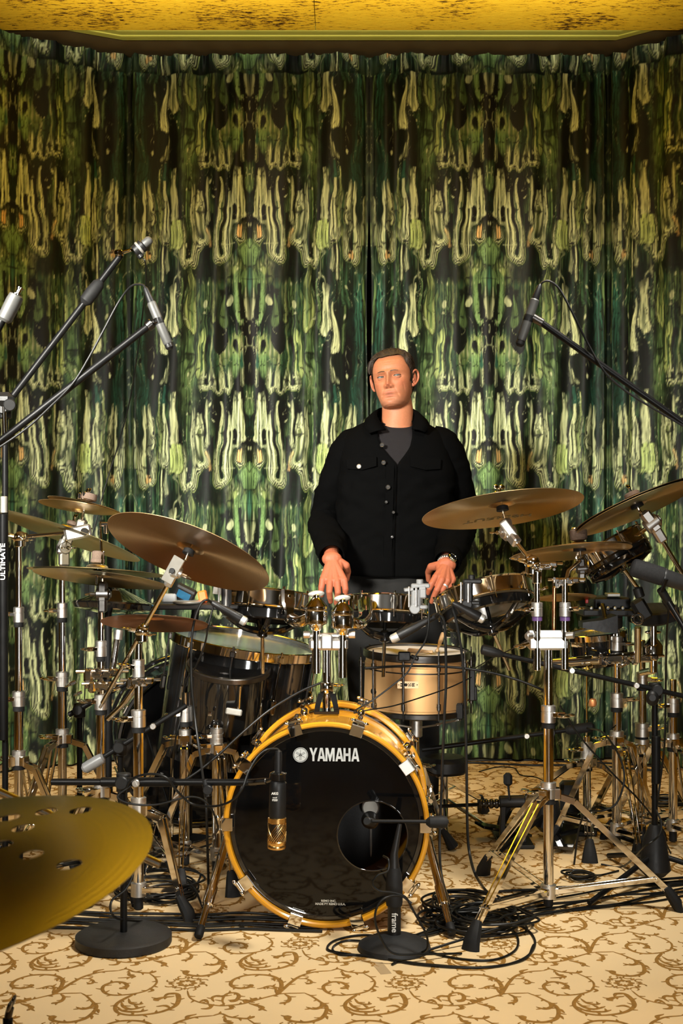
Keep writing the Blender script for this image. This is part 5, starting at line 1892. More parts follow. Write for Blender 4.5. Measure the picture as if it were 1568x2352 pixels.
def mic_boom(name, label, a, b, pole_px=None, base=None, r=.0085, grip=None, screws=(), turn=-80, reach=.30, cat='microphone stand'):
    """boom tube from a to b with optional grip (fraction) and screw heads; pole down to the floor"""
    a, b = np.asarray(a, float), np.asarray(b, float)
    pv = a + (b - a) * pole_px if pole_px is not None else a
    T = thing(name, label, cat, V(pv[0], pv[1], 0), MG)
    MB().rod(a, b, r, 16).build('boom', BLACKPOLE, T)
    u = unit(b - a)
    if grip:
        g0, g1 = a + (b - a) * grip[0], a + (b - a) * grip[1]
        L = np.linalg.norm(g1 - g0)
        MB().lathe([(r, 0), (r * 1.9, .012), (r * 2.05, L * .5), (r * 1.8, L - .012), (r, L)], g0, u, 18).build('grip', RUBBER, T, 'dark rubber grip')
        MB().rod(g1, g1 + (b - g1) * 1.0, r * .62, 12).build('inner_tube', BLACKPOLE, T)
    for s in screws:
        p_ = a + (b - a) * s
        q = MB().rod(p_ + V(0, -.006, 0), p_ + V(0, -r - .012, 0), r * 1.15, 14)
        q.box(p_ + V(0, -r - .013, 0), (.004, .003, r * 1.6), [unit(V(1, 0, .5)), V(0, 1, 0), unit(V(-.5, 0, 1))], .1)
        q.build('screw_head', STEEL, T)
    if pole_px is not None:
        q = MB().rod(pv + V(0, .02, -.03), pv + V(0, .02, .02), .020, 16)
        q.rod(pv + V(0, -.02, 0), pv + V(0, .04, 0), .018, 16)
        q.build('swivel', BLACKPLASTIC, T)
        MB().rod(V(pv[0], pv[1] + .02, .0 + .02), pv + V(0, .02, -.02), .0095, 14).build('pole', BLACKPOLE, T)
        if base == 'round':
            MB().lathe([(.125, 0), (.128, .004), (.128, .024), (.118, .030), (.02, .032), (0, .032)], V(pv[0], pv[1] + .02, 0), UP, 56).build('base', BASEIRON, T)
        elif base == 'tripod':
            for k in range(3):
                an = math.radians(turn + 120 * k)
                d = V(math.cos(an), math.sin(an), 0)
                o_ = V(pv[0], pv[1] + .02, 0)
                MB().rod(o_ + UP * .10, o_ + d * reach + UP * .010, .0085, 12).build('leg', BLACKPOLE, T)
            MB().lathe([(.03, .03), (.05, .05), (.034, .15), (.016, .19)], V(pv[0], pv[1] + .02, 0), UP, 20).build('leg_hub', BLACKPLASTIC, T)
    return T


# left overheads
M1 = mic_boom('boom_mic_stand', 'tall black microphone stand at the picture edge with white lettering and a long raised boom', P(8, 938, 4.0), P(278, 585, 4.0), 0.0, 'round', .0105, (.68, .83))
q = MB()
q.box(P(12, 917, 3.985), (.056, .05, .042), None, .35)
q.rod(P(22, 930, 3.95), P(22, 930, 4.04), .019, 16)
q.build('boom_swivel', BLACKPLASTIC, M1)
MB().rod(P(8, 1700, 4.0), P(8, 1180, 4.0), .0125, 16).build('lower_tube', BLACKPOLE, M1)
MB().rod(P(9, 1178, 4.0), P(9, 1140, 4.0), .0105, 16).build('lock_ring', GREYSATIN, M1)
MB().rod(P(11, 1000, 3.985), P(9, 930, 3.985), .0065, 14).build('chrome_tube', CHROME, M1)
text_mesh('lettering', 'ULTIMATE', GREYSATIN, M1, P(9.5, 1290, 4.0) + V(0, -.0131, 0), V(0, 0, 1), V(-1, 0, 0), .020, 'white lettering up the tube', sx=1.22, bold=.0004)
def mic_clip(T, p, d):
    q = MB()
    q.rod(p - d * .006, p + d * .010, .012, 14)
    q.box(p + d * .022, (.012, .014, .026), frame(d), .25)
    return q.build('clip', BLACKPLASTIC, T)
u_ = unit(P(300, 570, 4.0) - P(278, 585, 4.0))
q = MB()
q.rod(P(270, 592, 4.0), P(279, 581, 4.0), .011, 14)
q.rod(P(276, 582, 4.0), P(302, 574, 3.97), .006, 10)
q.rod(P(268, 580, 3.985), P(276, 580, 3.96), .009, 14)
q.build('clip', CHROME, M1)
RM = thing('room_microphone', 'short black microphone with a silver grille at the end of the highest boom', 'microphone', P(322, 567, 4.0))
ax = unit(P(340, 554, 4.0) - P(318, 572, 4.0))
q = MB().rod(P(308, 580, 4.0), P(330, 562, 4.0), .020, 20)
q.rod(P(318, 583, 4.0), P(326, 592, 4.0), .010, 12)
q.build('body', BLACKPLASTIC, RM)
MB().lathe([(.021, 0), (.0225, .002), (.0225, .006), (.021, .008)], P(318, 572, 4.0), ax, 20).build('ring', GREYSATIN, RM)
MB().lathe([(.013, 0), (.0135, .003), (.0135, .022), (.010, .028), (.004, .031)], P(330, 562, 4.0), ax, 20).build('grille', PENCILM, RM)

M2 = mic_boom('long_boom_arm', 'thick black boom arm rising from the picture edge to a pencil microphone', P(-620, 1495, 3.05), P(346, 745, 3.05), 0.0, 'round', .0088, None)
q = MB().rod(P(338, 752, 3.05), P(350, 741, 3.05), .0125, 14)
q.rod(P(350, 741, 3.05), P(362, 735, 3.04), .007, 10)
q.build('clip', DARKMETAL, M2)
def pencil(label, tail, head, Y, clipf=.45, cat='microphone'):
    t, h = P(*tail, Y), P(*head, Y)
    u = unit(h - t)
    L = np.linalg.norm(h - t)
    T = thing('pencil_microphone', label, cat, (t + h) / 2, 'pencil microphones over the kit')
    MB().lathe([(.002, -.002), (.006, .004), (.0085, L * .22), (.0088, L * .26)], t, u, 18).build('plug', BLACKPLASTIC, T)
    MB().lathe([(.0085, L * .26), (.0105, L * .28), (.0108, L * .62), (.0108, L - .004), (.0095, L)], t, u, 20).build('body', PENCILM, T)
    MB().lathe([(.0112, 0), (.0115, .002), (.0115, .012), (.0112, .014)], t + u * L * .55, u, 20).build('clip_ring', BLACKPLASTIC, T)
    MB().lathe([(.0090, 0), (.0098, .003), (.0098, .009), (.006, .014)], h, u, 18).build('capsule_foam', BLACKPLASTIC, T)
    return T
pencil('silver pencil microphone pointing down at the end of the thick black boom arm', (333, 660), (386, 790), 3.05)
RBm = mic_boom('right_boom_arm', 'black boom arm coming down from the watch-hand side curtain to a pencil microphone', P(1900, 1206, 2.95), P(1236, 736, 2.95), 0.0, 'round', .0075, None)
q = MB().rod(P(1246, 742, 2.95), P(1222, 728, 2.95), .0095, 12)
q.build('clip', DARKMETAL, RBm)
pencil('silver pencil microphone pointing down on the boom arm that starts beyond the broadcast microphone', (1240, 654), (1196, 782), 2.95)
LBm = mic_boom('spare_boom', 'bare boom end with grey grip and silver thread standing alone at the picture edge', P(-330, 1377, 2.9), P(18, 712, 2.9), 0.0, 'round', .0085, None)
u_ = unit(P(38, 676, 2.9) - P(8, 735, 2.9))
MB().lathe([(.011, 0), (.0165, .006), (.0175, .05), (.016, .064), (.010, .067)], P(8, 738, 2.9), u_, 20).build('grip', PENCILM, LBm, 'grey grip')
MB().lathe([(.005, 0), (.005, .008), (.012, .009), (.012, .014), (.006, .015), (.006, .026), (.009, .027), (.009, .030), (.004, .031)], P(33, 688, 2.9), u_, 18).build('thread_adapter', CHROME, LBm)

# studio microphone in front of the bass drum
YM = 3.40
M3 = mic_boom('round_base_mic_stand', 'black microphone stand with a heavy round base in front and a level boom', P(118, 1796, 3.5), P(590, 1797, 3.44), (283 - 118) / (590 - 118.0), 'round', .0092, None, ((316 - 118) / 472.0,))
MB().rod(P(232, 1796, 3.485), P(400, 1796, 3.465), .0125, 18).build('boom_sleeve', BLACKPOLE, M3)
q = MB().rod(P(470, 1790, 3.455), P(478, 1830, 3.45), .010, 12)
q.rod(P(478, 1812, 3.45) + V(0, -.02, 0), P(478, 1812, 3.45), .013, 14)
q.build('boom_lock', BLACKPLASTIC, M3)
q = MB()
q.rod(P(572, 1797, YM + .035), P(612, 1794, YM + .01), .0085, 12)
q.rod(P(612, 1794, YM + .01), P(625, 1790, YM), .006, 12)
q.build('clip', DARKMETAL, M3)
LD = thing('studio_microphone', 'upside-down black studio microphone with gold grille hanging before the bass drum', 'microphone', P(637, 1850, YM))
k = YM / FPX
pz = lambda py: (1700 - py) * k
o = P(640, 1700, YM)
ax = unit(P(636, 1950, YM) - P(641, 1700, YM))
h = lambda py: (py - 1700) * k
MB().lathe([(.003, h(1722)), (.0085, h(1726)), (.0095, h(1740)), (.0095, h(1772)), (.012, h(1775))], o, ax, 24).build('plug', BLACKPLASTIC, LD)
MB().lathe([(.013, h(1772)), (.0225, h(1776)), (.0225, h(1790)), (.017, h(1794))], o, ax, 28).build('collar', BLACKGLOSS, LD)
bd = MB().lathe([(.017, h(1792)), (.0205, h(1798)), (.0215, h(1810)), (.0225, h(1872)), (.021, h(1878))], o, ax, 32).build('body', BLACKPLASTIC, LD)
gr = MB()
rg = .0245
gr.lathe([(.021, h(1876)), (rg, h(1878)), (rg, h(1888)), (rg - .002, h(1890))], o, ax, 32)
go = gr.build('grille', GOLD, LD, 'gold grille')
MB().lathe([(rg - .002, h(1930)), (rg, h(1932)), (rg, h(1938)), (rg - .001, h(1940)), (rg, h(1942)), (rg - .001, h(1948)), (.012, h(1952)), (0, h(1952))], o, ax, 32).build('grille_cap', GOLD, go)
MB().lathe([(rg - .0050, h(1887)), (rg - .0045, h(1889)), (rg - .0045, h(1931)), (rg - .0050, h(1933))], o, ax, 24).build('capsule', DARKMETAL, go)
mesh_ = MB()
x, y, z = frame(ax)
for s in (-1, 1):
    for j in range(20):
        t = np.linspace(0, 1, 9)
        a = j * 2 * math.pi / 26 + s * t * 1.45
        pts = [o + z * (h(1889) + (h(1931) - h(1889)) * t[i]) + (x * math.cos(a[i]) + y * math.sin(a[i])) * (rg - .0008) for i in range(9)]
        mesh_.tube(pts, .0009, 5, False)
mesh_.build('grille_wire', GOLD, go)
pl = P(632, 1826, YM) + V(0, -.0222, 0)
text_mesh('lettering', 'AKG', WHITEPRINT, bd, pl + UP * 7 * k, (1, 0, 0), (0, 0, 1), .0085, 'white lettering', bold=.0004)
text_mesh('lettering', 'vocal', WHITEPRINT, bd, pl - UP * 2 * k, (1, 0, 0), (0, 0, 1), .0055, bold=.0001)
text_mesh('lettering', 'P220', WHITEPRINT, bd, pl - UP * 8 * k, (1, 0, 0), (0, 0, 1), .0068, bold=.0003)

# kick microphone on its low stand
YK = 3.42
KS = thing('kick_mic_stand', 'low black desk-style stand with white lettering in front of the bass drum port', 'microphone stand', F(905, 2178))
kb0 = F(905, 2180)
MB().lathe([(.092, 0), (.097, .003), (.094, .014), (.062, .030), (.028, .040), (0, .042)], kb0, UP, 48).build('base', BASEIRON, KS)
k = kb0[1] / FPX
Pk = lambda px, py: P(px, py, kb0[1])
MB().lathe([(.0165, 0), (.018, .004), (.0175, .05), (.0175, .082), (.021, .088)], V(kb0[0], kb0[1], .030), UP, 24).build('lower_post', BLACKPLASTIC, KS)
MB().lathe([(.021, 0), (.0225, .01), (.0225, .055), (.019, .085), (.015, .1)], V(kb0[0], kb0[1], .116), UP, 24).build('clutch_grip', RUBBER, KS)
MB().tube([V(kb0[0], kb0[1], .21), Pk(905, 1960), Pk(918, 1892)], [.015, .010, .006], 14).build('upper_post', BLACKPLASTIC, KS)
text_mesh('lettering', 'frame', WHITEPRINT, KS, V(kb0[0], kb0[1] - .0186, .075), V(0, 0, -1), V(1, 0, 0), .022, 'white lettering down the post', bold=.0003)
MB().rod(Pk(1030, 1887), Pk(840, 1886), .0050, 12).build('boom', BLACKPOLE, KS)
MB().lathe([(.007, 0), (.015, .010), (.017, .045), (.014, .056), (.006, .058)], Pk(978, 1888), (1, 0, 0), 18).build('boom_weight', RUBBER, KS)
KM = thing('kick_microphone', 'black kick drum microphone pushed into the port of the amber bass drum', 'microphone', P(852, 1888, 3.50))
MB().lathe([(.005, 0), (.012, .01), (.014, .05), (.022, .075), (.024, .11), (.016, .12), (0, .122)], P(856, 1890, 3.47), unit(V(-.05, 1, -.15)), 24).build('body', DARKMETAL, KM)
MB().rod(P(842, 1886, 3.44), P(856, 1890, 3.48), .011, 14).build('clip', BLACKPLASTIC, KM)

# broadcast style microphone on the right
YB2 = 3.95
BM = thing('broadcast_microphone', 'thick dark grey broadcast microphone on a black arm by the steep bronze cymbals', 'microphone', P(1510, 1318, YB2))
a_, b_ = P(1450, 1302, YB2), P(1578, 1342, YB2)
u_ = unit(b_ - a_)
MB().lathe([(.020, 0), (.026, .004), (.0285, .012), (.0285, .095), (.026, .098)], a_, u_, 28).build('windscreen', mat('grey_foam', (.028, .028, .029), .85, spec=.15, var=(200, .4), bump=(900, .5)), BM)
MB().lathe([(.026, .096), (.027, .098), (.027, .104), (.0255, .108), (.024, .17), (.020, .178)], a_, u_, 28).build('body', mat('charcoal_metal', (.05, .051, .052), .4, .4, var=(60, .1)), BM)
q = MB()
q.bar(P(1530, 1330, YB2 - .03), P(1518, 1360, YB2 - .01), .012, .006)
q.rod(P(1516, 1352, YB2), P(1534, 1382, YB2 + .01), .013, 14)
q.build('yoke', BLACKPLASTIC, BM)
BA = mic_boom('slim_boom_arm', 'slim black arm rising from the picture edge to carry the broadcast microphone', P(1800, 1828, 3.60), P(1530, 1376, YB2 + .01), 0.0, 'round', .0072)
# clip microphones on the tom rims
def tom_mic(label, clamp, tail, head, Y, grey=BLACKPLASTIC):
    """rim clamp with a slanted black microphone and its silver ring"""
    T = thing('tom_microphone', label, 'microphone', P(*clamp, Y), 'rim-clamped tom microphones')
    c_ = P(*clamp, Y)
    cl_ = MB()
    cl_.box(c_ + V(0, 0, .0), (.030, .030, .075), None, .2)
    cl_.box(c_ + V(.014, .0, .036), (.058, .026, .014), None, .25)
    cl_.box(c_ + V(.016, -.0, -.030), (.040, .026, .012), None, .25)
    cl_.rod(c_ + V(.012, -.0, .036), c_ + V(.012, 0, .056), .011, 14)
    cl_.rod(c_ + V(-.004, -.018, -.035), c_ + V(-.004, .018, -.035), .016, 16)
    cl_.build('rim_clamp', grey, T)
    sp2 = MB()
    sp2.rod(c_ + V(-.022, -.016, -.03), c_ + V(-.022, -.016, .034), .003, 8)
    sp2.rod(c_ + V(.0, -.02, -.028), c_ + V(.0, -.02, .03), .004, 8)
    sp2.build('clamp_rod', STEEL, T)
    t, h_ = P(*tail, Y - .04), P(*head, Y - .04)
    u = unit(h_ - t)
    L = np.linalg.norm(h_ - t)
    MB().lathe([(.005, -.01), (.0100, .0), (.0105, L * .25), (.0135, L * .45), (.0155, L * .80), (.0135, L * .84)], t, u, 22).build('body', BLACKPLASTIC, T)
    MB().lathe([(.0135, L * .83), (.0140, L * .84), (.0140, L * .96), (.010, L)], t, u, 22).build('head_ring', SILVER, T)
    return T
tom_mic('black tom microphone clamped to the shallow tom under the wide dark cymbal', (520, 1372), (490, 1385), (566, 1430), 4.02)
q = MB().box(P(508, 1350, 4.02), (.048, .008, .044), [unit(V(1, 0, -.15)), V(0, 1, 0), unit(V(.15, 0, 1))], .1)
q.build('bracket_plate', GREYSATIN, bpy.data.objects['tom_microphone'], 'pale grey bracket plate')
tom_mic('tom microphone on a grey rim clamp in front of the trousers', (955, 1372), (1000, 1415), (897, 1470), 4.05, GREYPLASTIC)
q = MB().box(P(952, 1352, 4.06), (.066, .05, .010), [unit(V(1, 0, .12)), V(0, 1, 0), unit(V(-.12, 0, 1))], .15)
q.box(P(970, 1362, 4.06), (.020, .05, .030), None, .15)
q.build('bracket_plate', GREYPLASTIC, bpy.data.objects['tom_microphone.001'], 'grey bracket')
tom_mic('tom microphone clamped to the tilted tom below the bronze cymbal with script', (1074, 1362), (1046, 1388), (1112, 1424), 4.0)
# snare rim clip
sk = P(928, 1504, YS - RS_)
SKm = thing('snare_clip', 'small black square clip on the front rim of the copper snare drum', 'clip', sk)
MB().box(sk + V(0, -.008, -.004), (.040, .022, .030), None, .15).build('jaw', BLACKPLASTIC, SKm)
MB().rod(sk + V(.022, -.01, -.004), sk + V(.045, -.02, -.012), .007, 10).build('plug', BLACKPLASTIC, SKm)

# black mic stand on the right with its long boom
M5 = mic_boom('tripod_mic_stand', 'black tripod microphone stand whose thin boom crosses below the chrome rack tube', P(1105, 1492, 4.02), P(1600, 1606, 4.06), (1506 - 1105) / 495.0, 'tripod', .0078, None, ((1310 - 1105) / 495.0, (1458 - 1105) / 495.0), turn=103, reach=.34)
MB().rod(P(1506, 1800, 4.06), P(1506, 1690, 4.06), .014, 18).build('lower_pole', BLACKPOLE, M5)
q = MB().ball(P(1498, 1603, 4.04), .021, 14, 10, (1, .8, 1.2))
q.rod(P(1498, 1603, 4.02), P(1498, 1603, 4.0), .012, 14)
q.build('boom_joint', BLACKPLASTIC, M5)
UM = thing('under_tom_microphone', 'small dark microphone under the tilted tom at the end of the thin boom', 'microphone', P(1108, 1490, 4.02))
MB().lathe([(.008, 0), (.016, .004), (.017, .03), (.012, .06), (.008, .07)], P(1104, 1490, 4.02), unit(V(.95, 0, -.25)), 20).build('body', BLACKPLASTIC, UM)
M6 = mic_boom('low_boom_mic_stand', 'black microphone stand with a nearly level low boom and thick grip behind the tripod stand', P(968, 1722, 4.655), P(1300, 1677, 4.655), .885, 'tripod', .0085, None, ((1208 - 968) / 332.0,), turn=-13, reach=.296)
MB().lathe([(.009, 0), (.017, .010), (.0185, .05), (.017, .095), (.009, .104)], P(1298, 1678, 4.655), unit(P(1340, 1672, 4.655) - P(1298, 1678, 4.655)), 20).build('grip', RUBBER, M6)
M7 = mic_boom('slanted_boom_mic_stand', 'black microphone stand with a slanted boom and grey grip behind the front chrome stand', P(190, 1768, 4.0), P(428, 1620, 4.08), .35, 'tripod', .0085, None, (.68,), turn=169, reach=.243)
MB().lathe([(.009, 0), (.017, .008), (.018, .05), (.016, .07), (.009, .076)], P(190, 1768, 4.0), unit(P(245, 1735, 4.0) - P(190, 1768, 4.0)), 20).build('grip', GREYPLASTIC, M7)
M8 = mic_boom('short_boom_mic_stand', 'black boom arm sloping across the chrome clamps behind the hi-hat stand', P(158, 1642, 4.5), P(305, 1560, 4.5), .15, 'tripod', .0095, turn=177, reach=.31)
bm_ = thing('clip_microphone', 'brown-ringed black microphone hanging at the picture edge below the broadcast microphone', 'microphone', P(1545, 1405, 4.2))
q0, q1 = P(1527, 1375, 4.2), P(1570, 1440, 4.2)
MB().lathe([(.013, 0), (.015, .004), (.014, .035), (.011, .04)], q0, q1 - q0, 18).build('body', BLACKPLASTIC, bm_)
MB().lathe([(.010, .038), (.011, .042), (.009, .085), (.007, .09)], q0, q1 - q0, 18).build('handle', mat('brown_metal', (.18, .10, .05), .35, .5, var=(40, .1)), bm_)
ck = thing('ring_clamp', 'black clamp block with a chrome ring facing forward on the far rack', 'clamp', P(1466, 1420, 4.30))
MB().box(P(1472, 1400, 4.32), (.046, .05, .075), [unit(V(.85, 0, .5)), V(0, 1, 0), unit(V(-.5, 0, .85))], .2).build('block', BLACKPLASTIC, ck)
ringmb(.010, .020, 0, .02, P(1465, 1422, 4.27), V(0, 1, 0), 28, .002).build('ring', CHROME, ck)
MB().rod(P(1464, 1440, 4.32), P(1464, 1520, 4.36), .0115, 16).build('post', CHROME, ck)
kn = P(1361, 1613, 4.7)
KN = thing('hanging_knob', 'small copper-coloured knob hanging in front of the curtain', 'knob', kn)
MB().lathe([(.006, -.016), (.012, -.012), (.014, 0), (.012, .010), (.005, .014)], kn, UP, 16).build('knob', mat('orange_copper', (.80, .33, .12), .4, .6, var=(50, .2)), KN)
MB().rod(kn + UP * .012, kn + UP * .11, .0015, 6).build('cord', CABLE, KN)
# cymbal close to the lens with its boom
ZC0 = 1.30
FC = cymbal('near', 'out-of-focus pierced brass cymbal looming close at the picture edge', -184, 2001, ZC0, 533, -11.7, 170, False, BRONZE_OLIVE, drop=.045, bell=.20)
c, n, R = CYM['near']
bpy.context.view_layer.update()
Mw = np.array(FC.matrix_world)
Mi = np.linalg.inv(Mw)


def hit_plane(px, py):
    d = V((px - CXP) / FPX, 1, -(py - HZ) / FPX)
    t = np.dot(c - CAMP, n) / np.dot(d, n)
    q = CAMP + d * t
    return (Mi[:3, :3] @ q + Mi[:3, 3])[:2]


cut = MB()
for px_, py_ in ((20, 1869), (52, 1895), (104, 1852), (182, 1847), (71, 1957), (157, 1974), (2, 1936), (-60, 1990), (-140, 1870), (-250, 1860), (-200, 2090)):
    h_ = hit_plane(px_, py_)
    cut.lathe([(.0125, -.06), (.0125, .06)], V(h_[0], h_[1], 0), UP, 24)
co_ = cut.build('cutter', None)
co_.matrix_world = FC.matrix_world
bo_ = FC.modifiers.new('holes', 'BOOLEAN')
bo_.operation = 'DIFFERENCE'
bo_.solver = 'EXACT'
bo_.object = co_
bpy.context.view_layer.update()
nm_ = bpy.data.meshes.new_from_object(FC.evaluated_get(bpy.context.evaluated_depsgraph_get()))
FC.modifiers.clear()
FC.data = nm_
bpy.data.objects.remove(co_)
nm_.polygons.foreach_set('use_smooth', [True] * len(nm_.polygons))
nm_.set_sharp_from_angle(angle=math.radians(40))
NB = thing('near_cymbal_boom', 'chrome boom under the out-of-focus near cymbal with its rod end sticking out', 'cymbal boom', V(-.62, 1.5, 0))
e_ = P(368, 1986, 1.62)
s_ = P(306, 1958, 1.62)
u_ = unit(e_ - s_)
MB().rod(e_ - u_ * .55, e_, .0052, 14).build('boom_rod', CHROME, NB)
pb = e_ - u_ * .50
MB().rod(V(pb[0], pb[1], .01), pb + UP * .02, .0125, 16).build('pole', CHROME, NB)
MB().lathe([(.14, 0), (.14, .012), (.03, .03), (0, .03)], V(pb[0], pb[1], 0), UP, 32).build('base', BASEIRON, NB)
MB().rod(pb, c - n * .02, .005, 12).build('cymbal_rod', CHROME, NB)
cymbal_top(NB, 'near', .02, .02, .02)

LW_ = P(18, 2338, 2.05)
LS = thing('low_stand_top', 'dark out-of-focus wing nut poking up in the bottom corner below the pierced cymbal', 'stand', (LW_[0], LW_[1], 0))
MB().rod((LW_[0], LW_[1], .0), LW_, .008, 12).build('rod', BLACKPOLE, LS)
wing(MB(), LW_, unit(V(.25, 0, 1)), .020).build('wing_nut', DARKMETAL, LS)
MB().lathe([(.09, 0), (.09, .012), (.02, .02), (0, .02)], (LW_[0], LW_[1], 0), UP, 28).build('base', BASEIRON, LS)

# ------------------------------------------------------------------ cables
def cable(label, pts, r=.0033, name='cable', k=8, group=None, n=8, closed=False):
    p_ = spline(pts, k, closed)
    o_ = p_[len(p_) // 2].copy()
    ob = MB().tube(p_, r, n).build(name, CABLE, off=tuple(o_))
    return tag(ob, label, 'cable', group)


def W(*pts, r=.0035):
    return [F(x, y, r) for x, y in pts]


cable('thin cable arching from the pencil microphone down along the thick boom arm', [P(333, 660, 3.05), P(326, 654, 3.05), P(302, 657, 3.05), P(275, 690, 3.04), P(240, 755, 3.04), P(205, 820, 3.04), P(168, 880, 3.04), P(120, 930, 3.03), P(60, 985, 3.02), P(-20, 1040, 3.02)], .0026)
cable('thin cable falling from the highest microphone past the curtain', [P(325, 590, 4.0), P(334, 604, 4.0), P(335, 650, 4.1), P(330, 700, 4.2), P(316, 810, 4.4), P(298, 920, 4.6), P(272, 1020, 4.72), P(250, 1090, 4.75), P(225, 1180, 4.75), P(205, 1300, 4.75), P(190, 1700, 4.75), F(170, 1900, .004)], .0024)
cable('cable arching from the pencil microphone to the boom arm over the broadcast microphone', [P(1240, 656, 2.95), P(1246, 648, 2.95), P(1262, 646, 2.95), P(1285, 665, 2.95), P(1315, 720, 2.94), P(1350, 790, 2.94), P(1385, 850, 2.93), P(1420, 885, 2.93), P(1470, 920, 2.93), P(1580, 985, 2.93)], .0026)
cable('cable looping from the upside-down studio microphone round the boom', [P(641, 1724, YM), P(634, 1720, YM), P(612, 1722, YM), P(590, 1740, YM), P(570, 1775, YM - .01), P(556, 1812, YM - .02), P(530, 1840, YM - .01), P(490, 1852, YM + .02), P(440, 1846, YM + .05), P(405, 1815, YM + .03), P(380, 1785, YM + .02), P(340, 1778, YM + .03), P(300, 1792, YM + .05), P(290, 1830, YM + .06), P(300, 1900, YM + .08), P(308, 1990, YM + .06), P(290, 2040, YM + .04), P(256, 2070, YM + .02), P(262, 2105, YM), F(310, 2115, .036), F(420, 2120, .006), F(520, 2122, .006)], .0032)
cable('cable drooping between the level boom and the chrome stand feet', [P(300, 1805, 3.46), P(270, 1830, 3.44), P(300, 1846, 3.44), P(360, 1848, 3.44), P(440, 1830, 3.46), P(480, 1850, 3.46), P(500, 1900, 3.5), P(488, 1920, 3.6)], .0028)
cable('black cable hanging in an arch from the tom microphone over the copper snare drum', [P(1000, 1416, 4.0), P(1006, 1410, 3.98), P(1017, 1420, 3.96), P(1022, 1450, 3.96), P(1024, 1560, 3.96), P(1020, 1650, 3.96), P(1014, 1800, 3.96), P(1009, 1940, 3.9), P(1015, 2020, 3.8), F(1035, 2080, .006), F(1020, 2105, .004), F(1060, 2120, .004)], .0042)
cable('black cable hanging from the tilted tom straight down beside the copper snare drum', [P(1046, 1392, 3.98), P(1040, 1396, 3.96), P(1046, 1420, 3.95), P(1060, 1500, 3.95), P(1067, 1600, 3.95), P(1071, 1760, 3.95), P(1073, 1900, 3.94), P(1078, 1960, 3.93), P(1092, 2010, 3.85), F(1118, 2048, .006), F(1150, 2075, .004)], .0042)
cable('cable hanging from the tom microphone under the wide dark cymbal', [P(488, 1386, 3.98), P(476, 1378, 3.96), P(462, 1386, 3.95), P(448, 1420, 3.95), P(440, 1470, 3.95), P(440, 1560, 3.95), P(448, 1650, 3.95), P(460, 1740, 3.9), P(470, 1820, 3.8), P(474, 1870, 3.72), F(480, 2075, .01)], .0040)
cable('thin cable slanting from the tom microphone to the dark tripod', [P(490, 1392, 4.0), P(478, 1440, 4.0), P(470, 1480, 4.02), P(450, 1530, 4.05), P(425, 1570, 4.1), P(416, 1640, 4.15), P(400, 1720, 4.2), F(385, 1880, .004)], .0028)
cable('cable hanging from the grey rim clamp to the bass drum mount', [P(985, 1385, 4.0), P(984, 1440, 3.98), P(975, 1475, 3.96), P(955, 1505, 3.95), P(935, 1545, 3.94), P(900, 1575, 3.93), P(860, 1605, 3.92), P(828, 1624, 3.92), P(812, 1634, 3.93)], .0026)
cable('thin cable running across the copper snare drum to the bass drum shell', [P(1082, 1556, 4.2), P(1030, 1580, 4.15), P(960, 1604, 4.08), P(900, 1622, 4.0), P(850, 1630, 3.95), P(812, 1638, 3.93)], .0022)
cable('dark cable running from the bass drum mount down to the dark tripods', [P(745, 1565, 3.98), P(690, 1588, 3.97), P(620, 1630, 3.95), P(560, 1680, 3.95), P(500, 1735, 3.96), P(450, 1775, 3.97), P(400, 1805, 3.98)], .0036)
cable('black cable crossing level over the copper snare drum towards the double post stand', [P(838, 1535, 4.18), P(930, 1530, 4.2), P(1030, 1532, 4.2), P(1100, 1540, 4.18), P(1170, 1556, 4.15), P(1240, 1582, 4.1), P(1262, 1600, 4.0)], .0042)
cable('thin cable slanting up from the snare strainer to the cast double clamp', [P(1090, 1535, 4.3), P(1130, 1512, 4.2), P(1180, 1488, 4.0), P(1212, 1468, 3.85)], .0020)
cable('cable curling off the thick grip of the low boom down to the pedals', [P(1345, 1672, 4.655), P(1380, 1680, 4.45), P(1410, 1715, 4.3), P(1430, 1760, 4.22), P(1432, 1800, 4.2), P(1415, 1845, 4.2), P(1385, 1862, 4.2), P(1350, 1865, 4.25), P(1330, 1900, 4.3), F(1318, 1985, .004)], .0034)
cable('cable falling straight beside the far chrome stands', [P(1535, 1400, 4.2), P(1530, 1470, 4.3), P(1528, 1600, 4.35), P(1526, 1700, 4.35), P(1520, 1760, 4.4), P(1500, 1900, 4.4), F(1480, 1940, .004)], .0034)
cable('cable curving off the boom of the black tripod stand down to the floor', [P(1506, 1860, 4.0), P(1518, 1890, 3.98), P(1512, 1920, 3.96), P(1480, 1945, 3.95), F(1430, 1990, .01), F(1380, 1985, .004)], .0030)
cable('long cable slanting between the far chrome tripods', [P(1285, 1620, 4.3), P(1330, 1690, 4.32), P(1400, 1770, 4.34), P(1460, 1830, 4.36), P(1500, 1880, 4.4), F(1540, 1960, .004)], .0030)
cable('thin cable lying on the floor in front of the curtain behind the pedals', W((1100, 1772), (1140, 1762), (1180, 1764), (1195, 1780), (1230, 1785), (1262, 1800)), .0025)
cable('thick dark cable along the foot of the curtain behind the bass drum', W((960, 1757), (1060, 1752), (1150, 1755), (1220, 1758), (1300, 1758), (1400, 1762), (1500, 1770)), .006)
cable('second dark cable lying along the foot of the curtain', W((1000, 1745), (1100, 1747), (1200, 1746), (1320, 1750), (1450, 1756), (1560, 1766)), .005)
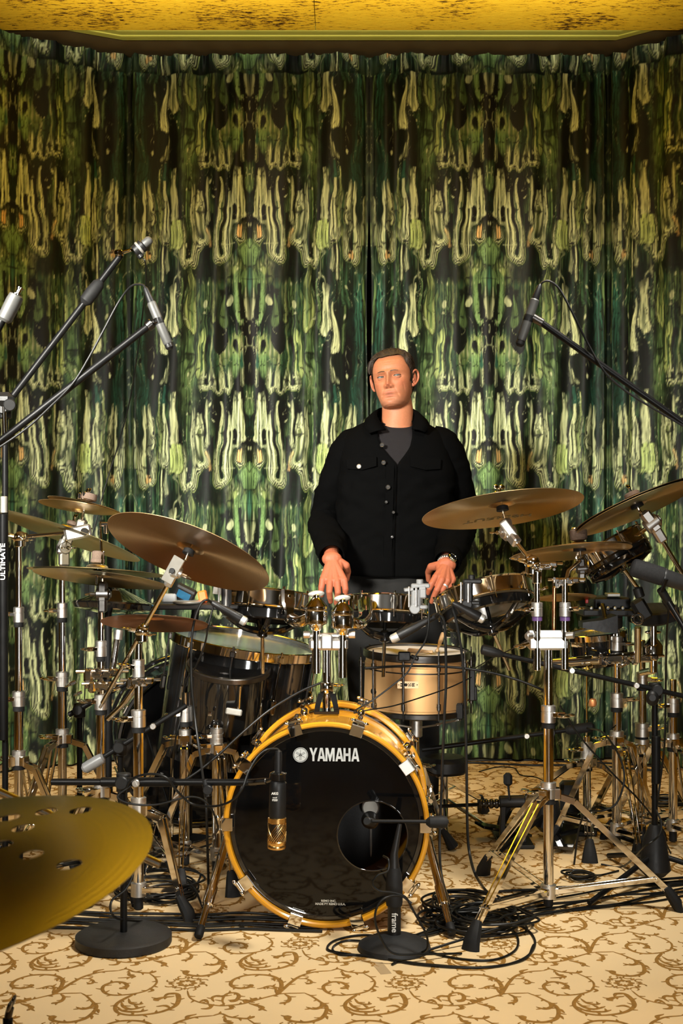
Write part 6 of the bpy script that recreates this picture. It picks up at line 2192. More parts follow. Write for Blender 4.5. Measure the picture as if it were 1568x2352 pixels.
# floor bundles
rs = np.random.RandomState(11)
for i in range(6):
    y0 = 2090 + i * 7
    cable('%s black cable of the bundle running behind the round microphone base to the drum spur' % ['first', 'second', 'third', 'fourth', 'fifth', 'sixth'][i],
          W((-30, y0 - 4 + rs.rand() * 6), (60, y0 - 2 + rs.rand() * 6), (160, y0 + rs.rand() * 6), (270, y0 + 4 + rs.rand() * 5), (380, y0 + 6 + rs.rand() * 6), (470, y0 + 8 + rs.rand() * 5), (560, y0 + 6 + rs.rand() * 6), (650, y0 + 10 + rs.rand() * 5), (740, y0 + 12 + rs.rand() * 4), r=.004 + .0005 * (i % 3)), .0036 + .0006 * (i % 2), group='floor cables left of the bass drum')
ORD = ['first', 'second', 'third', 'fourth', 'fifth', 'sixth', 'seventh', 'eighth']
for i in range(8):
    y0 = 2108 - i * 6.2
    pts_ = []
    for x in (900 + 25 * i, 985, 1070, 1160, 1250, 1335, 1420, 1510, 1610):
        dr = -(x - 1180) * .135 + (14 if x < 1000 else 0) + 3.0 * i * math.sin(x / 170.0 + i * .6)
        pts_.append((x, y0 + dr + (rs.rand() - .5) * 13))
    cable('%s black cable, counted from the front, of the bundle passing under the tall tripod stand' % ORD[i],
          [F(x, y, .0035 + .0035 * (i % 3)) for x, y in pts_], .0034 + .0009 * (i % 2), group='floor cables under the tall tripod stand')


def coil(label, px, py, rx, turns, seed, squash=1.0, r=.0034, rz=0.0, tails=()):
    """cable lying in a loose coil on the floor"""
    c_ = F(px, py)
    rr = rx * c_[1] / FPX
    rs_ = np.random.RandomState(seed)
    pts, r_, o_ = [], rr * .9, V(0, 0, 0)
    for k_ in range(turns * 12):
        if k_ % 12 == 0:
            r2, o2 = rr * (.52 + .48 * rs_.rand()), V(rs_.rand() - .5, rs_.rand() - .5, 0) * rr * .42
            e2, ph = .12 + .22 * rs_.rand(), rs_.rand() * 6.3
        r_, o_ = r_ + (r2 - r_) * .22, o_ + (o2 - o_) * .22
        a = k_ * 2 * math.pi / 12 + rz
        q_ = r_ * (1 + e2 * math.cos(2 * a + ph) * .5)
        pts.append(c_ + o_ + V(math.cos(a) * q_, math.sin(a) * q_ * squash, .004 + .0042 * (k_ / 12.0) + .004 * rs_.rand()))
    pts += [F(x, y, .004) for x, y in tails]
    return cable(label, pts, r, 'coiled_cable', 6, 'coiled cables on the floor')


coil('loosely coiled black cable on the floor between the round base and the amber drum', 366, 2050, 98, 7, 1, 1.25, tails=((480, 2105), (560, 2128)))
coil('second loop of cable lying over the coil behind the round microphone base', 390, 2062, 70, 4, 2, 1.2)
coil('big coil of black cable around the front rubber foot of the tall tripod stand', 1115, 2130, 112, 9, 3, 1.0, tails=((960, 2190), (900, 2215)))
coil('tangled coil of cable between the drum spur and the tall tripod stand', 1060, 2092, 90, 7, 4, 1.1, tails=((1190, 2090), (1300, 2082)))
coil('small neat coil of cable under the middle of the tall tripod stand', 1330, 2018, 48, 4, 5, .9, tails=((1380, 2010), (1420, 2000)))
coil('coil of cable lying far back beside the thick chrome stand', 1530, 1850, 60, 6, 6, .8)
coil('loose cable rings at the foot of the kick microphone stand', 1010, 2120, 70, 4, 7, 1.1)
cable('cable rising in a loop beside the kick microphone post', [P(880, 1966, 3.4), P(892, 1975, 3.38), P(890, 2000, 3.37), P(868, 2010, 3.36), P(855, 2030, 3.36), P(870, 2046, 3.36), P(900, 2050, 3.36), P(930, 2060, 3.36), P(945, 2085, 3.36), P(965, 2120, 3.36), P(980, 2150, 3.36), F(978, 2182, .02), F(940, 2188, .006), F(870, 2168, .006), F(800, 2160, .004), F(765, 2175, .004), F(780, 2192, .004), F(850, 2195, .004), F(960, 2215, .004), F(1100, 2222, .004), F(1200, 2205, .004), F(1225, 2170, .005)], .0030)
cable('cable hoop standing before the amber hoop at the kick microphone base', [F(1060, 2190, .004), F(960, 2192, .02), P(905, 2190, 3.33), P(880, 2165, 3.33), P(862, 2120, 3.33), P(865, 2085, 3.33), P(885, 2062, 3.34), P(920, 2058, 3.36), P(945, 2075, 3.36)], .0030)
cable('two-turn cable loop reaching out in front of the kick microphone base', W((1100, 2120), (1190, 2125), (1228, 2160), (1205, 2200), (1120, 2222), (980, 2215), (870, 2200), (790, 2190), (752, 2180), (770, 2160), (830, 2148), (900, 2155), (960, 2178), (1040, 2200), (1130, 2205), (1185, 2180), (1180, 2140), (1120, 2115)), .0033)
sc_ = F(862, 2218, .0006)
tp = MB().box(sc_ + V(.015, -.02, 0), (.028, .085, .0006), [unit(V(1, .25, 0)), unit(V(-.25, 1, 0)), UP], .1).build('shadow_strip', mat('tan_shadow', (.45, .32, .17), .55, var=(60, .08)), off=sc_)  # thin floor shadow laid down as a flat tan strip
tag(tp, 'short tan strip laid on the floor as a painted shadow in front of the kick microphone base', 'painted shadow')
# ------------------------------------------------------------------ the man
YP = 4.90
kp = YP / FPX
PX = lambda px: (px - CXP) * kp
PZ = lambda py: CAMZ - (py - HZ) * kp
MAN = thing('person', 'man in a black button jacket and dark T-shirt standing behind the drum kit', 'person', (PX(905), YP, 0))
SKIN = bpy.data.materials.new('skin')
SKIN.use_nodes = True
_nt = SKIN.node_tree
_b = _nt.nodes['Principled BSDF']
_at = _nt.nodes.new('ShaderNodeAttribute')
_at.attribute_name = 'tone'
_tc = _nt.nodes.new('ShaderNodeTexCoord')
_n = _nt.nodes.new('ShaderNodeTexNoise')
_n.inputs['Scale'].default_value = 160
_n.inputs['Detail'].default_value = 4
_nt.links.new(_tc.outputs['Object'], _n.inputs['Vector'])
_mr = _nt.nodes.new('ShaderNodeMapRange')
_mr.inputs['To Min'].default_value = .84
_mr.inputs['To Max'].default_value = 1.16
_nt.links.new(_n.outputs['Fac'], _mr.inputs['Value'])
_mx = _nt.nodes.new('ShaderNodeMix')
_mx.data_type = 'RGBA'
_mx.blend_type = 'MULTIPLY'
_mx.inputs[0].default_value = 1
_nt.links.new(_at.outputs['Color'], _mx.inputs[6])
_nt.links.new(_mr.outputs[0], _mx.inputs[7])
_nt.links.new(_mx.outputs[2], _b.inputs['Base Color'])
_b.inputs['Roughness'].default_value = .58
_b.inputs['Specular IOR Level'].default_value = .3
_b.inputs['Subsurface Weight'].default_value = .12
_b.inputs['Subsurface Radius'].default_value = (.010, .004, .002)
_b.inputs['Subsurface Scale'].default_value = .6
_bp = _nt.nodes.new('ShaderNodeBump')
_bp.inputs['Strength'].default_value = .25
_bp.inputs['Distance'].default_value = .0008
_nt.links.new(_n.outputs['Fac'], _bp.inputs['Height'])
_nt.links.new(_bp.outputs[0], _b.inputs['Normal'])


def remesh(mb, voxel, smooth=4, fac=.5):
    """union of overlapping shapes as one smooth surface -> vertices, faces"""
    me = mb.mesh('tmp')
    o = bpy.data.objects.new('tmp', me)
    COL.objects.link(o)
    m = o.modifiers.new('r', 'REMESH')
    m.mode = 'VOXEL'
    m.voxel_size = voxel
    s = o.modifiers.new('s', 'SMOOTH')
    s.iterations = smooth
    s.factor = fac
    bpy.context.view_layer.update()
    r = bpy.data.meshes.new_from_object(o.evaluated_get(bpy.context.evaluated_depsgraph_get()))
    co = np.empty(len(r.vertices) * 3)
    r.vertices.foreach_get('co', co)
    no = np.empty(len(r.vertices) * 3)
    r.vertices.foreach_get('normal', no)
    fs = [tuple(p.vertices) for p in r.polygons]
    bpy.data.objects.remove(o)
    return co.reshape(-1, 3), fs, no.reshape(-1, 3)


# head in its own frame: x to the picture's right, -y forward, z up, origin between the ears at eye height
HT = np.array([  # z, half width, front, back
    (-.120, .026, .080, -.030), (-.113, .039, .088, -.010), (-.100, .049, .0905, .010), (-.080, .056, .0895, .035), (-.055, .0635, .0885, .062),
    (-.028, .0685, .0880, .080), (.000, .0715, .0855, .091), (.022, .0730, .0895, .097), (.045, .0735, .0880, .099), (.068, .0700, .0790, .094),
    (.088, .0605, .0620, .080), (.102, .0450, .0430, .058), (.111, .0240, .0220, .030), (.1145, .004, .004, .004)])
ang = np.linspace(0, 2 * math.pi, 64, endpoint=False)
rings = []
for z in np.concatenate([np.linspace(-.120, .1, 34), [.104, .108, .1115, .1138, .1145]]):
    w, f, b = [np.interp(z, HT[:, 0], HT[:, i]) for i in (1, 2, 3)]
    cx, cs = np.cos(ang), np.sin(ang)
    y = np.where(cs < 0, cs * f, cs * b)
    e = 2.25
    sq = (np.abs(cx) ** e + np.abs(cs) ** e) ** (-1 / e)
    rings.append(np.stack([cx * w * sq, y * sq, np.full(64, z)], 1))
hb = MB().loft(rings)
nk = []
for z, w, d, cy in ((-.055, .052, .055, .025), (-.085, .056, .058, .028), (-.115, .058, .060, .026), (-.150, .060, .062, .026), (-.185, .066, .066, .028), (-.215, .085, .072, .030), (-.240, .12, .080, .034)):
    nk.append(np.stack([np.cos(ang) * w, cy + np.sin(ang) * d, np.full(64, z)], 1))
hb.loft(nk)
hb.ball((0, -.020, -.150), .016, 14, 10, (.9, .9, 1.6))
hv, hf, hn = remesh(hb, .0015, 8)
base_v = hv.copy()
g = lambda v, cx, cz, sx, sz: np.exp(-((v[:, 0] - cx) / sx) ** 2 - ((v[:, 2] - cz) / sz) ** 2)
fr_ = sstep(.02, -.03, hv[:, 1])
fw = np.zeros(len(hv))
for cx, cz, sx, sz, a in (
        (0, .012, .0085, .012, .0055), (0, -.006, .0080, .013, .0105), (0, -.022, .0085, .012, .0140), (0, -.036, .0100, .0085, .0190), (.0125, -.0415, .0060, .0065, .0085), (-.0125, -.0415, .0060, .0065, .0085),
        (0, -.0520, .0150, .0040, -.0030), (0, -.0645, .0180, .0050, .0030), (0, -.0722, .0230, .0022, -.0048), (0, -.0790, .0150, .0046, .0034), (0, -.0895, .0190, .0050, -.0040),
        (0, -.106, .0190, .0110, .0058), (.0, .026, .012, .010, -.0015)):
    fw += a * g(hv, cx, cz, sx, sz)
for s in (-1, 1):
    for cx, cz, sx, sz, a in ((.031, .001, .0165, .0105, -.0112), (.014, .004, .006, .010, -.006), (.030, .0195, .0220, .0065, .0050), (.012, .020, .010, .006, .0025), (.046, -.024, .0170, .0130, .0042), (.034, -.014, .014, .005, -.0018),
                              (.052, -.066, .0140, .0200, -.0040), (.027, -.074, .006, .006, -.0022), (.024, -.118, .012, .008, .002)):
        fw += a * g(hv, s * cx, cz, sx, sz)
    for t in np.linspace(0, 1, 7):                                # folds from nose to mouth corners
        fw += -.0008 * g(hv, s * (.0195 + .0135 * t), -.046 - .036 * t, .0030, .0050)
    fw += -.0014 * g(hv, s * .050, -.045, .0026, .018) - .0010 * g(hv, s * .058, -.012, .010, .0016)
for z_, a_ in ((.050, -.0008), (.062, -.0006)):
    fw += a_ * g(hv, 0, z_, .034, .0016)
fw += -.0014 * (g(hv, .0055, .026, .0016, .007) + g(hv, -.0055, .026, .0016, .007))
hv = hv.copy()
hv[:, 1] -= fw * fr_
cheek = np.zeros(len(hv))
tone = np.tile(V(.46, .190, .095), (len(hv), 1))


def tint(col, w):
    global tone
    w = np.clip(w, 0, 1)[:, None]
    tone = tone * (1 - w) + np.asarray(col) * w


for s in (-1, 1):
    tint((.50, .165, .09), .5 * fr_ * g(base_v, s * .045, -.028, .020, .020))
    tint((.36, .14, .08), .5 * fr_ * g(base_v, s * .031, -.011, .014, .004))
tint((.50, .155, .085), .6 * fr_ * g(base_v, 0, -.036, .014, .012))
tint((.28, .15, .10), .45 * fr_ * np.maximum(g(base_v, 0, -.060, .030, .006), g(base_v, 0, -.102, .048, .020)))
tint((.36, .11, .075), .9 * fr_ * np.maximum(g(base_v, 0, -.0665, .0200, .0032), g(base_v, 0, -.0785, .0165, .0040)))
tint((.07, .02, .014), 1.0 * fr_ * np.exp(-(base_v[:, 0] / .0205) ** 4) * np.exp(-((base_v[:, 2] + .0722 + .06 * np.abs(base_v[:, 0]) ** 1.0) / .0012) ** 2))
for s in (-1, 1):
    tint((.12, .04, .025), .95 * fr_ * g(base_v, s * .0075, -.0475, .0035, .0022))
# ears and lids belong to the same body
extra_v, extra_f, extra_t = [], [], []


def add_skin(mb, col=(.48, .20, .11)):
    v = np.vstack(mb.v)
    extra_v.append((v, mb.f, np.tile(V(*col), (len(v), 1))))


for s in (-1, 1):
    ear = MB()
    pth = spline([V(s * .072, -.012, .004), V(s * .078, -.010, .022), V(s * .086, .006, .033), V(s * .091, .022, .024), V(s * .090, .022, .002), V(s * .083, .010, -.018), V(s * .074, -.004, -.030), V(s * .071, -.010, -.022)], 5)
    ear.tube(pth, np.interp(np.linspace(0, 1, len(pth)), [0, .3, .7, .9, 1], [.003, .0048, .0045, .0062, .004]), 10)
    ear.ball((s * .078, .005, .002), .024, 16, 10, (.28, .62, 1.12), [unit(V(1, -.45 * s, 0)), unit(V(.45 * s, 1, 0)), V(0, 0, 1)])
    ear.ball((s * .075, -.006, -.006), .007, 10, 8, (.8, .8, 1.2))
    add_skin(ear, (.50, .18, .10))
EYE = [V(s * .0310, -.0680, .0015) for s in (-1, 1)]
for s, e in zip((-1, 1), EYE):
    for up_, e0 in ((1, 16), (-1, -13)):
        lid = MB()
        rows = []
        for i in range(8):
            row = []
            for j in range(19):
                a = math.radians(-68 + 136 * j / 18)
                ed_ = e0 * math.cos(a * 90 / 70) ** .8 if abs(a) < math.radians(69) else 0
                el = math.radians(ed_ + (up_ * 78 - ed_) * (i / 7.0))
                r = .0131 if i else .0126
                row.append(e + r * V(math.sin(a) * math.cos(el) * 1.12, -math.cos(a) * math.cos(el), math.sin(el)))
            rows.append(row)
        vs = np.array(rows).reshape(-1, 3)
        lid.add(vs, [(i * 19 + j, i * 19 + j + 1, (i + 1) * 19 + j + 1, (i + 1) * 19 + j) for i in range(7) for j in range(18)])
        add_skin(lid, (.40, .165, .09) if up_ > 0 else (.44, .19, .11))

LASH = []
for s, e in zip((-1, 1), EYE):
    for e0, r_, w_ in ((15.5, .0135, .0010), (-13, .0133, .0004)):
        pl_ = []
        for j in range(15):
            a = math.radians(-62 + 124 * j / 14)
            el = math.radians(e0 * math.cos(a * 90 / 70) ** .8)
            pl_.append(e + r_ * V(math.sin(a) * math.cos(el) * 1.12, -math.cos(a) * math.cos(el), math.sin(el)))
        LASH.append((pl_, w_))
yaw, roll, pitch = math.radians(-15), math.radians(6.5), math.radians(-7)
Rz = Matrix.Rotation(yaw, 3, 'Z')
Ry = Matrix.Rotation(-roll, 3, 'Y')
Rx = Matrix.Rotation(pitch, 3, 'X')
RH = np.array(Ry @ Rz @ Rx)
HO = V(PX(903), YP - .015, PZ(876))


def head(v):
    v = np.atleast_2d(np.asarray(v, float))
    v = v * np.where(v[:, 2:] > -.125, V(1, 1, .925)[None], 1) - V(0, 0, .0094)[None] * (v[:, 2:] <= -.125) * -1
    w = v @ RH.T
    # the neck stays upright: blend the turn out below the chin
    t = sstep(-.10, -.22, v[:, 2])[:, None]
    return HO + w * (1 - t) + (v + V(.008, .0, .004)) * t


head1 = lambda p: head(p)[0]
body_v, body_f, body_t, nb = [], [], [], 0


def add_body(v, f, t):
    global nb
    body_v.append(v)
    body_f.extend([tuple(i + nb for i in q) for q in f])
    body_t.append(t)
    nb += len(v)


add_body(head(hv), hf, tone * V(.68, .61, .57))
for v, f, t in extra_v:
    add_body(head(v), f, t * V(.68, .61, .57))

# hands: chains from the wrist through the knuckles
def hand(joints, wrist, fore, thumb, palm_r=.0150):
    hb = MB()
    hb.tube([fore, wrist], [.030, .0265], 16)
    hb.ball(wrist, .030, 14, 10, (1.2, .8, .9))
    kn = [j[0] for j in joints]
    for j in joints:
        k_ = j[0]
        hb.tube([wrist + (k_ - wrist) * .0, wrist + (k_ - wrist) * .55, k_], [.018, palm_r, .0128], 12)
        hb.ball(k_, .0132, 12, 8)
        r = [.0124, .0114, .0102, .0082]
        for i in range(3):
            hb.tube([j[i], j[i + 1]], [r[i], r[i + 1]], 12)
            hb.ball(j[i + 1], r[i + 1] * 1.03, 12, 8)
    for i in range(3):
        for t in (.45, .7, .92):
            a, b = wrist + (kn[i] - wrist) * t, wrist + (kn[i + 1] - wrist) * t
            hb.tube([a, b], .0112, 10)
    r = [.017, .0145, .0112, .0095]
    for i in range(3):
        hb.tube([thumb[i], thumb[i + 1]], [r[i], r[i + 1]], 12)
        hb.ball(thumb[i + 1], r[i + 1], 12, 8)
    hb.tube([thumb[0], kn[0] * .6 + wrist * .4], [.015, .012], 12)
    v, f, n = remesh(hb, .0019, 4, .45)
    t = np.tile(V(.27, .078, .036), (len(v), 1))
    for j in joints:
        for q in (j[0], j[1]):
            w = np.exp(-np.sum((v - q) ** 2, 1) / .011 ** 2)[:, None] * .5
            t = t * (1 - w) + V(.27, .058, .028) * w
    add_body(v, f, t)


WL, WR = P(762, 1284, 4.60), P(1024, 1298, 4.60)
EL, ER = P(750, 1190, 4.99), P(1058, 1186, 4.99)
hand([[P(790, 1333, 4.54), P(793, 1354, 4.525), P(791, 1369, 4.53), P(788, 1380, 4.54)],
      [P(774, 1339, 4.53), P(776, 1361, 4.51), P(774, 1375, 4.52), P(772, 1386, 4.53)],
      [P(757, 1339, 4.53), P(756, 1359, 4.51), P(757, 1372, 4.52), P(759, 1382, 4.53)],
      [P(741, 1333, 4.54), P(738, 1350, 4.53), P(737, 1359, 4.53), P(739, 1367, 4.54)]],
     WL, WL + (EL - WL) * .35, [P(779, 1291, 4.60), P(794, 1299, 4.60), P(799, 1313, 4.63), P(796, 1331, 4.64)])
hand([[P(1000, 1326, 4.54), P(991, 1341, 4.52), P(986, 1352, 4.52), P(983, 1362, 4.53)],
      [P(1014, 1333, 4.53), P(1003, 1355, 4.51), P(996, 1370, 4.52), P(991, 1382, 4.53)],
      [P(1027, 1335, 4.54), P(1015, 1356, 4.52), P(1008, 1368, 4.53), P(1003, 1378, 4.54)],
      [P(1039, 1331, 4.56), P(1030, 1350, 4.54), P(1025, 1361, 4.54), P(1020, 1370, 4.55)]],
     WR, WR + (ER - WR) * .35, [P(1008, 1299, 4.60), P(990, 1302, 4.62), P(983, 1314, 4.65), P(984, 1332, 4.66)])

# trunk, arms and legs under the clothes
tb = MB()
SHL, SHR = V(PX(812), YP + .02, PZ(1012)), V(PX(1014), YP + .02, PZ(1012))
HIP = V(PX(905), YP + .02, PZ(1330))
TOR = [  # photograph row, centre column, half width px, half depth m, shift back
    (945, 907, 40, .058, .022), (966, 907, 54, .070, .025), (980, 905, 82, .082, .028), (993, 905, 104, .094, .028), (1010, 905, 117, .106, .025), (1040, 907, 122, .118, .018), (1080, 909, 126, .124, .012),
    (1130, 908, 127, .124, .012), (1190, 906, 127, .122, .012), (1250, 904, 127, .122, .012), (1300, 903, 124, .122, .014), (1318, 903, 121, .120, .014)]
TA = np.array(TOR, float)


def tor(py):
    return [np.interp(py, TA[:, 0], TA[:, i]) for i in (1, 2, 3, 4)]


def torso_ring(py, grow=0.0, n=72, th0=0.0, th1=2 * math.pi, e=2.5):
    cx, hw, hd, sh = tor(py)
    a = np.linspace(th0, th1, n, endpoint=False) if th1 - th0 > 6.28 else np.linspace(th0, th1, n)
    c, s = np.sin(a), -np.cos(a)                                 # angle 0 = front
    q = (np.abs(c) ** e + np.abs(s) ** e) ** (-1 / e)
    return np.stack([PX(cx) + c * q * (hw * kp + grow), YP + sh + s * q * (hd + grow), np.full(len(a), PZ(py))], 1)


def front(px, py, grow=0.0):
    cx, hw, hd, sh = tor(py)
    x = PX(px)
    u = min(.98, abs(x - PX(cx)) / (hw * kp + grow))
    return V(x, YP + sh - (hd + grow) * (1 - u ** 2.5) ** (1 / 2.5), PZ(py))


tb.loft([torso_ring(py, -.016)[::-1] for py in (985, 1000, 1040, 1100, 1180, 1250, 1318)][::-1])
for S_, E_, W_ in ((SHL, EL, WL), (SHR, ER, WR)):
    tb.tube([S_, E_], [.040, .028], 14)
    tb.ball(E_, .028, 12, 8)
    tb.ball(S_, .044, 12, 8)
    tb.tube([E_, W_], [.028, .025], 14)
KNL, KNR = V(PX(848), YP - .01, .50), V(PX(962), YP - .01, .50)
AKL, AKR = V(PX(842), YP + .03, .085), V(PX(968), YP + .03, .085)
for s, K_, A_ in ((-1, KNL, AKL), (1, KNR, AKR)):
    tb.tube([HIP + V(s * .085, 0, .02), HIP + V(s * .088, 0, -.15), K_], [.088, .080, .056], 16)
    tb.ball(K_, .056, 12, 8)
    tb.tube([K_, (K_ + A_) / 2 + V(0, .02, .05), A_], [.055, .056, .038], 14)
    tb.loft([A_ + np.array([V(math.cos(t) * w, f_ + math.sin(t) * d, h_) for t in np.arange(12) * math.pi / 6]) for h_, w, d, f_ in ((.0, .034, .036, 0), (-.04, .036, .07, -.03), (-.065, .040, .11, -.06), (-.078, .038, .11, -.06))])
v, f, n = remesh(tb, .010, 3)
add_body(v, f, np.tile(V(.62, .32, .2), (len(v), 1)))
bv = np.vstack(body_v)
off = np.asarray(WORLD_LOC[MAN.name])
bm_me = bpy.data.meshes.new('body')
bm_me.from_pydata((bv - off).tolist(), [], body_f)
bm_me.polygons.foreach_set('use_smooth', [True] * len(bm_me.polygons))
a = bm_me.attributes.new('tone', 'FLOAT_COLOR', 'POINT')
a.data.foreach_set('color', np.c_[np.vstack(body_t), np.ones(nb)].ravel())
bm_me.materials.append(SKIN)
bod = bpy.data.objects.new('body', bm_me)
COL.objects.link(bod)
bod.parent = MAN
WORLD_LOC[bod.name] = tuple(off)

# eyes, brows, hair
EYEW = mat('eye_white', (.17, .145, .125), .6, var=(60, .05))
IRIS = mat('grey_green_iris', (.04, .05, .038), .5, var=(300, .3))
PUP = mat('pupil', (.004, .004, .004), .3, var=(50, .1))
for s, e in zip((-1, 1), EYE):
    ey = MB().ball(head1(e), .0121, 24, 16).build('eye', EYEW, MAN)
    look = unit((CAMP - head1(e)))
    c_ = head1(e) + look * .0
    MB().lathe([(.0, .0124), (.003, .0123), (.0058, .0112), (.0062, .0104)], c_, look, 20).build('iris', IRIS, ey)
    MB().lathe([(.0, .0126), (.0020, .0125), (.0024, .0119)], c_, look, 14).build('pupil', PUP, ey)
LASHM = mat('dark_lash', (.02, .010, .007), .6, var=(80, .2))
lm = MB()
for pl_, w_ in LASH:
    lm.tube(head(np.array(pl_)), np.concatenate([[.0002], np.full(len(pl_) - 2, w_), [.0002]]), 6, False)
lo2 = lm.build('eyelash', LASHM, MAN)
lo2['kind'] = 'stuff'
HAIRM = mat('brown_hair', (.022, .013, .0075), .6, spec=.3, var=(140, .45))
BROWM = mat('brow_hair', (.075, .038, .018), .6, var=(160, .4))
from mathutils.bvhtree import BVHTree
bvh = BVHTree.FromPolygons([Vector(p) for p in hv], hf)


def surf(p, lift):
    q, nn_, _, _ = bvh.find_nearest(Vector(p))
    return V(*q) + V(*nn_) * lift


for s in (-1, 1):
    br = MB()
    rs_ = np.random.RandomState(3 + s)
    for k in range(190):
        t = rs_.rand()
        x0 = s * (.013 + .033 * t)
        z0 = .0168 + .006 * math.sin(min(1, t * 1.35) * math.pi * .62) - .004 * max(0, t - .6) + (rs_.rand() - .5) * .0095 * (1 - .55 * t)
        p0 = surf(V(x0, -.2, z0), .0006)
        p0 = surf(V(x0, -.105, z0), .0006)
        p1 = surf(p0 + V(s * (.004 + .003 * t), 0, .0022 * (1 - 1.6 * t)), .0012)
        br.tube([head1(p0), head1((p0 + p1) / 2 + V(0, -.0006, 0)), head1(p1)], [.0012, .0010, .0004], 5, False)
    br.build('eyebrow', BROWM, MAN)


def hairline(v):
    """> 0 where hair grows; v in head frame"""
    x, y, z = v[:, 0], v[:, 1], v[:, 2]
    ax = np.abs(x)
    line_front = .083 - .012 * sstep(.030, .055, ax) - .004 * sstep(.01, -.03, x) + .006 * np.exp(-((ax - .042) / .012) ** 2)
    side = np.where(y < -.022, .022 + (-.022 - y) * 1.05, -.022)
    lim = np.where(y < -.030, np.maximum(line_front * sstep(.064, .052, ax) + side * sstep(.052, .064, ax), .02), np.where(y < .018, -.012 - .004, np.where(y < .04, .004 - (y - .018) * 2.6, -.060)))
    return z - lim


hl = hairline(base_v)
keep = hl > 0
vn = hn
thick = .0020 + .0075 * sstep(.0, .03, hl) * sstep(.02, .085, base_v[:, 2]) + .0030 * sstep(.0, .02, hl)
thick += .0065 * sstep(.055, .095, base_v[:, 2]) * sstep(.03, -.05, base_v[:, 1])            # swept-up front
thick += .0050 * (vnoise((base_v[:, 0] * 1.0 + base_v[:, 1] * .5) * 170 + 50, base_v[:, 1] * 50 + 80, 61) - .5) * sstep(0, .015, hl)
capv = hv + vn * thick[:, None]
capf = [q for q in hf if all(keep[i] for i in q)]
used = sorted({i for q in capf for i in q})
mp_ = {i: k for k, i in enumerate(used)}
hm_ = MB().add(head(capv[used]), [tuple(mp_[i] for i in q) for q in capf])
hair = hm_.build('hair', HAIRM, MAN, 'short brown swept-back hair', angle=180)
from mathutils.kdtree import KDTree
kd = KDTree(len(base_v))
for i_, p_ in enumerate(hv):
    kd.insert(p_, i_)
kd.balance()
st = MB()
rs_ = np.random.RandomState(8)
cand = np.array([i for i in used if hl[i] > .001])
for k in range(1500):
    i = cand[rs_.randint(len(cand))]
    p_ = base_v[i]
    L = .022 + .030 * rs_.rand() * (1 if p_[2] > .05 else .45)
    if p_[2] > .045:
        d = V(-.35 + .22 * rs_.randn(), .75, .30) if p_[1] < .03 else V(.2 * rs_.randn(), .7, -.6)
        if p_[0] < -.035:
            d = V(-.2, .55, -.75)
        if p_[0] > .035:
            d = V(.25, .7, -.5)
    else:
        d = V(0, .55, -.85)
    d = unit(d)
    pts = []
    th = thick[i]
    for t in np.linspace(0, 1, 5):
        q = surf(p_ + d * L * t, 0)
        q2, nn_, _, _ = bvh.find_nearest(Vector(p_ + d * L * t))
        th = thick[kd.find(q2)[1]]
        pts.append(head1(V(*q2) + V(*nn_) * (th * min(1, .35 + 2.6 * t) + .0018 * math.sin(math.pi * t) - .0008 * t)))
    st.tube(pts, [.0003, .0009, .0009, .0007, .0003], 4, False)
lock = MB()
for k in range(26):                                              # the lock falling past the temple
    o_ = rs_.randn() * .003
    pts = [V(-.045 + o_, -.055, .092 + o_), V(-.066 + o_, -.052, .078), V(-.078 + o_ * .8, -.046, .052), V(-.079 + o_ * .6, -.042, .028 + rs_.rand() * .01)]
    lock.tube([head1(q) for q in spline(pts, 4)], np.linspace(.0009, .0003, 13), 5, False)
so = st.build('strand', HAIRM, hair, angle=180)
so['kind'] = 'stuff'
lo_ = lock.build('lock', HAIRM, hair, angle=180)
lo_['kind'] = 'stuff'

# clothes
JACK = mat('black_wool_jacket', (.0010, .0010, .0010), .95, spec=.03, sheen=.0, var=(60, .3), bump=(700, .35))
TEE = mat('charcoal_tshirt', (.0075, .0063, .0068), .9, spec=.15, var=(80, .15), bump=(900, .2))
PANT = mat('dark_grey_trousers', (.008, .0078, .0073), .85, spec=.2, var=(50, .25), bump=(600, .3))


def wrinkle(v, amp, seed, fx=14, fz=26):
    x, y, z = v[:, 0], v[:, 1], v[:, 2]
    w = vnoise((x + y) * fx + 30, z * fz + 50 + (x - y) * 9, seed) - .5
    w2 = vnoise((x - y) * fx * 2 + 60, z * fz * 1.7 + 20 - x * 20, seed + 1) - .5
    return amp * (w + .5 * w2)


rows_ = np.concatenate([np.linspace(970, 1010, 12), np.linspace(1016, 1316, 50)])
jv, jf = [], []
NA = 120
for py in rows_:
    gap = np.interp(py, [950, 975, 990, 1030, 1066, 1072], [.62, .52, .36, .25, .03, .004])
    r = torso_ring(py, .010, NA, gap, 2 * math.pi - gap)
    c_ = r.mean(0)
    d = r - c_
    d[:, 2] = 0
    d /= np.linalg.norm(d, axis=1)[:, None] + 1e-9
    hem = .012 * sstep(1270, 1316, py)
    r = r + d * (wrinkle(r, .016 * sstep(1000, 1100, py), 71)[:, None] + hem)
    if py > 1290:                                                # hem dips at the front
        r[:, 2] -= .012 * np.maximum(0, -d[:, 1])
    jv.append(r)
n_ = len(rows_)
v = np.vstack(jv)
f = [(i * NA + j, (i + 1) * NA + j, (i + 1) * NA + j + 1, i * NA + j + 1) for i in range(n_ - 1) for j in range(NA - 1)]
jk = MB().add(v, f)
jo = jk.build('jacket', JACK, MAN, 'open-necked black jacket', angle=180)
sm = jo.modifiers.new('thick', 'SOLIDIFY')
sm.thickness = .006
sm.offset = 0


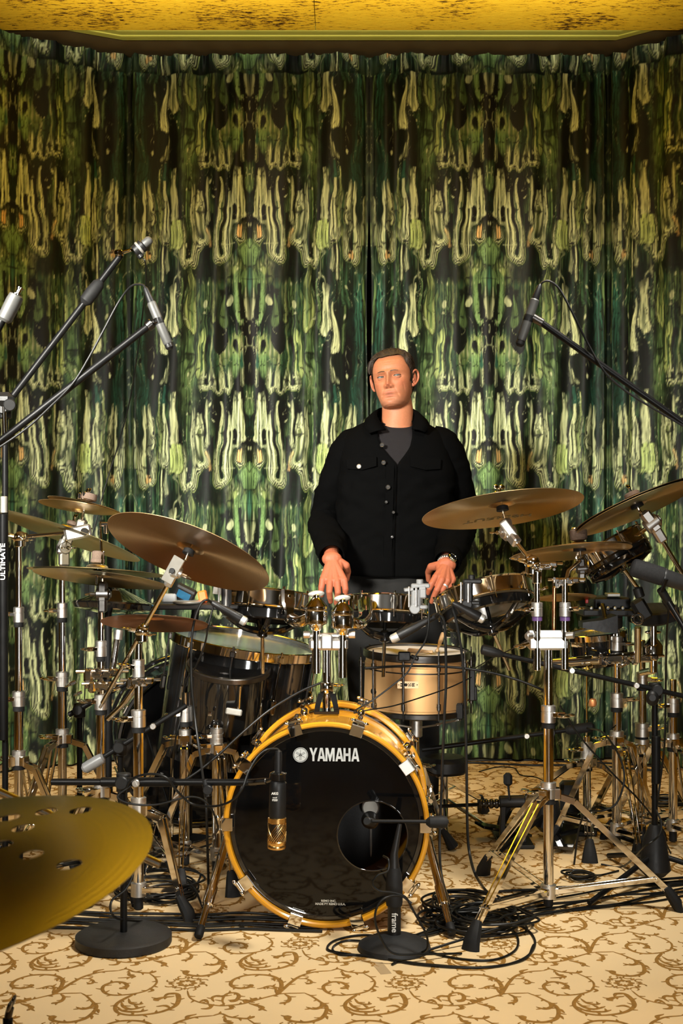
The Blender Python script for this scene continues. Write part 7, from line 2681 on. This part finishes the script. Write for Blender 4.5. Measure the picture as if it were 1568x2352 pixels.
def sleeve(S_, E_, W_, out, seed):
    pts = spline([S_ + V(-out * .05, .0, .012), S_ + V(out * .012, 0, -.035), (S_ + E_) / 2 + V(out * .010, .0, 0), E_ + V(out * .004, .01, .0), E_ * .55 + W_ * .45 + V(0, 0, -.012), W_ + (E_ - W_) * .10], 12)
    tt = np.linspace(0, 1, len(pts))
    rr = np.interp(tt, [0, .16, .3, .5, .62, .8, .93, .96, 1.0], [.052, .068, .068, .063, .063, .058, .052, .047, .0455])
    mb = MB().tube(pts, rr, 40, False)
    v = mb.v[0]
    n = len(pts)
    c_ = np.repeat(pts, 40, 0)
    d = v - c_
    d /= np.linalg.norm(d, axis=1)[:, None]
    bunch = np.repeat(.4 + 1.0 * np.exp(-((tt - .58) / .14) ** 2) + .5 * np.exp(-((tt - .85) / .1) ** 2), 40)
    mb.v[0] = v + d * (wrinkle(v, .017, seed, 18, 34) * bunch)[:, None]
    o = mb.build('sleeve', JACK, jo, angle=180)
    m_ = o.modifiers.new('thick', 'SOLIDIFY')
    m_.thickness = .004
    m_.offset = 0
    u = unit(E_ - W_)
    MB().lathe([(.0455, 0), (.0475, .003), (.0478, .060), (.0455, .064), (.042, .060), (.042, .004)], W_ + u * .018, u, 40, closed=True).build('cuff', JACK, o)


sleeve(SHL, EL, WL, -1, 81)
sleeve(SHR, ER, WR, 1, 91)


def patch(name, px_pts, grow, th, m, parent, label=None):
    """flat cloth piece following the chest"""
    c = np.mean(px_pts, 0)
    q = [front(a, b, grow) for a, b in px_pts]
    inner = [front(a, b, grow - th) for a, b in px_pts]
    mid = front(c[0], c[1], grow + .001)
    n = len(q)
    mb = MB().add(q + inner + [mid], [(k, (k + 1) % n, 2 * n) for k in range(n)] + [(k, n + k, n + (k + 1) % n, (k + 1) % n) for k in range(n)] + [tuple(range(2 * n - 1, n - 1, -1))])
    return mb.build(name, m, parent, label, angle=30)


def collar_flap(pts, name='collar_flap'):
    """collar wing: outer edge and neck edge as rows of points (px, py, depth offset)"""
    a = np.array([V(PX(x), YP + d, PZ(y)) for x, y, d in pts[0]])
    b = np.array([V(PX(x), YP + d, PZ(y)) for x, y, d in pts[1]])
    a, b = spline(a, 5), spline(b, 5)
    n = len(a)
    mid = (a + b) / 2 + V(0, -.008, .003)
    mb = MB().add(np.vstack([a, mid, b]), [(r * n + k, r * n + k + 1, (r + 1) * n + k + 1, (r + 1) * n + k) for r in range(2) for k in range(n - 1)])
    o = mb.build(name, JACK, jo, angle=180)
    m_ = o.modifiers.new('thick', 'SOLIDIFY')
    m_.thickness = .005
    m_.offset = 0
    return o


collar_flap(([(884, 992, -.098), (866, 962, -.055), (868, 942, .0), (880, 934, .05), (907, 930, .085)], [(846, 1000, -.100), (836, 982, -.075), (842, 962, -.02), (862, 950, .06), (907, 946, .105)]))
collar_flap(([(942, 990, -.098), (949, 960, -.055), (947, 940, .0), (935, 933, .05), (907, 930, .085)], [(972, 998, -.100), (982, 980, -.075), (972, 960, -.02), (952, 950, .06), (907, 946, .105)]))
cs_, NB_ = [], 60
for py, w_, d_, gp in ((972, .088, .088, 1.10), (958, .078, .082, 1.15), (940, .070, .076, 1.20)):
    a_ = np.linspace(gp, 2 * math.pi - gp, NB_)
    cs_.append(np.stack([PX(907) + np.sin(a_) * w_, YP + .024 - np.cos(a_) * d_, PZ(py) - .010 * np.cos(a_)], 1))
cso = MB().add(np.vstack(cs_), [(i * NB_ + j, (i + 1) * NB_ + j, (i + 1) * NB_ + j + 1, i * NB_ + j + 1) for i in range(2) for j in range(NB_ - 1)]).build('collar_stand', JACK, jo, angle=180)
m_ = cso.modifiers.new('thick', 'SOLIDIFY')
m_.thickness = .004
patch('pocket_flap', [(795, 1057), (862, 1053), (862, 1074), (830, 1083), (797, 1079)], .022, .010, JACK, jo)
patch('pocket_flap', [(938, 1052), (1008, 1058), (1006, 1080), (972, 1083), (938, 1075)], .022, .010, JACK, jo)
pk_ = MB()
rg_ = []
for y0 in np.linspace(1071, 1313, 26):
    x0 = np.interp(y0, [1070, 1316], [893, 886])
    rg_.append(np.array([front(x0 + a_, y0, g_) for a_, g_ in ((-9.5, .010), (-9, .0175), (9, .0175), (9.5, .010))]))
pk_.loft(rg_)
pk_.build('placket', JACK, jo)
HORN = mat('dark_horn_button', (.03, .028, .026), .18, spec=.8, coat=.6, var=(200, .3))
for (bx_, by_), m_ in (((875, 1027), HORN), ((878, 1067), HORN), ((888, 1122), HORN), ((884, 1155), HORN), ((900, 1178), HORN), ((897, 1233), HORN), ((823, 1075), GREYSATIN)):
    c_ = front(bx_, by_, .026)
    r_ = .0085 if by_ < 1140 else .006
    b_ = MB().lathe([(0, 0), (r_, 0), (r_, .002), (r_ * .8, .004), (r_ * .62, .0028), (0, .0026)], c_, V(0, -1, .05), 20).build('button', m_, jo)
    h_ = MB()
    for dx in (-1, 1):
        h_.rod(c_ + V(dx * r_ * .25, -.0025, 0), c_ + V(dx * r_ * .25, -.0032, 0), r_ * .14, 8)
    h_.build('thread', BLACKGLOSS, b_)
# T-shirt
sv = []
for py, gw in ((1080, -.004), (1050, -.002), (1020, .0), (1000, .0)):
    sv.append(torso_ring(py, gw, 72))
for t, (w, d, zf, zb_) in zip((0, .5, 1), ((.105, .088, PZ(990), PZ(968)), (.080, .076, PZ(984), PZ(958)), (.066, .069, PZ(979), PZ(950)))):
    a_ = np.linspace(0, 2 * math.pi, 72, endpoint=False)
    c, s = np.sin(a_), -np.cos(a_)
    sv.append(np.stack([PX(906) + c * w, YP + .020 + s * d, zf + (zb_ - zf) * (s * .5 + .5)], 1))
tee = MB().loft(sv, False).build('tshirt', TEE, MAN, 'charcoal crew-neck T-shirt', angle=180)
MB().tube(np.vstack([sv[-1], sv[-1][:1]]), .0045, 8, False).build('neckband', TEE, tee)
# trousers and shoes
tr_ = MB()
rows = []
for py, hw, hd in ((1292, 118, .118), (1330, 121, .122), (1380, 122, .124), (1410, 118, .12)):
    a_ = np.linspace(0, 2 * math.pi, 48, endpoint=False)
    rows.append(np.stack([PX(905) + np.cos(a_) * hw * kp, YP + .012 + np.sin(a_) * hd, np.full(48, PZ(py))], 1))
tr_.loft(rows)
for s, K_, A_ in ((-1, KNL, AKL), (1, KNR, AKR)):
    pts = spline([HIP + V(s * .085, -.008, -.03), HIP + V(s * .09, -.008, -.2), K_, (K_ + A_) / 2, A_ + V(0, 0, -.045)], 8)
    tr_.tube(pts, np.interp(np.linspace(0, 1, len(pts)), [0, .3, .55, 1], [.102, .096, .076, .066]), 32)
tv, tf_, _ = remesh(tr_, .011, 3)
tv = tv + V(0, 1, 0) * wrinkle(tv, .012, 95)[:, None]
MB().add(tv, tf_).build('trousers', PANT, MAN, 'dark grey trousers', angle=180)
for A_ in (AKL, AKR):
    sh = MB()
    rings = []
    for h_, w, d, f_ in ((-.080, .046, .135, -.065), (-.066, .048, .137, -.065), (-.052, .046, .132, -.062), (-.020, .042, .085, -.025), (.012, .041, .050, .002)):
        rings.append(np.array([A_ + V(math.cos(t) * w, f_ + math.sin(t) * d, max(h_, .002 - A_[2])) for t in np.arange(24) * math.pi / 12]))
    sh.loft(rings).build('shoe', RUBBER, MAN, 'black shoe')
# watch and ring
wa = unit(ER - WR)
wc = WR + wa * .012
wt = MB().lathe([(.0285, -.009), (.0312, -.009), (.0318, 0), (.0312, .009), (.0285, .009)], wc, wa, 40, closed=True)
wo = wt.build('watch_strap', CHROME, MAN, 'steel wristwatch bracelet')
wn = unit(V(.35, -1, .25))
wn = unit(wn - wa * np.dot(wn, wa))
MB().lathe([(.0, 0), (.017, 0), (.0185, .002), (.0185, .008), (.0165, .011), (.015, .011), (.0145, .0095)], wc + wn * .028, wn, 32).build('watch_case', CHROME, wo)
wd = MB().lathe([(0, .0096), (.0145, .0096), (.0145, .0090), (0, .0090)], wc + wn * .028, wn, 28).build('watch_dial', BLACKGLOSS, wo)
lk = MB()
x_, y_, z_ = frame(wa)
for k in range(26):
    a_ = k * 2 * math.pi / 26
    d = x_ * math.cos(a_) + y_ * math.sin(a_)
    lk.box(wc + d * .0322, (.0055, .0035, .015), [np.cross(d, wa), d, wa], .25)
lk.build('watch_link', STEEL, wo)
rp = P(1020, 1347, 4.529)
ra = unit(P(1015, 1356, 4.52) - P(1027, 1335, 4.54))
MB().lathe([(.0112, -.003), (.0132, -.003), (.0134, 0), (.0132, .003), (.0112, .003)], rp, ra, 24, closed=True).build('finger_ring', SILVER, MAN, 'silver finger ring')
